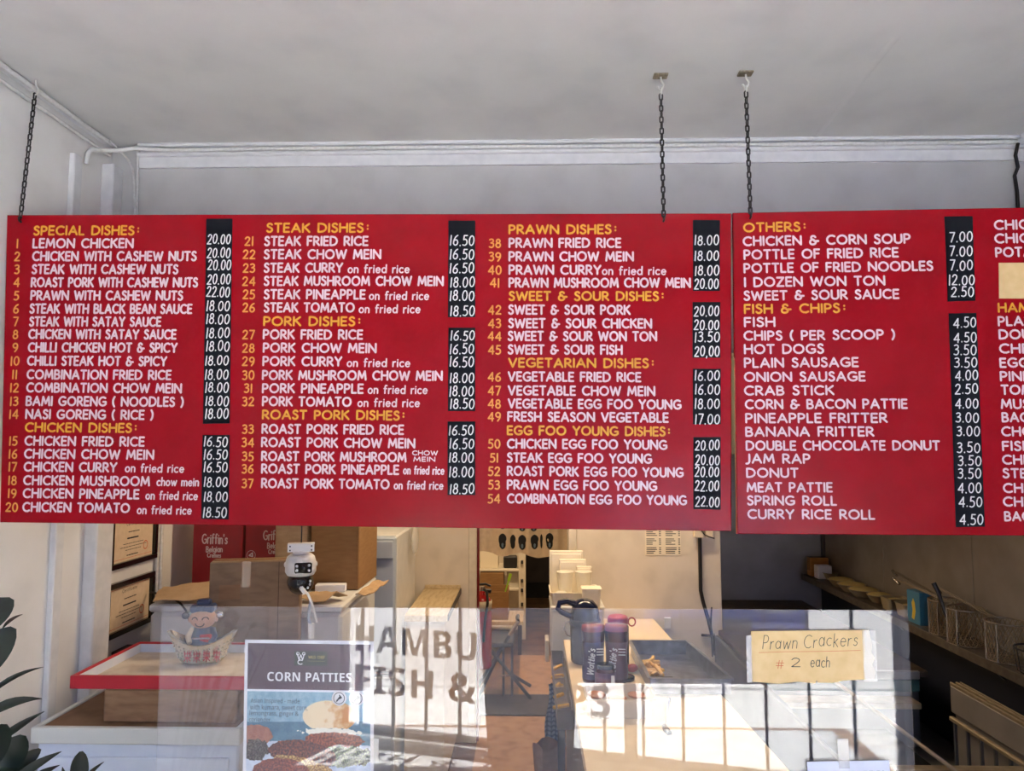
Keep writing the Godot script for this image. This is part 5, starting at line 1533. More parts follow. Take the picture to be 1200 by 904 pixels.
	part(MB.new().lathe([Vector2(0, 0.001), Vector2(9.5, 0) * pk, Vector2(10.5, 1.5) * pk, Vector2(10.5, 18) * pk, Vector2(9, 20) * pk, Vector2(8.5, 21) * pk, Vector2(0, 21) * pk], 22).mesh(), "glass", M.sauce_red, pr)
	part(MB.new().lathe([Vector2(10.6, 3) * pk, Vector2(10.9, 3) * pk, Vector2(10.9, 16) * pk, Vector2(10.6, 16) * pk], 22).mesh(), "label", M.label_mixed, pr)
	part(MB.new().lathe([Vector2(9.3, 18.5) * pk, Vector2(9.6, 19) * pk, Vector2(9.6, 22.5) * pk, Vector2(8.8, 23.3) * pk, Vector2(0, 23.5) * pk], 22).mesh(), "lid", M.navy_gloss, pr)
	part(slab(v3(5.5, 5, 9.2) * pk, v3(9.0, 14, 10.0) * pk), "print_panel", M.paint_pure, pr)
	var sl := on_h(733, 797, BENCH_Y)
	one(MB.new().lathe([Vector2(0, 0), Vector2(0.03, 0), Vector2(0.032, 0.002), Vector2(0.032, 0.012), Vector2(0.029, 0.014), Vector2(0, 0.014)], 22).mesh(), "jar_lid", M.black_gloss, "black jar lid lying on the bench beside the preserve jar", "lid", sl)
	var rs := on_h(741, 788, BENCH_Y)
	var sc := thing("red_scoop", "red plastic scoop lying at the edge of the bench", "scoop", rs, 0.6)
	part(MB.new().ball(Vector3(0, 0.014, 0), Vector3(0.024, 0.014, 0.02), 14, 8).mesh(), "bowl", M.lid_red, sc)
	part(MB.new().tube([Vector3(-0.02, 0.014, 0), Vector3(-0.05, 0.02, 0.01), Vector3(-0.075, 0.02, 0.012)], 0.005, 6).mesh(), "handle", M.lid_red, sc)
	# clear tub of sliced food
	var tb := on_h(729, 818, BENCH_Y)
	var t := thing("food_tub", "clear plastic tub of food with a rolled rim at the front of the bench", "tub", Vector3(0.27, BENCH_Y, -2.36))
	var tm := MB.new()
	tub(tm, 0.205, 0.15, 0.055, 0.1, 0.0018, 0.03, Vector3.ZERO, 0.005)
	part(tm.mesh(), "tub", M.tub_clear, t)
	for i in 9:
		var sm := MB.new()
		sm.lathe([Vector2(0, 0.0), Vector2(0.026, 0.001), Vector2(0.028, 0.004), Vector2(0.026, 0.007), Vector2(0, 0.008)], 16)
		var so := one(sm.mesh(), "food_slice", M.food_brown, "brown food slice lying in the clear tub", "food", t.position + Vector3(-0.065 + (i % 3) * 0.062, 0.01 + (i / 3) * 0.011, -0.035 + (i % 2) * 0.04), i * 0.8, "slices in the clear tub")
		so.rotation.z = 0.12 * sin(i * 2.0)
	# handled knife resting over the bench edge
	var kn := thing("black_handled_tool", "metal tool with a black handle lying across the bench edge", "tool", Vector3(0.412, BENCH_Y + 0.002, -2.34), -0.25)
	part(slab(v3(-0.004, 0, 0.12), v3(0.004, 0.004, -0.13), 0.001), "blade", M.chrome, kn)
	part(MB.new().tube([Vector3(0, 0.003, 0.12), Vector3(0.008, 0.004, 0.15), Vector3(0.02, 0.002, 0.17)], [0.007, 0.009, 0.008], 8).mesh(), "handle", M.black_gloss, kn)
	# steel chip tray
	var c := thing("chip_tray", "deep stainless steel chip tray on the service bench", "tray", Vector3(0.5, BENCH_Y + 0.001, -2.755))
	var o := Vector3(0.5, 0, -2.755)
	var fl := [Vector3(0.39, 0, -2.99) - o, Vector3(0.606, 0, -2.99) - o, Vector3(0.652, 0, -2.515) - o, Vector3(0.39, 0, -2.515) - o]
	var fm := MB.new()
	fm.quad(fl[0], fl[1], fl[2], fl[3], Vector3.UP)
	var up := Vector3(0, 0.052, 0)
	for i in 4:
		var p0: Vector3 = fl[i]
		var p1: Vector3 = fl[(i + 1) % 4]
		var inw: Vector3 = (-(p0 + p1) * 0.5 * Vector3(1, 0, 1)).normalized() * 0.003
		var out := -inw
		fm.quad(p0, p1, p1 + up, p0 + up, out)
		fm.quad(p0 + inw, p1 + inw, p1 + up + inw, p0 + up + inw, inw)
		fm.quad(p0 + up + inw, p1 + up + inw, p1 + up + out * 3.0, p0 + up + out * 3.0, Vector3.UP)
		fm.quad(p0 + up + out * 3.0, p1 + up + out * 3.0, p1 + up * 0.8 + out * 3.0, p0 + up * 0.8 + out * 3.0, out)
	part(fm.mesh(), "pan", M.steel_tray, c)
	part(slab(v3(-0.108, 0.002, 0.15), v3(-0.02, 0.03, 0.17), 0.002), "divider", M.black_plastic, c)
	for i in 22:
		chip("potato chip heaped at the left of the steel chip tray", Vector3(0.41 + rng.randf_range(0, 0.035) , BENCH_Y + 0.01 + (i % 3) * 0.011, -2.66 - rng.randf_range(0.0, 0.15)), "chips in the steel tray")


# ---------------------------------------------------------------- range side
const SHELF_Y := 0.944

func range_side() -> void:
	var sh := thing("range_shelf", "long steel shelf along the range wall holding bowls and baskets", "shelf", Vector3(1.6, SHELF_Y, -3.2))
	part(slab(v3(-0.075, -0.004, 1.3), v3(0.059, 0, -1.1), 0.0015), "shelf_top", M.steel_shelf, sh)
	part(slab(v3(-0.079, -0.03, 1.3), v3(-0.075, 0.002, -1.1), 0.001), "lip", M.steel_shelf, sh)
	for z in [-0.9, -0.2, 0.5, 1.1]:
		part(MB.new().prism(PackedVector2Array([Vector2(0.055, -0.004), Vector2(-0.06, -0.004), Vector2(0.055, -0.11)]), z - 0.008, z + 0.008).mesh(), "bracket", M.steel_dark, sh)
	# bowls: rim centre on the photograph, rim width
	var data := [[977, 671.5, 17, 0, "small pale bowl at the far end of the range shelf"], [986, 679, 29, 1, "shallow bowl of pale food, second from the far end"], [998, 684.5, 31, 1, "shallow bowl of pale food, third from the far end"], [1012.5, 690.5, 33, 1, "wide bowl heaped with pale food at the middle of the row"], [1031, 697, 27, 1, "bowl of pale food just past the widest bowl"]]
	for i in data.size():
		var e: Array = data[i]
		var h := SHELF_Y + 0.036
		var p := on_h(e[0], e[1], h)
		var k := p.distance_to(EYE) / FOCAL
		var r: float = e[2] * 0.46 * k
		var b := thing("food_bowl", e[4], "bowl", Vector3(minf(p.x, 1.655 - r), SHELF_Y, p.z), 0.0, "bowls on the range shelf")
		part(MB.new().lathe([Vector2(0, 0.001), Vector2(r * 0.55, 0), Vector2(r * 0.62, 0.006), Vector2(r * 0.85, 0.024), Vector2(r * 0.95, 0.033), Vector2(r, 0.034), Vector2(r, 0.037), Vector2(r * 0.94, 0.036), Vector2(r * 0.6, 0.012), Vector2(0, 0.01)], 24).mesh(), "bowl", M.bowl_cream, b)
		if e[3] > 0:
			var fm := MB.new()
			fm.lathe([Vector2(r * 0.9, 0.032), Vector2(r * 0.8, 0.039), Vector2(r * 0.5, 0.044), Vector2(r * 0.2, 0.047), Vector2(0, 0.047)], 20)
			part(fm.mesh(), "food", M.food_pale, b)
	for i in 2:
		var p: Vector3 = on_h([1047, 1060][i], [701, 708][i], SHELF_Y + 0.05)
		var mb := MB.new()
		tub(mb, 0.1 - i * 0.01, 0.09, 0.05, 0.15, 0.003, 0.012)
		var tt := thing("square_dish", ["square cream dish of pale food on the range shelf", "square white dish nearest the blue carton on the range shelf"][i], "dish", Vector3(1.6, SHELF_Y, p.z))
		part(mb.mesh(), "dish", M.bowl_cream, tt)
		part(MB.new().ball(Vector3(0, 0.036, 0), Vector3(0.04, 0.014, 0.036), 14, 8).mesh(), "food", M.food_pale, tt)
	var cb := on_h(952, 678, SHELF_Y)
	carton("upright_carton", "small upright tan carton at the far end of the range shelf", v3(1.545, SHELF_Y, -4.28), v3(1.645, SHELF_Y + 0.1, -4.22), M.cardboard_orange)
	one(bx(Vector3(0.075, 0.07, 0.06), 0.003, Vector3(0, 0.035, 0)), "white_carton", M.paper, "small white carton before the upright tan carton", "carton", Vector3(1.59, SHELF_Y, -4.165))
	# blue carton with a yellow picture
	var bc := on_h(1091, 736, SHELF_Y)
	var bl := thing("blue_carton", "blue carton with a yellow picture standing by the fry baskets", "carton", Vector3(1.575, SHELF_Y, bc.z - 0.075), 0.05)
	part(MB.new().box(Vector3(0, 0.064, 0), Vector3(0.055, 0.128, 0.09), 0.002).mesh(), "body", M.carton_blue, bl)
	var pic := part(MB.new().prism(PackedVector2Array([Vector2(-0.012, 0.02), Vector2(0.004, 0.015), Vector2(0.016, 0.05), Vector2(0.012, 0.085), Vector2(0.002, 0.1), Vector2(-0.01, 0.08), Vector2(-0.004, 0.055)]), 0.0452, 0.0458).mesh(), "picture", M.carton_yellow, bl)
	pic.rotation.y = -PI / 2
	pic.position.x = 0.0173
	one(MB.new().tube([Vector3(0, 0, 0), Vector3(-0.02, 0.09, -0.01), Vector3(-0.03, 0.12, -0.02)], [0.005, 0.008, 0.009], 8).mesh(), "tool_handle", M.black_plastic, "black tool handle sticking up out of the first basket", "tool", at(1109, 724, 2.82))
	# fry baskets
	var bk := [[1133, 716, 41, 50, "round wire fry basket with a long handle, middle of the row"], [1107, 712, 40, 42, "round wire fry basket behind the blue carton"], [1176, 732, 47, 55, "round wire fry basket nearest the right edge of the picture"]]
	for i in 3:
		var e: Array = bk[i]
		var rim := on_x(e[0], e[1], 1.58)
		basket(Vector3(1.578 + [0.0, 0.012, 0.012][i], SHELF_Y + 0.0015, rim.z), 0.064, 0.125, e[4], [on_h(e[0], e[1], SHELF_Y + 0.125), at([1047, 1046, 1094][i], [678, 669, 686][i], [3.3, 3.5, 3.0][i])])
	# iron trivet with a mesh scoop at the near end
	var tv := thing("wire_skimmer", "dark wire skimmer rack at the near end of the range shelf", "skimmer", Vector3(1.53, SHELF_Y, -2.35))
	var ring := []
	for i in 20:
		ring.append(Vector3(cos(TAU * i / 20) * 0.06, 0.1, sin(TAU * i / 20) * 0.06))
	part(MB.new().tube(ring, 0.003, 6, true).mesh(), "rim", M.wire_dark, tv)
	var net := MB.new()
	for i in 12:
		var a := TAU * i / 12
		net.tube([Vector3(cos(a) * 0.06, 0.1, sin(a) * 0.06), Vector3(cos(a) * 0.052, 0.03, sin(a) * 0.052), Vector3(0, 0.006, 0)], 0.0012, 4)
	part(net.mesh(), "wires", M.wire_dark, tv)
	part(MB.new().tube([Vector3(0.055, 0.1, 0.02), Vector3(0.02, 0.11, 0.12), Vector3(-0.02, 0.13, 0.24)], 0.004, 6).mesh(), "handle", M.wire_steel, tv)
	for e in [-1.0, 1.0]:
		part(MB.new().tube([Vector3(e * 0.05, 0.1, 0.03), Vector3(e * 0.05, 0.0, 0.04)], 0.003, 6).mesh(), "leg", M.wire_dark, tv)
	# fryer range
	var rg := thing("fryer_range", "dark steel fryer range below the shelf on the right", "fryer", Vector3(1.2, 0, -3.0))
	part(slab(v3(-0.32, 0.05, 0.9), v3(0.42, 0.52, -1.3), 0.006), "body", M.steel_dark, rg)
	# far worktop with its teal and steel front edges
	part(slab(v3(-0.32, 0.775, 0.03), v3(0.32, 0.8, -1.3), 0.004), "worktop", M.steel_brown_dark, rg)
	part(slab(v3(-0.32, 0.772, 0.045), v3(0.28, 0.803, 0.03), 0.003), "front_edge", M.steel_mid, rg)
	part(slab(v3(-0.32, 0.725, 0.04), v3(0.28, 0.768, 0.03), 0.002), "teal_strip", M.teal_paint, rg)
	part(slab(v3(-0.32, 0.52, 0.03), v3(0.28, 0.775, 0.01), 0.002), "tank_wall", M.steel_dark, rg)
	part(slab(v3(-0.32, 0.69, 0.13), v3(0.24, 0.712, 0.045), 0.003), "ledge", M.steel_rail, rg)
	part(slab(v3(-0.3, 0.6, 0.15), v3(0.1, 0.63, 0.5), 0.008), "tank_lid", M.black_gloss, rg)
	# riser box with its double rail, and the rack below it
	part(slab(v3(0.285, 0.72, 0.9), v3(0.325, 0.812, 0.24), 0.003), "riser", M.steel_brown, rg)
	for x in [0.288, 0.308, 0.322]:
		part(slab(v3(x - 0.004, 0.812, 0.9), v3(x + 0.004, 0.824, 0.24), 0.002), "rail", M.steel_rail, rg)
	part(slab(v3(0.255, 0.705, 0.9), v3(0.27, 0.72, 0.28), 0.003), "rack_rail", M.steel_rail, rg)
	for i in 8:
		part(slab(v3(0.257, 0.52, 0.3 + i * 0.075), v3(0.267, 0.706, 0.309 + i * 0.075), 0.001), "rack_bar", M.steel_dark, rg)
	part(slab(v3(0.3, 0.52, 0.9), v3(0.325, 0.72, 0.24), 0.002), "back_plate", M.steel_brown, rg)
	part(slab(v3(-0.2, 0.735, 0.8), v3(0.28, 0.765, 0.84), 0.004), "cross_beam", M.steel_rail, rg)
	for z in [0.0, 0.06]:
		part(MB.new().tube([Vector3(-0.26, 0.93, 0.55 + z), Vector3(-0.16, 0.86, 0.72 + z), Vector3(-0.04, 0.77, 0.86 + z)], 0.006, 8).mesh(), "tilted_rod", M.steel_rail, rg)
	part(slab(v3(-0.34, 0.05, 0.9), v3(-0.32, 0.775, -1.3), 0.003), "side_panel", M.steel_dark, rg)
	# hood added above, unseen behind the boards, to keep the lamp off this side
	var hd := thing("added_hood", "added steel hood that shades the fryer range, hidden behind the menu boards", "hood", Vector3(1.3, 1.62, -3.4))
	var hm := MB.new()
	part(slab(v3(-0.36, 0, 0.75), v3(-0.345, 0.55, -0.9), 0.003), "side_skirt", M.steel_dark, hd)
	part(slab(v3(-0.36, 0, 0.75), v3(0.36, 0.5, 0.735), 0.003), "front_skirt", M.steel_dark, hd)
	part(slab(v3(-0.36, 0.55, 0.75), v3(0.36, 0.56, -0.9), 0.003), "hood_top", M.steel_dark, hd)

func basket(pos: Vector3, r: float, h: float, label: String, handle: Array) -> void:
	var b := thing("fry_basket", label, "basket", pos, 0.0, "wire fry baskets on the range shelf")
	for y in [h, 0.002]:
		var ring := []
		for i in 24:
			ring.append(Vector3(cos(TAU * i / 24) * r, y, sin(TAU * i / 24) * r))
		part(MB.new().tube(ring, 0.0028 if y > 0.01 else 0.0018, 6, true).mesh(), "rim" if y > 0.01 else "foot_ring", M.wire_steel, b)
	var net := MB.new()
	for s in [-1.0, 1.0]:
		for i in 26:
			var pts := []
			for k in 7:
				var a: float = TAU * i / 26 + s * k * 0.16
				pts.append(Vector3(cos(a) * r * 0.985, 0.002 + (h - 0.002) * k / 6.0, sin(a) * r * 0.985))
			net.tube(pts, 0.0013, 3)
	for i in 9:
		var x := -r + r * 2 * (i + 0.5) / 9.0
		var c := sqrt(r * r - x * x)
		net.tube([Vector3(x, 0.003, -c), Vector3(x, 0.003, c)], 0.0009, 3)
		net.tube([Vector3(-c, 0.003, x), Vector3(c, 0.003, x)], 0.0009, 3)
	var nm := part(net.mesh(), "wire_mesh", M.wire_net, b)
	nm.set_meta("kind", "stuff")
	for a in [2.6, 3.4]:
		part(MB.new().tube([Vector3(cos(a) * r * 1.01, h, sin(a) * r * 1.01), Vector3(cos(a) * r * 1.01, 0.0, sin(a) * r * 1.01)], 0.003, 6).mesh(), "upright", M.wire_steel, b)
	var tip: Vector3 = handle[1] - pos
	var d := Vector3(tip.x, 0, tip.z).normalized()
	for s in [-1.0, 1.0]:
		var side: Vector3 = d.cross(Vector3.UP) * 0.008 * s
		part(MB.new().tube([d * r + side + Vector3(0, h, 0), tip + side * 0.4], 0.0026, 6).mesh(), "handle", M.wire_steel, b)
	part(MB.new().tube([tip - (tip - d * r).normalized() * 0.05, tip], 0.006, 8).mesh(), "grip", M.wire_bright, b)


# ---------------------------------------------------------------- beyond the back wall
func back_room() -> void:
	# printed curtain across the passage
	var z := 4.5
	var l := at(556, 640, z).x
	var r := at(672, 640, z).x
	var low := at(600, 648, z).y
	var grid := []
	var gb := []
	var rows := 10
	var cols := 49
	for i in rows:
		var row := []
		var rb := []
		for j in cols:
			var u := j / float(cols - 1)
			var y := lerpf(low + 0.012 * sin(u * 17.0) - u * 0.03, 2.2, i / float(rows - 1))
			var zz := 0.012 * sin(u * 26.0) + 0.006 * sin(u * 61.0)
			row.append(Vector3(lerpf(l, r, u), y, zz))
			rb.append(Vector3(lerpf(l, r, u), y, zz - 0.0015))
		grid.append(row)
		gb.append(rb)
	var c := thing("door_curtain", "cream door curtain printed with black shoe shapes across the passage", "curtain", Vector3(0, 0, -z))
	part(MB.new().sheet(grid, Vector3.BACK).sheet(gb, Vector3.FORWARD).mesh(), "cloth", M.curtain, c)
	var k := z / FOCAL
	for e in [[589, 634.5, 5.0, 9.0], [601, 635.5, 3.4, 8.2], [612, 636, 5.0, 8.6], [626.5, 635.5, 5.0, 8.4], [634.5, 635, 1.6, 8.2], [644, 634, 4.8, 9.2], [612, 618, 4.6, 5.0], [625.5, 618, 4.6, 5.0], [589, 614, 5, 6], [644, 614, 5, 6]]:
		var pr := MB.new()
		var heel := MB.new()
		var o := at(e[0], e[1], z)
		var pts := []
		for i in 20:
			var a := TAU * i / 20
			var sq := 1.0 - 0.10 * cos(a * 4)
			pts.append(Vector2(cos(a) * e[2] * k * sq * (1.0 if sin(a) > 0 else 0.82), sin(a) * e[3] * k))
		for i in 20:
			var q := func(p: Vector2) -> Vector3:
				var u := (o.x + p.x - l) / (r - l)
				return Vector3(o.x + p.x, o.y + p.y, 0.012 * sin(u * 26.0) + 0.006 * sin(u * 61.0) + 0.0025)
			pr.tri(q.call(Vector2.ZERO), q.call(pts[i]), q.call(pts[(i + 1) % 20]), Vector3.BACK, Vector3.BACK, Vector3.BACK)
			if e[2] > 4.0:
				var q2 := func(p: Vector2) -> Vector3: return q.call(p * 0.3 + Vector2(0, -e[3] * 0.5) * k) + Vector3(0, 0, 0.001)
				heel.tri(q2.call(Vector2.ZERO), q2.call(pts[i]), q2.call(pts[(i + 1) % 20]), Vector3.BACK, Vector3.BACK, Vector3.BACK)
		var shoe := part(pr.mesh(), "printed_shoe", M.print_black, c)
		if heel.v.size():
			part(heel.mesh(), "printed_heel", M.print_blue, shoe)
	part(MB.new().tube([Vector3(l - 0.02, 2.2, 0), Vector3(r + 0.02, 2.2, 0)], 0.009, 8).mesh(), "curtain_rod", M.chrome, c)
	# store shelf
	var zs := 6.75
	var px := at(612, 700, zs)
	var sh := thing("store_shelf", "white painted store shelf with clips beyond the passage", "shelf", Vector3(px.x, 0, -zs))
	part(slab(v3(-0.03, 0, 0.15), v3(0.032, 1.55, 0.11), 0.003), "post", M.trim_cream, sh)
	part(slab(v3(-0.55, 0, 0.15), v3(-0.52, 1.55, 0.11), 0.003), "post", M.trim_cream, sh)
	for y in [0.1, 0.43, 0.595]:
		part(slab(v3(-0.55, y - 0.02, 0.14), v3(0.03, y, -0.22), 0.003), "board", M.trim_cream, sh)
	for y in [0.3, 0.42, 0.5, 0.66]:
		part(bx(Vector3(0.02, 0.03, 0.02), 0.003, Vector3(0.0, y, 0.16)), "clip", M.frame_dark, sh)
	var zb := 6.3
	var tp := at(588, 722, zb)
	var tbn := thing("side_table", "small wooden side table under the cartons beyond the passage", "table", Vector3(tp.x - 0.02, 0, -zb))
	part(slab(v3(-0.2, tp.y - 0.03, 0.2), v3(0.2, tp.y, -0.2), 0.003), "table_top", M.worn_timber, tbn)
	for e in [[-0.17, 0.17], [0.17, 0.17], [-0.17, -0.17], [0.17, -0.17]]:
		part(slab(v3(e[0] - 0.015, 0, e[1] - 0.015), v3(e[0] + 0.015, tp.y - 0.03, e[1] + 0.015), 0.002), "leg", M.frame_dark, tbn)
	var q0 := at(566, 718, zb)
	var q1 := at(596, 690, zb)
	carton("open_carton", "open brown carton on the side table with a green spatula in it", v3(q0.x, tp.y + 0.001, -zb - 0.17), v3(q1.x, q1.y, -zb + 0.15), M.cardboard_mid, 0.0, true)
	var q2 := at(562, 690, 6.55)
	var q3 := at(590, 671, 6.55)
	carton("taped_carton", "closed brown carton with tape on the store shelf", v3(q2.x, 0.431, -6.85), v3(q3.x, 0.565, -6.6), M.cardboard_mid)
	one(MB.new().box(Vector3(0, 0.05, 0), Vector3(0.012, 0.1, 0.004), 0.001).box(Vector3(0.0, 0.125, 0), Vector3(0.024, 0.06, 0.004), 0.001).mesh(), "green_spatula", M.green_plastic, "bright green spatula standing in the open carton", "spatula", at(592, 694, 6.28), 0.0).rotation.z = -0.3
	var wq := at(563, 667, 6.7)
	var wp := at(584, 645, 6.7)
	var wc := thing("white_carton_box", "white carton on the top board of the store shelf", "box", Vector3((wq.x + wp.x) * 0.5, 0.596, -6.76))
	part(MB.new().box(Vector3(0, 0.075, 0), Vector3(wp.x - wq.x, 0.15, 0.2), 0.003).mesh(), "body", M.paper_cream, wc)
	part(MB.new().box(Vector3(0, 0.1508, 0), Vector3(wp.x - wq.x, 0.001, 0.004)).mesh(), "flap_joint", M.joint, wc)
	var ct := MB.new()
	tub(ct, 0.13, 0.16, 0.13, 0.12, 0.003)
	one(ct.mesh(), "clear_tub", M.tub_clear, "clear grey plastic tub on the store shelf beside the taped carton", "tub", Vector3(at(600, 675, 6.7).x + 0.02, 0.431, -6.74))
	one(bx(Vector3(0.12, 0.1, 0.12), 0.01, Vector3(0, 0.05, 0)), "black_bag", M.black_plastic, "black bundle on the store shelf above the clear tub", "bundle", Vector3(at(598, 655, 6.7).x, 0.596, -6.72))
	# folding chair, folded legs crossing
	var zc := 5.15
	var ch := thing("folding_chair", "black folding chair with crossed legs and a bare steel rail in the passage", "chair", Vector3(at(598, 815, zc).x, 0, -zc))
	var L := func(x: float, y: float, dd: float) -> Vector3: return at(x, y, dd) - ch.position
	for e in [0.0, 0.26]:
		var dz: float = zc + e - 0.1
		var f0: Vector3 = L.call(566, 800 - e * 60, dz)
		f0.y = maxf(0.0, f0.y) if e == 0.0 else 0.0
		part(MB.new().tube([L.call(607, 729, dz), L.call(586, 763, dz), Vector3(L.call(560, 808, dz).x, 0.01, L.call(560, 808, dz).z + 0.0)], 0.012, 8).mesh(), "back_leg", M.frame_dark, ch)
		part(MB.new().tube([L.call(575, 762, dz), L.call(598, 790, dz), Vector3(L.call(622, 815, dz).x, 0.01, -dz + zc)], 0.012, 8).mesh(), "front_leg", M.frame_dark, ch)
	part(MB.new().tube([L.call(607, 728, 5.05), L.call(606, 724, 5.18), L.call(607, 722, 5.31)], 0.013, 8).mesh(), "top_rail", M.frame_dark, ch)
	part(MB.new().tube([L.call(607.5, 728, 5.045), L.call(597, 745, 5.045)], 0.0135, 8).mesh(), "worn_steel_rail", M.chrome, ch)
	var s0: Vector3 = L.call(585, 750, 5.18)
	part(MB.new().box(s0, Vector3(0.2, 0.03, 0.3), 0.01).mesh(), "seat", M.black_plastic, ch)
	for x in [590.0, 600.0]:
		var g: Vector3 = L.call(x, 756, 5.1)
		part(MB.new().tube([g, Vector3(g.x, 0.01, g.z)], 0.009, 8).mesh(), "upright", M.frame_dark, ch)
	part(MB.new().tube([L.call(585, 792, 5.06), L.call(600, 792, 5.06)], 0.006, 6).mesh(), "cross_bar", M.chrome, ch)
	# floor coverings
	var fz := func(px_: float, py_: float) -> Vector3: return on_h(px_, py_, 0.0)
	one(slab(v3(-0.3, 0, -4.02 + 0.3), v3(0.09, 0.004, -4.74), 0.001), "floor_cardboard", M.cardboard_floor, "large cardboard sheet on the passage floor nearest the counter", "cardboard", Vector3(0, 0.0005, 0), 0.0)
	one(slab(v3(-0.36, 0, -4.76), v3(0.17, 0.008, -5.14), 0.003), "floor_mat", M.rubber_mat, "dark rubber mat across the passage floor", "mat", Vector3(0, 0.0005, 0))
	one(slab(v3(-0.08, 0, -5.16), v3(0.18, 0.004, -6.1), 0.001), "floor_cardboard", M.cardboard_floor, "narrow cardboard sheet on the floor beyond the rubber mat", "cardboard", Vector3(0, 0.0005, 0))
	one(slab(v3(0.10, 0, -4.2), v3(0.17, 0.006, -4.62), 0.001), "floor_cardboard", M.cardboard_tan, "small cardboard strip against the bench foot on the passage floor", "cardboard", Vector3(0, 0.0006, 0))
	# dark door leaf and its post in the far doorway
	struct(slab(v3(0.22, 0, -7.2), v3(0.25, 2.05, -7.24), 0.002), "door_1", M.print_black)
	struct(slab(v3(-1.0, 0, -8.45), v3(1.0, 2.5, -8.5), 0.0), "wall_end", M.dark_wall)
	struct(slab(v3(-0.05, 0, -8.4), v3(0.6, 0.16, -8.44), 0.0), "baseboard_end", M.print_black)


# ---------------------------------------------------------------- plant at the lower left, photographer
func leaf(mb: MB, base: Vector3, tip: Vector3, wide: float, bend: Vector3, face: Vector3, oval: bool) -> void:
	var n := 9
	var axis := tip - base
	var side := axis.cross(face).normalized()
	var up := side.cross(axis).normalized()
	var rows := []
	for i in n:
		var k := i / float(n - 1)
		var c := base + axis * k + bend * (4.0 * k * (1.0 - k))
		var w: float = wide * 0.5 * (pow(sin(PI * clampf(k, 0.02, 0.985)), 0.55 if oval else 0.9)) * (1.0 if oval else lerpf(1.0, 0.75, k))
		rows.append([c - side * w + up * w * 0.25, c - side * w * 0.5 + up * w * 0.06, c, c + side * w * 0.5 + up * w * 0.06, c + side * w + up * w * 0.25])
	mb.sheet(rows, up)
	var under := []
	for r in rows:
		var u2 := []
		for p in r:
			u2.append(p - up * 0.0009)
		under.append(u2)
	mb.sheet(under, -up)

func plant() -> void:
	var p := Vector3(-0.98, 0, -1.25)
	var t := thing("potted_plant", "dark glossy leaved plant in a pot at the lower left corner", "plant", p)
	part(MB.new().lathe([Vector2(0, 0), Vector2(0.13, 0), Vector2(0.17, 0.3), Vector2(0.185, 0.31), Vector2(0.185, 0.34), Vector2(0.165, 0.34), Vector2(0.16, 0.3), Vector2(0, 0.3)], 28).mesh(), "pot", M.pot, t)
	part(MB.new().lathe([Vector2(0.16, 0.305), Vector2(0.08, 0.315), Vector2(0, 0.318)], 20).mesh(), "soil", M.soil, t)
	# leaf: base px, tip px, width px, distance, oval?
	var data := [[-26, 744, 14, 702, 33, 1.22, 1, 0], [-30, 800, 16, 736, 40, 1.2, 1, 0], [2, 738, 27, 720, 5, 1.24, 0, 0], [-30, 830, 51, 782, 7, 1.2, 0, 1], [-30, 850, 49, 819, 14, 1.18, 0, 1], [-20, 884, 52, 834, 11, 1.2, 0, 0], [-14, 904, 5, 849, 32, 1.17, 1, 0], [0, 915, 27, 862, 34, 1.2, 1, 0], [18, 912, 47, 878, 17, 1.22, 1, 0], [8, 922, 72, 881, 12, 1.16, 0, 0], [22, 926, 70, 897, 10, 1.19, 0, 0], [94, 930, 95, 881, 19, 1.26, 1, 0], [90, 926, 122, 893, 6, 1.22, 0, 0], [84, 934, 73, 899, 7, 1.24, 0, 0], [-40, 870, -4, 800, 30, 1.15, 1, 0], [-24, 935, 20, 892, 30, 1.18, 1, 0]]
	var stems := MB.new()
	for e in data:
		var d: float = e[5]
		var b := at(e[0], e[1], d)
		var q := at(e[2], e[3], d + (0.04 if e[6] > 0 else 0.06))
		var k := d / FOCAL
		var mb := MB.new()
		mb.t = Transform3D(Basis(), -p)
		var bend := Vector3(0, (0.012 if e[7] > 0 else 0.004), 0.004)
		leaf(mb, b, q, e[4] * k, bend, (EYE - b).normalized() + Vector3(0.0, 0.55, 0.0) + Vector3(rng.randf_range(-0.2, 0.2), 0, 0), e[6] > 0)
		part(mb.mesh(), "leaf", M.leaf_green, t)
		var root := Vector3(p.x + rng.randf_range(-0.05, 0.05), 0.31, p.z + rng.randf_range(-0.04, 0.04))
		var mid := (root + b) * 0.5 + Vector3(0, 0.05, 0)
		var st := MB.new()
		st.t = Transform3D(Basis(), -p)
		st.tube([root, mid, b], [0.005, 0.004, 0.0022], 6)
		part(st.mesh(), "stem", M.stem_green, t)

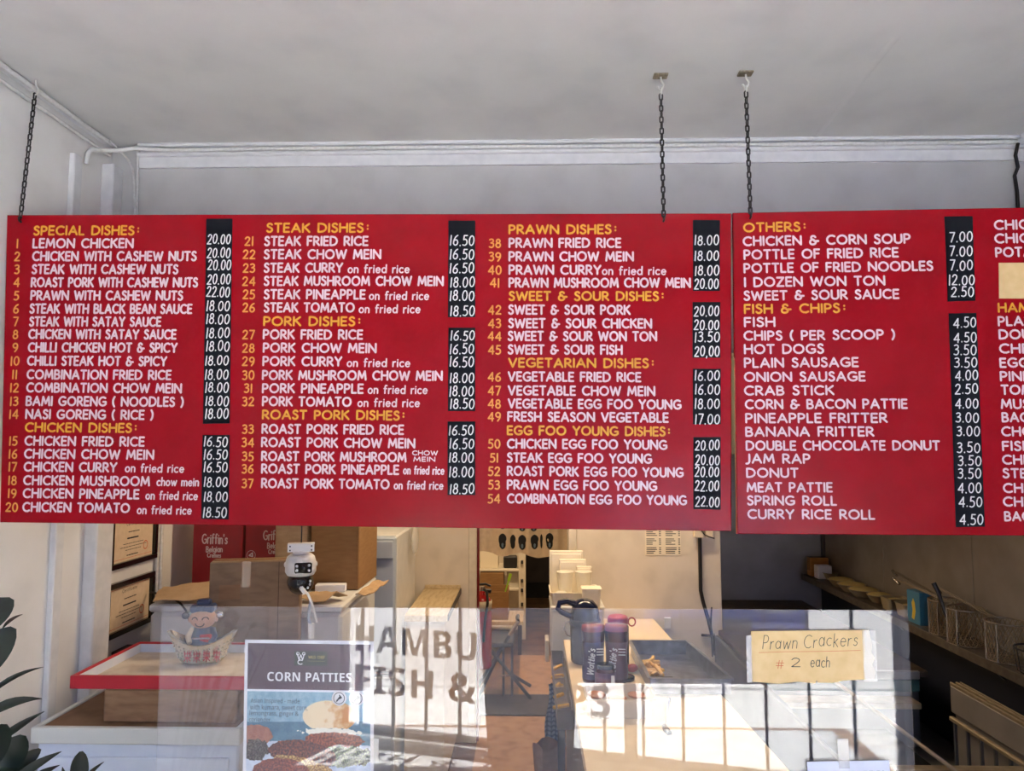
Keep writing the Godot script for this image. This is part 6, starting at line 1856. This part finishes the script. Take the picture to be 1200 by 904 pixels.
func capsule_net(bones: Array, lo: Vector3, hi: Vector3, cell: float) -> ArrayMesh:
	var nx := int((hi.x - lo.x) / cell) + 1
	var ny := int((hi.y - lo.y) / cell) + 1
	var nz := int((hi.z - lo.z) / cell) + 1
	var f := PackedFloat32Array()
	f.resize(nx * ny * nz)
	f.fill(1.0)
	for b in bones:
		var a: Vector3 = b[0]
		var c: Vector3 = b[1]
		var ra: float = b[2]
		var rb: float = b[3]
		var m := maxf(ra, rb) + 0.07
		var i0 := ((a.min(c) - Vector3.ONE * m - lo) / cell).floor()
		var i1 := ((a.max(c) + Vector3.ONE * m - lo) / cell).ceil()
		var ax := c - a
		var l2 := maxf(ax.length_squared(), 1e-9)
		for z in range(maxi(0, int(i0.z)), mini(nz, int(i1.z) + 1)):
			for y in range(maxi(0, int(i0.y)), mini(ny, int(i1.y) + 1)):
				for x in range(maxi(0, int(i0.x)), mini(nx, int(i1.x) + 1)):
					var p := lo + Vector3(x, y, z) * cell
					var k := clampf((p - a).dot(ax) / l2, 0, 1)
					var q := p - a - ax * k
					if b.size() > 4:
						q *= b[4]
					var d := q.length() - lerpf(ra, rb, k)
					var id := (z * ny + y) * nx + x
					var o := f[id]
					var h := clampf(0.5 + 0.5 * (o - d) / 0.04, 0, 1)
					f[id] = lerpf(o, d, h) - 0.04 * h * (1 - h)
	var vid := {}
	var st := SurfaceTool.new()
	st.begin(Mesh.PRIMITIVE_TRIANGLES)
	st.set_smooth_group(0)
	var count := 0
	for z in nz - 1:
		for y in ny - 1:
			for x in nx - 1:
				var mask := 0
				var s := Vector3.ZERO
				var n := 0
				var vals := []
				for i in 8:
					var v := f[((z + (i >> 2)) * ny + y + ((i >> 1) & 1)) * nx + x + (i & 1)]
					vals.append(v)
					if v < 0:
						mask |= 1 << i
				if mask == 0 or mask == 255:
					continue
				for e in [[0, 1], [2, 3], [4, 5], [6, 7], [0, 2], [1, 3], [4, 6], [5, 7], [0, 4], [1, 5], [2, 6], [3, 7]]:
					var v0: float = vals[e[0]]
					var v1: float = vals[e[1]]
					if (v0 < 0) != (v1 < 0):
						var k := v0 / (v0 - v1)
						var p0 := Vector3(e[0] & 1, (e[0] >> 1) & 1, e[0] >> 2)
						var p1 := Vector3(e[1] & 1, (e[1] >> 1) & 1, e[1] >> 2)
						s += p0.lerp(p1, k)
						n += 1
				st.add_vertex(lo + (Vector3(x, y, z) + s / n) * cell)
				vid[(z * ny + y) * nx + x] = count
				count += 1
	for key in vid:
		var x: int = key % nx
		var y: int = (key / nx) % ny
		var z: int = key / (nx * ny)
		var steps := [1, nx, nx * ny]
		for ax in 3:
			if [x, y, z][(ax + 1) % 3] == 0 or [x, y, z][(ax + 2) % 3] == 0:
				continue
			var v0 := f[key]
			var v1 := f[key + steps[ax]]
			if (v0 < 0) == (v1 < 0):
				continue
			var du: int = steps[(ax + 1) % 3]
			var dv: int = steps[(ax + 2) % 3]
			if not (vid.has(key - du) and vid.has(key - dv) and vid.has(key - du - dv)):
				continue
			var q := [vid[key], vid[key - du], vid[key - du - dv], vid[key - dv]]
			if v0 < 0:
				q.reverse()
			for i in [0, 1, 2, 0, 2, 3]:
				st.add_index(q[i])
	st.generate_normals()
	return st.commit()

func photographer() -> void:
	var z := 0.42
	var p := thing("person", "person in a long dark coat holding up a phone, mirrored in the clear screen", "person", Vector3(0, 0, z))
	var V := func(x: float, y: float, zz: float) -> Vector3: return Vector3(x, y, zz)
	var legs := []
	var coat := []
	for s in [-1.0, 1.0]:
		legs.append([V.call(s * 0.085, 0.9, 0.0), V.call(s * 0.09, 0.5, -0.01), 0.088, 0.06])
		legs.append([V.call(s * 0.09, 0.5, -0.01), V.call(s * 0.095, 0.1, 0.02), 0.058, 0.042])
		coat.append([V.call(s * 0.15, 1.42, 0.0), V.call(s * 0.19, 1.19, -0.06), 0.062, 0.05])
		coat.append([V.call(s * 0.19, 1.19, -0.06), V.call(s * 0.075, 1.53, -0.30), 0.047, 0.034])
	coat.append([V.call(0, 0.92, 0.0), V.call(0, 1.12, 0.0), 0.135, 0.125, Vector3(0.8, 1, 1.1)])
	coat.append([V.call(0, 0.2, 0.0), V.call(0, 0.88, 0.0), 0.165, 0.2, Vector3(0.8, 1, 1.15)])
	coat.append([V.call(0, 1.12, 0.0), V.call(0, 1.36, 0.0), 0.115, 0.135, Vector3(0.8, 1, 1.15)])
	coat.append([V.call(-0.1, 1.42, 0.0), V.call(0.1, 1.42, 0.0), 0.085, 0.085])
	coat.append([V.call(0, 1.42, 0.0), V.call(0, 1.5, -0.005), 0.06, 0.055])
	part(capsule_net(coat, Vector3(-0.36, 0.0, -0.42), Vector3(0.36, 1.62, 0.2), 0.018), "jacket", M.jacket, p)
	legs.append([V.call(-0.06, 0.92, 0.0), V.call(0.06, 0.92, 0.0), 0.1, 0.1])
	part(capsule_net(legs, Vector3(-0.26, 0.02, -0.2), Vector3(0.26, 1.08, 0.2), 0.018), "jeans", M.jeans, p)
	var shoes := []
	for s in [-1.0, 1.0]:
		var sh := MB.new()
		sh.ball(Vector3(s * 0.1, 0.04, -0.05), Vector3(0.048, 0.04, 0.13), 16, 10)
		part(sh.mesh(), "shoe", M.black_rubber, p)
	var head := [[V.call(0, 1.48, 0.0), V.call(0, 1.58, -0.02), 0.052, 0.05], [V.call(0, 1.66, -0.03), V.call(0, 1.7, -0.01), 0.078, 0.092], [V.call(0, 1.6, -0.055), V.call(0, 1.62, -0.05), 0.05, 0.055], [V.call(0, 1.655, -0.11), V.call(0, 1.63, -0.128), 0.012, 0.016]]
	for s in [-1.0, 1.0]:
		head.append([V.call(s * 0.086, 1.64, 0.0), V.call(s * 0.09, 1.68, 0.005), 0.012, 0.014])
	for s in [-1.0, 1.0]:
		head.append([V.call(s * 0.075, 1.54, -0.31), V.call(s * 0.07, 1.61, -0.36), 0.03, 0.034])
		for i in 4:
			head.append([V.call(s * 0.07, 1.6 + i * 0.018, -0.37), V.call(s * 0.045, 1.612 + i * 0.02, -0.405 + 0.006 * absf(i - 1.5)), 0.0095, 0.008])
		head.append([V.call(s * 0.066, 1.6, -0.36), V.call(s * 0.03, 1.625, -0.375), 0.011, 0.009])
	part(capsule_net(head, Vector3(-0.14, 1.44, -0.43), Vector3(0.14, 1.84, 0.12), 0.009), "head_and_hands", M.skin, p)
	var hair := [[V.call(0, 1.72, 0.02), V.call(0, 1.74, -0.01), 0.092, 0.088], [V.call(0, 1.66, 0.05), V.call(0, 1.7, 0.04), 0.07, 0.08]]
	part(capsule_net(hair, Vector3(-0.14, 1.56, -0.14), Vector3(0.14, 1.88, 0.16), 0.012), "hair", M.print_black, p)
	one(slab(v3(-0.075, -0.037, 0.02), v3(0.075, 0.037, 0.029), 0.003), "mobile_phone", M.black_gloss, "black mobile phone held up by the photographer", "phone", EYE)


# ---------------------------------------------------------------- lamps
func lamp(pos: Vector3, len_: float, energy: float, label: String) -> void:
	var l := thing("ceiling_light", label, "light", pos)
	part(bx(Vector3(len_, 0.05, 0.1), 0.006, Vector3(0, 0.045, 0)), "lamp_body", M.enamel, l)
	part(bx(Vector3(len_ - 0.04, 0.03, 0.08), 0.01, Vector3(0, 0.006, 0)), "lamp_diffuser", M.lamp_glow, l)
	var a := AreaLight3D.new()
	a.name = "lamp_area"
	a.area_size = Vector2(len_ - 0.04, 0.09)
	a.light_energy = energy
	a.light_color = Color(1.0, 0.88, 0.72)
	a.area_range = 12.0
	a.area_attenuation = 2.0
	a.shadow_enabled = true
	a.position = Vector3(0, -0.02, 0)
	a.rotation.x = -PI / 2
	l.add_child(a)


# ---------------------------------------------------------------- materials
func materials() -> void:
	M.board = mottled([rgb(144, 8, 22), rgb(154, 9, 25), rgb(160, 12, 29)], Vector3(1.4, 1.4, 1.4), 0.24, 3)
	M.board.metallic_specular = 0.3
	relief(M.board, 0.03, 0.03, 91)
	M.paint_white = mottled([rgb(224, 190, 200), rgb(240, 214, 221)], Vector3(6, 6, 6), 0.45, 5)
	M.paint_yellow = mottled([rgb(214, 140, 30), rgb(240, 178, 52)], Vector3(7, 7, 7), 0.45, 6)
	M.paint_orange = mottled([rgb(220, 132, 50), rgb(240, 168, 74)], Vector3(7, 7, 7), 0.45, 8)
	M.black_strip = mat(rgb(20, 22, 28), 0.6)
	M.black_strip.metallic_specular = 0.25
	M.chalk = mat(rgb(226, 224, 222), 0.7)
	M.card = mottled([rgb(220, 188, 132), rgb(226, 194, 140), rgb(230, 200, 148)], Vector3(5, 5, 5), 0.8, 12)
	M.old_plate = mottled([rgb(96, 88, 70), rgb(150, 142, 122)], Vector3(20, 20, 20), 0.8, 13)
	M.paint_old = mat(rgb(205, 203, 196), 0.5)
	M.chain_steel = mat(rgb(64, 62, 60), 0.42, 0.75)
	M.link = link_mesh(0.0255, 0.0145, 0.0023)
	M.ceiling = mottled([rgb(196, 197, 195), rgb(207, 207, 204), rgb(212, 212, 209)], Vector3(0.55, 0.55, 0.55), 0.6, 21)
	relief(M.ceiling, 0.12, 0.02, 92)
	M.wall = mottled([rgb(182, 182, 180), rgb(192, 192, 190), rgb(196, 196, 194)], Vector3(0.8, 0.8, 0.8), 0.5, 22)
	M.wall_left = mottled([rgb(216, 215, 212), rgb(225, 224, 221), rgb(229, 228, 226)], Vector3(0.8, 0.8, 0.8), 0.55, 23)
	M.trim = mottled([rgb(206, 208, 210), rgb(222, 223, 224)], Vector3(3, 3, 3), 0.4, 24)
	M.trim_cream = mottled([rgb(206, 196, 176), rgb(222, 212, 192)], Vector3(3, 3, 3), 0.5, 25)
	M.kitchen_wall = mottled([rgb(204, 192, 172), rgb(216, 204, 184), rgb(220, 208, 190)], Vector3(0.9, 0.9, 0.9), 0.55, 26)
	M.kitchen_ceiling = mat(rgb(206, 200, 190), 0.7)
	M.floor = mottled([rgb(84, 62, 44), rgb(112, 84, 60), rgb(124, 96, 70)], Vector3(1.2, 1.2, 1.2), 0.55, 27)
	M.vinyl = mottled([rgb(168, 170, 172), rgb(190, 192, 194)], Vector3(1.5, 1.5, 1.5), 0.5, 29)
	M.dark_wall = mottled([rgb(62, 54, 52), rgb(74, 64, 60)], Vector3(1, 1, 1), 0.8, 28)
	M.steel_dark = mottled([rgb(72, 72, 72), rgb(96, 95, 94)], Vector3(0.8, 0.8, 0.8), 0.42, 31, 0.5)
	M.steel_grey = mottled([rgb(128, 126, 124), rgb(144, 142, 140)], Vector3(0.8, 0.8, 0.8), 0.45, 30, 0.25)
	M.red_dark = mat(rgb(110, 12, 18), 0.3)
	M.steel_brown = mottled([rgb(126, 119, 110), rgb(148, 140, 130)], Vector3(0.9, 0.9, 0.9), 0.42, 32, 0.4)
	M.steel_brown_dark = mottled([rgb(56, 46, 38), rgb(84, 72, 58)], Vector3(3, 3, 3), 0.5, 33, 0.3)
	M.steel_mid = mottled([rgb(110, 106, 100), rgb(140, 134, 126)], Vector3(1.5, 1.5, 1.5), 0.4, 34, 0.4)
	M.steel_shelf = mottled([rgb(74, 66, 56), rgb(106, 96, 82)], Vector3(4, 4, 4), 0.4, 35, 0.5)
	M.steel_rail = mottled([rgb(120, 104, 80), rgb(150, 132, 104)], Vector3(4, 4, 4), 0.4, 36, 0.4)
	M.steel_tray = mottled([rgb(98, 102, 108), rgb(140, 144, 150)], Vector3(3, 3, 3), 0.28, 37, 0.85)
	M.teal_paint = mat(rgb(22, 58, 56), 0.5)
	M.red_gloss = mat(rgb(168, 18, 24), 0.25)
	M.red_edge = mat(rgb(178, 26, 44), 0.4)
	M.cable_white = mottled([rgb(196, 196, 192), rgb(222, 222, 220)], Vector3(9, 9, 9), 0.5, 38)
	M.black_rubber = mat(rgb(24, 22, 22), 0.6)
	M.black_plastic = mat(rgb(26, 25, 26), 0.5)
	M.black_gloss = mat(rgb(16, 16, 18), 0.15)
	M.frame_dark = mat(rgb(46, 46, 48), 0.45, 0.2)
	M.window_glass = glass(0.02)
	M.acrylic = glass(0.05, rgb(232, 232, 236))
	M.acrylic.metallic_specular = 0.43
	M.acrylic_foot = glass(0.3, rgb(232, 232, 236))
	M.vinyl_grey = mat(rgb(40, 42, 52), 0.6)
	M.vinyl_orange = mat(rgb(150, 84, 28), 0.6)
	M.concrete = mottled([rgb(178, 178, 177), rgb(196, 196, 195), rgb(206, 206, 205)], Vector3(0.9, 0.9, 0.9), 0.9, 41)
	M.asphalt = mottled([rgb(150, 150, 150), rgb(176, 176, 175)], Vector3(2, 2, 2), 0.9, 42)
	M.far_wall = mottled([rgb(146, 138, 128), rgb(166, 158, 148)], Vector3(0.4, 0.4, 0.4), 0.9, 43)
	M.far_glass = mat(rgb(26, 30, 36), 0.08)
	M.car_blue = mat(rgb(20, 60, 160), 0.2)
	M.car_blue.clearcoat_enabled = true
	M.car_blue.clearcoat = 0.8
	M.chrome = mat(rgb(200, 200, 202), 0.18, 0.95)
	M.laminate = mat(rgb(196, 190, 180), 0.45)
	M.paper = mat(rgb(232, 232, 236), 0.8)
	M.paper_blue = mat(rgb(222, 226, 240), 0.8)
	M.paper_cream = mat(rgb(228, 216, 192), 0.8)
	M.flyer_print = mat(Color.WHITE, 0.35)
	M.flyer_print.albedo_texture = ImageTexture.create_from_image(flyer_image())
	M.paint_pure = mat(rgb(238, 238, 240), 0.6)
	M.ink = mat(rgb(34, 34, 40), 0.7)
	M.logo_green = mat(rgb(44, 50, 38), 0.5)
	M.logo_gold = mat(rgb(176, 158, 104), 0.5)
	M.tape = glass(0.25, rgb(238, 236, 228))
	M.tape.roughness = 0.25
	M.pencil = mat(rgb(72, 78, 70), 0.8)
	M.red_pencil = mat(rgb(206, 104, 70), 0.8)
	M.joint = mat(rgb(70, 50, 34), 0.9)
	M.packing_tape = mat(rgb(150, 116, 76), 0.2)
	M.cardboard_brown = mottled([rgb(124, 94, 68), rgb(140, 108, 80), rgb(148, 116, 88)], Vector3(2, 9, 2), 0.85, 51)
	M.cardboard_grey = mottled([rgb(112, 90, 68), rgb(132, 108, 84), rgb(140, 116, 92)], Vector3(2, 6, 2), 0.8, 52)
	M.cardboard_mid = mottled([rgb(136, 100, 60), rgb(152, 114, 72)], Vector3(2, 9, 2), 0.85, 53)
	M.cardboard_tan = mottled([rgb(168, 140, 106), rgb(186, 158, 124)], Vector3(3, 9, 3), 0.85, 54)
	M.cardboard_orange = mottled([rgb(160, 108, 48), rgb(184, 130, 62)], Vector3(3, 9, 3), 0.85, 55)
	M.cardboard_floor = mottled([rgb(140, 106, 72), rgb(168, 130, 92), rgb(176, 140, 100)], Vector3(1.6, 1.6, 1.6), 0.85, 56)
	M.cabinet_white = mottled([rgb(222, 231, 246), rgb(230, 238, 250)], Vector3(2, 2, 2), 0.4, 57)
	M.rim_cream = mat(rgb(216, 218, 212), 0.45)
	M.tray_lining = mottled([rgb(196, 180, 160), rgb(214, 202, 184), rgb(220, 210, 196)], Vector3(2.5, 2.5, 2.5), 0.5, 58)
	M.enamel = mottled([rgb(208, 208, 206), rgb(222, 222, 220)], Vector3(2, 2, 2), 0.35, 59)
	M.enamel_grey = mat(rgb(166, 176, 188), 0.35)
	M.biscuit_red = mottled([rgb(140, 10, 24), rgb(156, 14, 28)], Vector3(3, 3, 3), 0.4, 60)
	M.carton_white = mat(rgb(226, 206, 206), 0.6)
	M.camera_white = mat(rgb(224, 222, 218), 0.35)
	M.lens_glint = mat(rgb(200, 204, 208), 0.1)
	M.certificate = mottled([rgb(214, 190, 158), rgb(226, 204, 174)], Vector3(6, 6, 6), 0.6, 61)
	M.plastic_bag = mat(Color8(214, 210, 200, 120), 0.3)
	M.plastic_bag.transparency = BaseMaterial3D.TRANSPARENCY_ALPHA
	M.cream_paint = mottled([rgb(206, 190, 162), rgb(220, 206, 180)], Vector3(3, 3, 3), 0.5, 62)
	M.worn_timber = mottled([rgb(178, 152, 112), rgb(200, 178, 138), rgb(210, 190, 152)], Vector3(8, 8, 1.2), 0.55, 63)
	M.silver_gilt = mottled([rgb(196, 192, 182), rgb(222, 220, 212)], Vector3(20, 20, 20), 0.22, 64, 0.85)
	M.figure_blue = mat(rgb(52, 66, 104), 0.35)
	M.figure_navy = mat(rgb(30, 34, 54), 0.3)
	M.figure_cream = mat(rgb(214, 200, 176), 0.4)
	M.figure_skin = mat(rgb(216, 172, 146), 0.4)
	M.bench_cream = mottled([rgb(226, 206, 172), rgb(236, 218, 186)], Vector3(2, 2, 2), 0.35, 65)
	M.navy_panel = mat(rgb(24, 28, 42), 0.5)
	M.tub_white = mat(rgb(236, 226, 204), 0.4)
	M.tub_white.backlight_enabled = true
	M.tub_white.backlight = Color(0.3, 0.28, 0.22)
	M.tub_clear = mat(Color8(236, 230, 214, 150), 0.3)
	M.tub_clear.transparency = BaseMaterial3D.TRANSPARENCY_ALPHA
	M.towel = towel_cloth()
	M.paper_bag = mottled([rgb(112, 80, 62), rgb(140, 104, 82)], Vector3(6, 6, 6), 0.85, 66)
	M.chip = mottled([rgb(210, 160, 70), rgb(232, 192, 104)], Vector3(30, 30, 30), 0.6, 67)
	M.jug_grey = mat(rgb(62, 66, 74), 0.25)
	M.navy_gloss = mat(rgb(20, 30, 60), 0.12)
	M.sauce_red = mat(rgb(72, 16, 24), 0.15)
	M.sauce_clear = mat(rgb(140, 60, 60), 0.15)
	M.label_blue = mottled([rgb(36, 40, 84), rgb(70, 36, 78)], Vector3(12, 12, 12), 0.35, 68)
	M.label_purple = mottled([rgb(64, 24, 56), rgb(92, 30, 52)], Vector3(12, 12, 12), 0.35, 69)
	M.label_mixed = mottled([rgb(48, 38, 84), rgb(150, 28, 48)], Vector3(40, 40, 40), 0.4, 70)
	M.lid_red = mat(rgb(176, 46, 54), 0.35)
	M.food_brown = mottled([rgb(150, 96, 70), rgb(188, 140, 108)], Vector3(20, 20, 20), 0.6, 71)
	M.bowl_cream = mat(rgb(140, 126, 98), 0.35)
	M.food_pale = relief(mottled([rgb(150, 126, 66), rgb(206, 186, 120)], Vector3(40, 40, 40), 0.6, 72), 0.3, 0.06, 93)
	M.carton_blue = mat(rgb(52, 112, 140), 0.5)
	M.carton_yellow = mat(rgb(206, 176, 50), 0.5)
	M.carton_teal = mat(rgb(36, 78, 90), 0.5)
	M.wire_steel = mat(rgb(140, 128, 112), 0.35, 0.8)
	M.wire_net = mat(rgb(132, 112, 82), 0.5, 0.3)
	M.wire_dark = mat(rgb(40, 38, 36), 0.5, 0.4)
	M.wire_bright = mat(rgb(196, 192, 186), 0.25, 0.9)
	M.curtain = mottled([rgb(214, 190, 156), rgb(230, 208, 176)], Vector3(4, 4, 4), 0.8, 73)
	M.print_black = mat(rgb(14, 13, 15), 0.7)
	M.print_blue = mat(rgb(110, 130, 146), 0.7)
	M.green_plastic = mat(rgb(150, 190, 50), 0.4)
	M.rubber_mat = mottled([rgb(48, 46, 45), rgb(70, 66, 64)], Vector3(3, 3, 3), 0.7, 74)
	M.pot = mat(rgb(96, 72, 58), 0.6)
	M.soil = mottled([rgb(34, 26, 20), rgb(58, 44, 34)], Vector3(20, 20, 20), 0.95, 75)
	M.leaf_green = mottled([rgb(12, 22, 15), rgb(22, 34, 23)], Vector3(9, 9, 9), 0.32, 76)
	M.stem_green = mat(rgb(52, 66, 40), 0.6)
	M.jacket = mottled([rgb(26, 26, 30), rgb(36, 36, 42)], Vector3(4, 4, 4), 0.8, 77)
	M.jeans = mottled([rgb(30, 36, 52), rgb(44, 52, 72)], Vector3(6, 6, 6), 0.85, 78)
	M.skin = mat(rgb(190, 140, 112), 0.5)
	M.lamp_glow = mat(rgb(255, 240, 214), 0.5)
	M.lamp_glow.emission_enabled = true
	M.lamp_glow.emission = Color(1.0, 0.86, 0.66)
	M.lamp_glow.emission_energy_multiplier = 1.6 / EXPOSURE

func towel_cloth() -> StandardMaterial3D:
	var im := Image.create(64, 64, false, Image.FORMAT_RGB8)
	for y in 64:
		for x in 64:
			var c := rgb(150, 158, 166)
			if x % 16 < 7:
				c = c.lerp(rgb(44, 66, 92), 0.6)
			if y % 16 < 7:
				c = c.lerp(rgb(44, 66, 92), 0.6)
			im.set_pixel(x, y, c)
	var m := mat(Color.WHITE, 0.9)
	m.albedo_texture = ImageTexture.create_from_image(im)
	m.uv1_triplanar = true
	m.uv1_scale = Vector3(14, 14, 14)
	return m


# ---------------------------------------------------------------- scene
const EXPOSURE := 2.08

func _ready() -> void:
	rng.seed = 4711
	# camera: eye 1.65 m up, tilted up 4.77 degrees, turned 1.37 degrees to the left
	cam_basis = Basis(Vector3.UP, deg_to_rad(1.37008)) * Basis(Vector3.RIGHT, deg_to_rad(4.76906))
	var cam := Camera3D.new()
	cam.name = "camera"
	cam.transform = Transform3D(cam_basis, EYE)
	cam.fov = rad_to_deg(2.0 * atan(452.0 / FOCAL))
	cam.near = 0.01
	cam.far = 200.0
	cam.current = true
	add_child(cam)
	# sky, sun, exposure
	var sky_mat := ProceduralSkyMaterial.new()
	sky_mat.sky_top_color = Color(0.24, 0.42, 0.72)
	sky_mat.sky_horizon_color = Color(0.70, 0.78, 0.86)
	sky_mat.ground_bottom_color = Color(0.35, 0.34, 0.32)
	sky_mat.ground_horizon_color = Color(0.6, 0.62, 0.62)
	sky_mat.sky_energy_multiplier = 1.0
	var sky := Sky.new()
	sky.sky_material = sky_mat
	var env := Environment.new()
	env.background_mode = Environment.BG_SKY
	env.sky = sky
	env.background_energy_multiplier = 3.0
	env.tonemap_mode = Environment.TONE_MAPPER_LINEAR
	env.tonemap_exposure = EXPOSURE
	env.sdfgi_enabled = true
	env.ssao_enabled = true
	env.ssil_enabled = true
	var we := WorldEnvironment.new()
	we.name = "environment"
	we.environment = env
	add_child(we)
	var sun := DirectionalLight3D.new()
	sun.name = "sun"
	sun.light_color = Color(1.0, 0.985, 0.955)
	sun.light_energy = 14.0
	sun.light_angular_distance = 0.5
	sun.shadow_enabled = true
	var towards := Vector3(-0.25, -1.0, -0.45).normalized()    # high over the street
	sun.transform = Transform3D(Basis.looking_at(towards, Vector3.UP), Vector3(4, 6, 6))
	add_child(sun)
	materials()
	# large structure first
	room()
	shopfront()
	lamp(Vector3(0.13, 2.3, -3.15), 1.6, 1.45, "long fluorescent light fitting on the kitchen ceiling behind the menu boards")
	lamp(Vector3(-0.1, 2.36, -5.7), 0.8, 1.8, "short fluorescent light fitting on the ceiling of the passage")
	boards()
	screen()
	left_side()
	middle()
	range_side()
	back_room()
	plant()
	photographer()
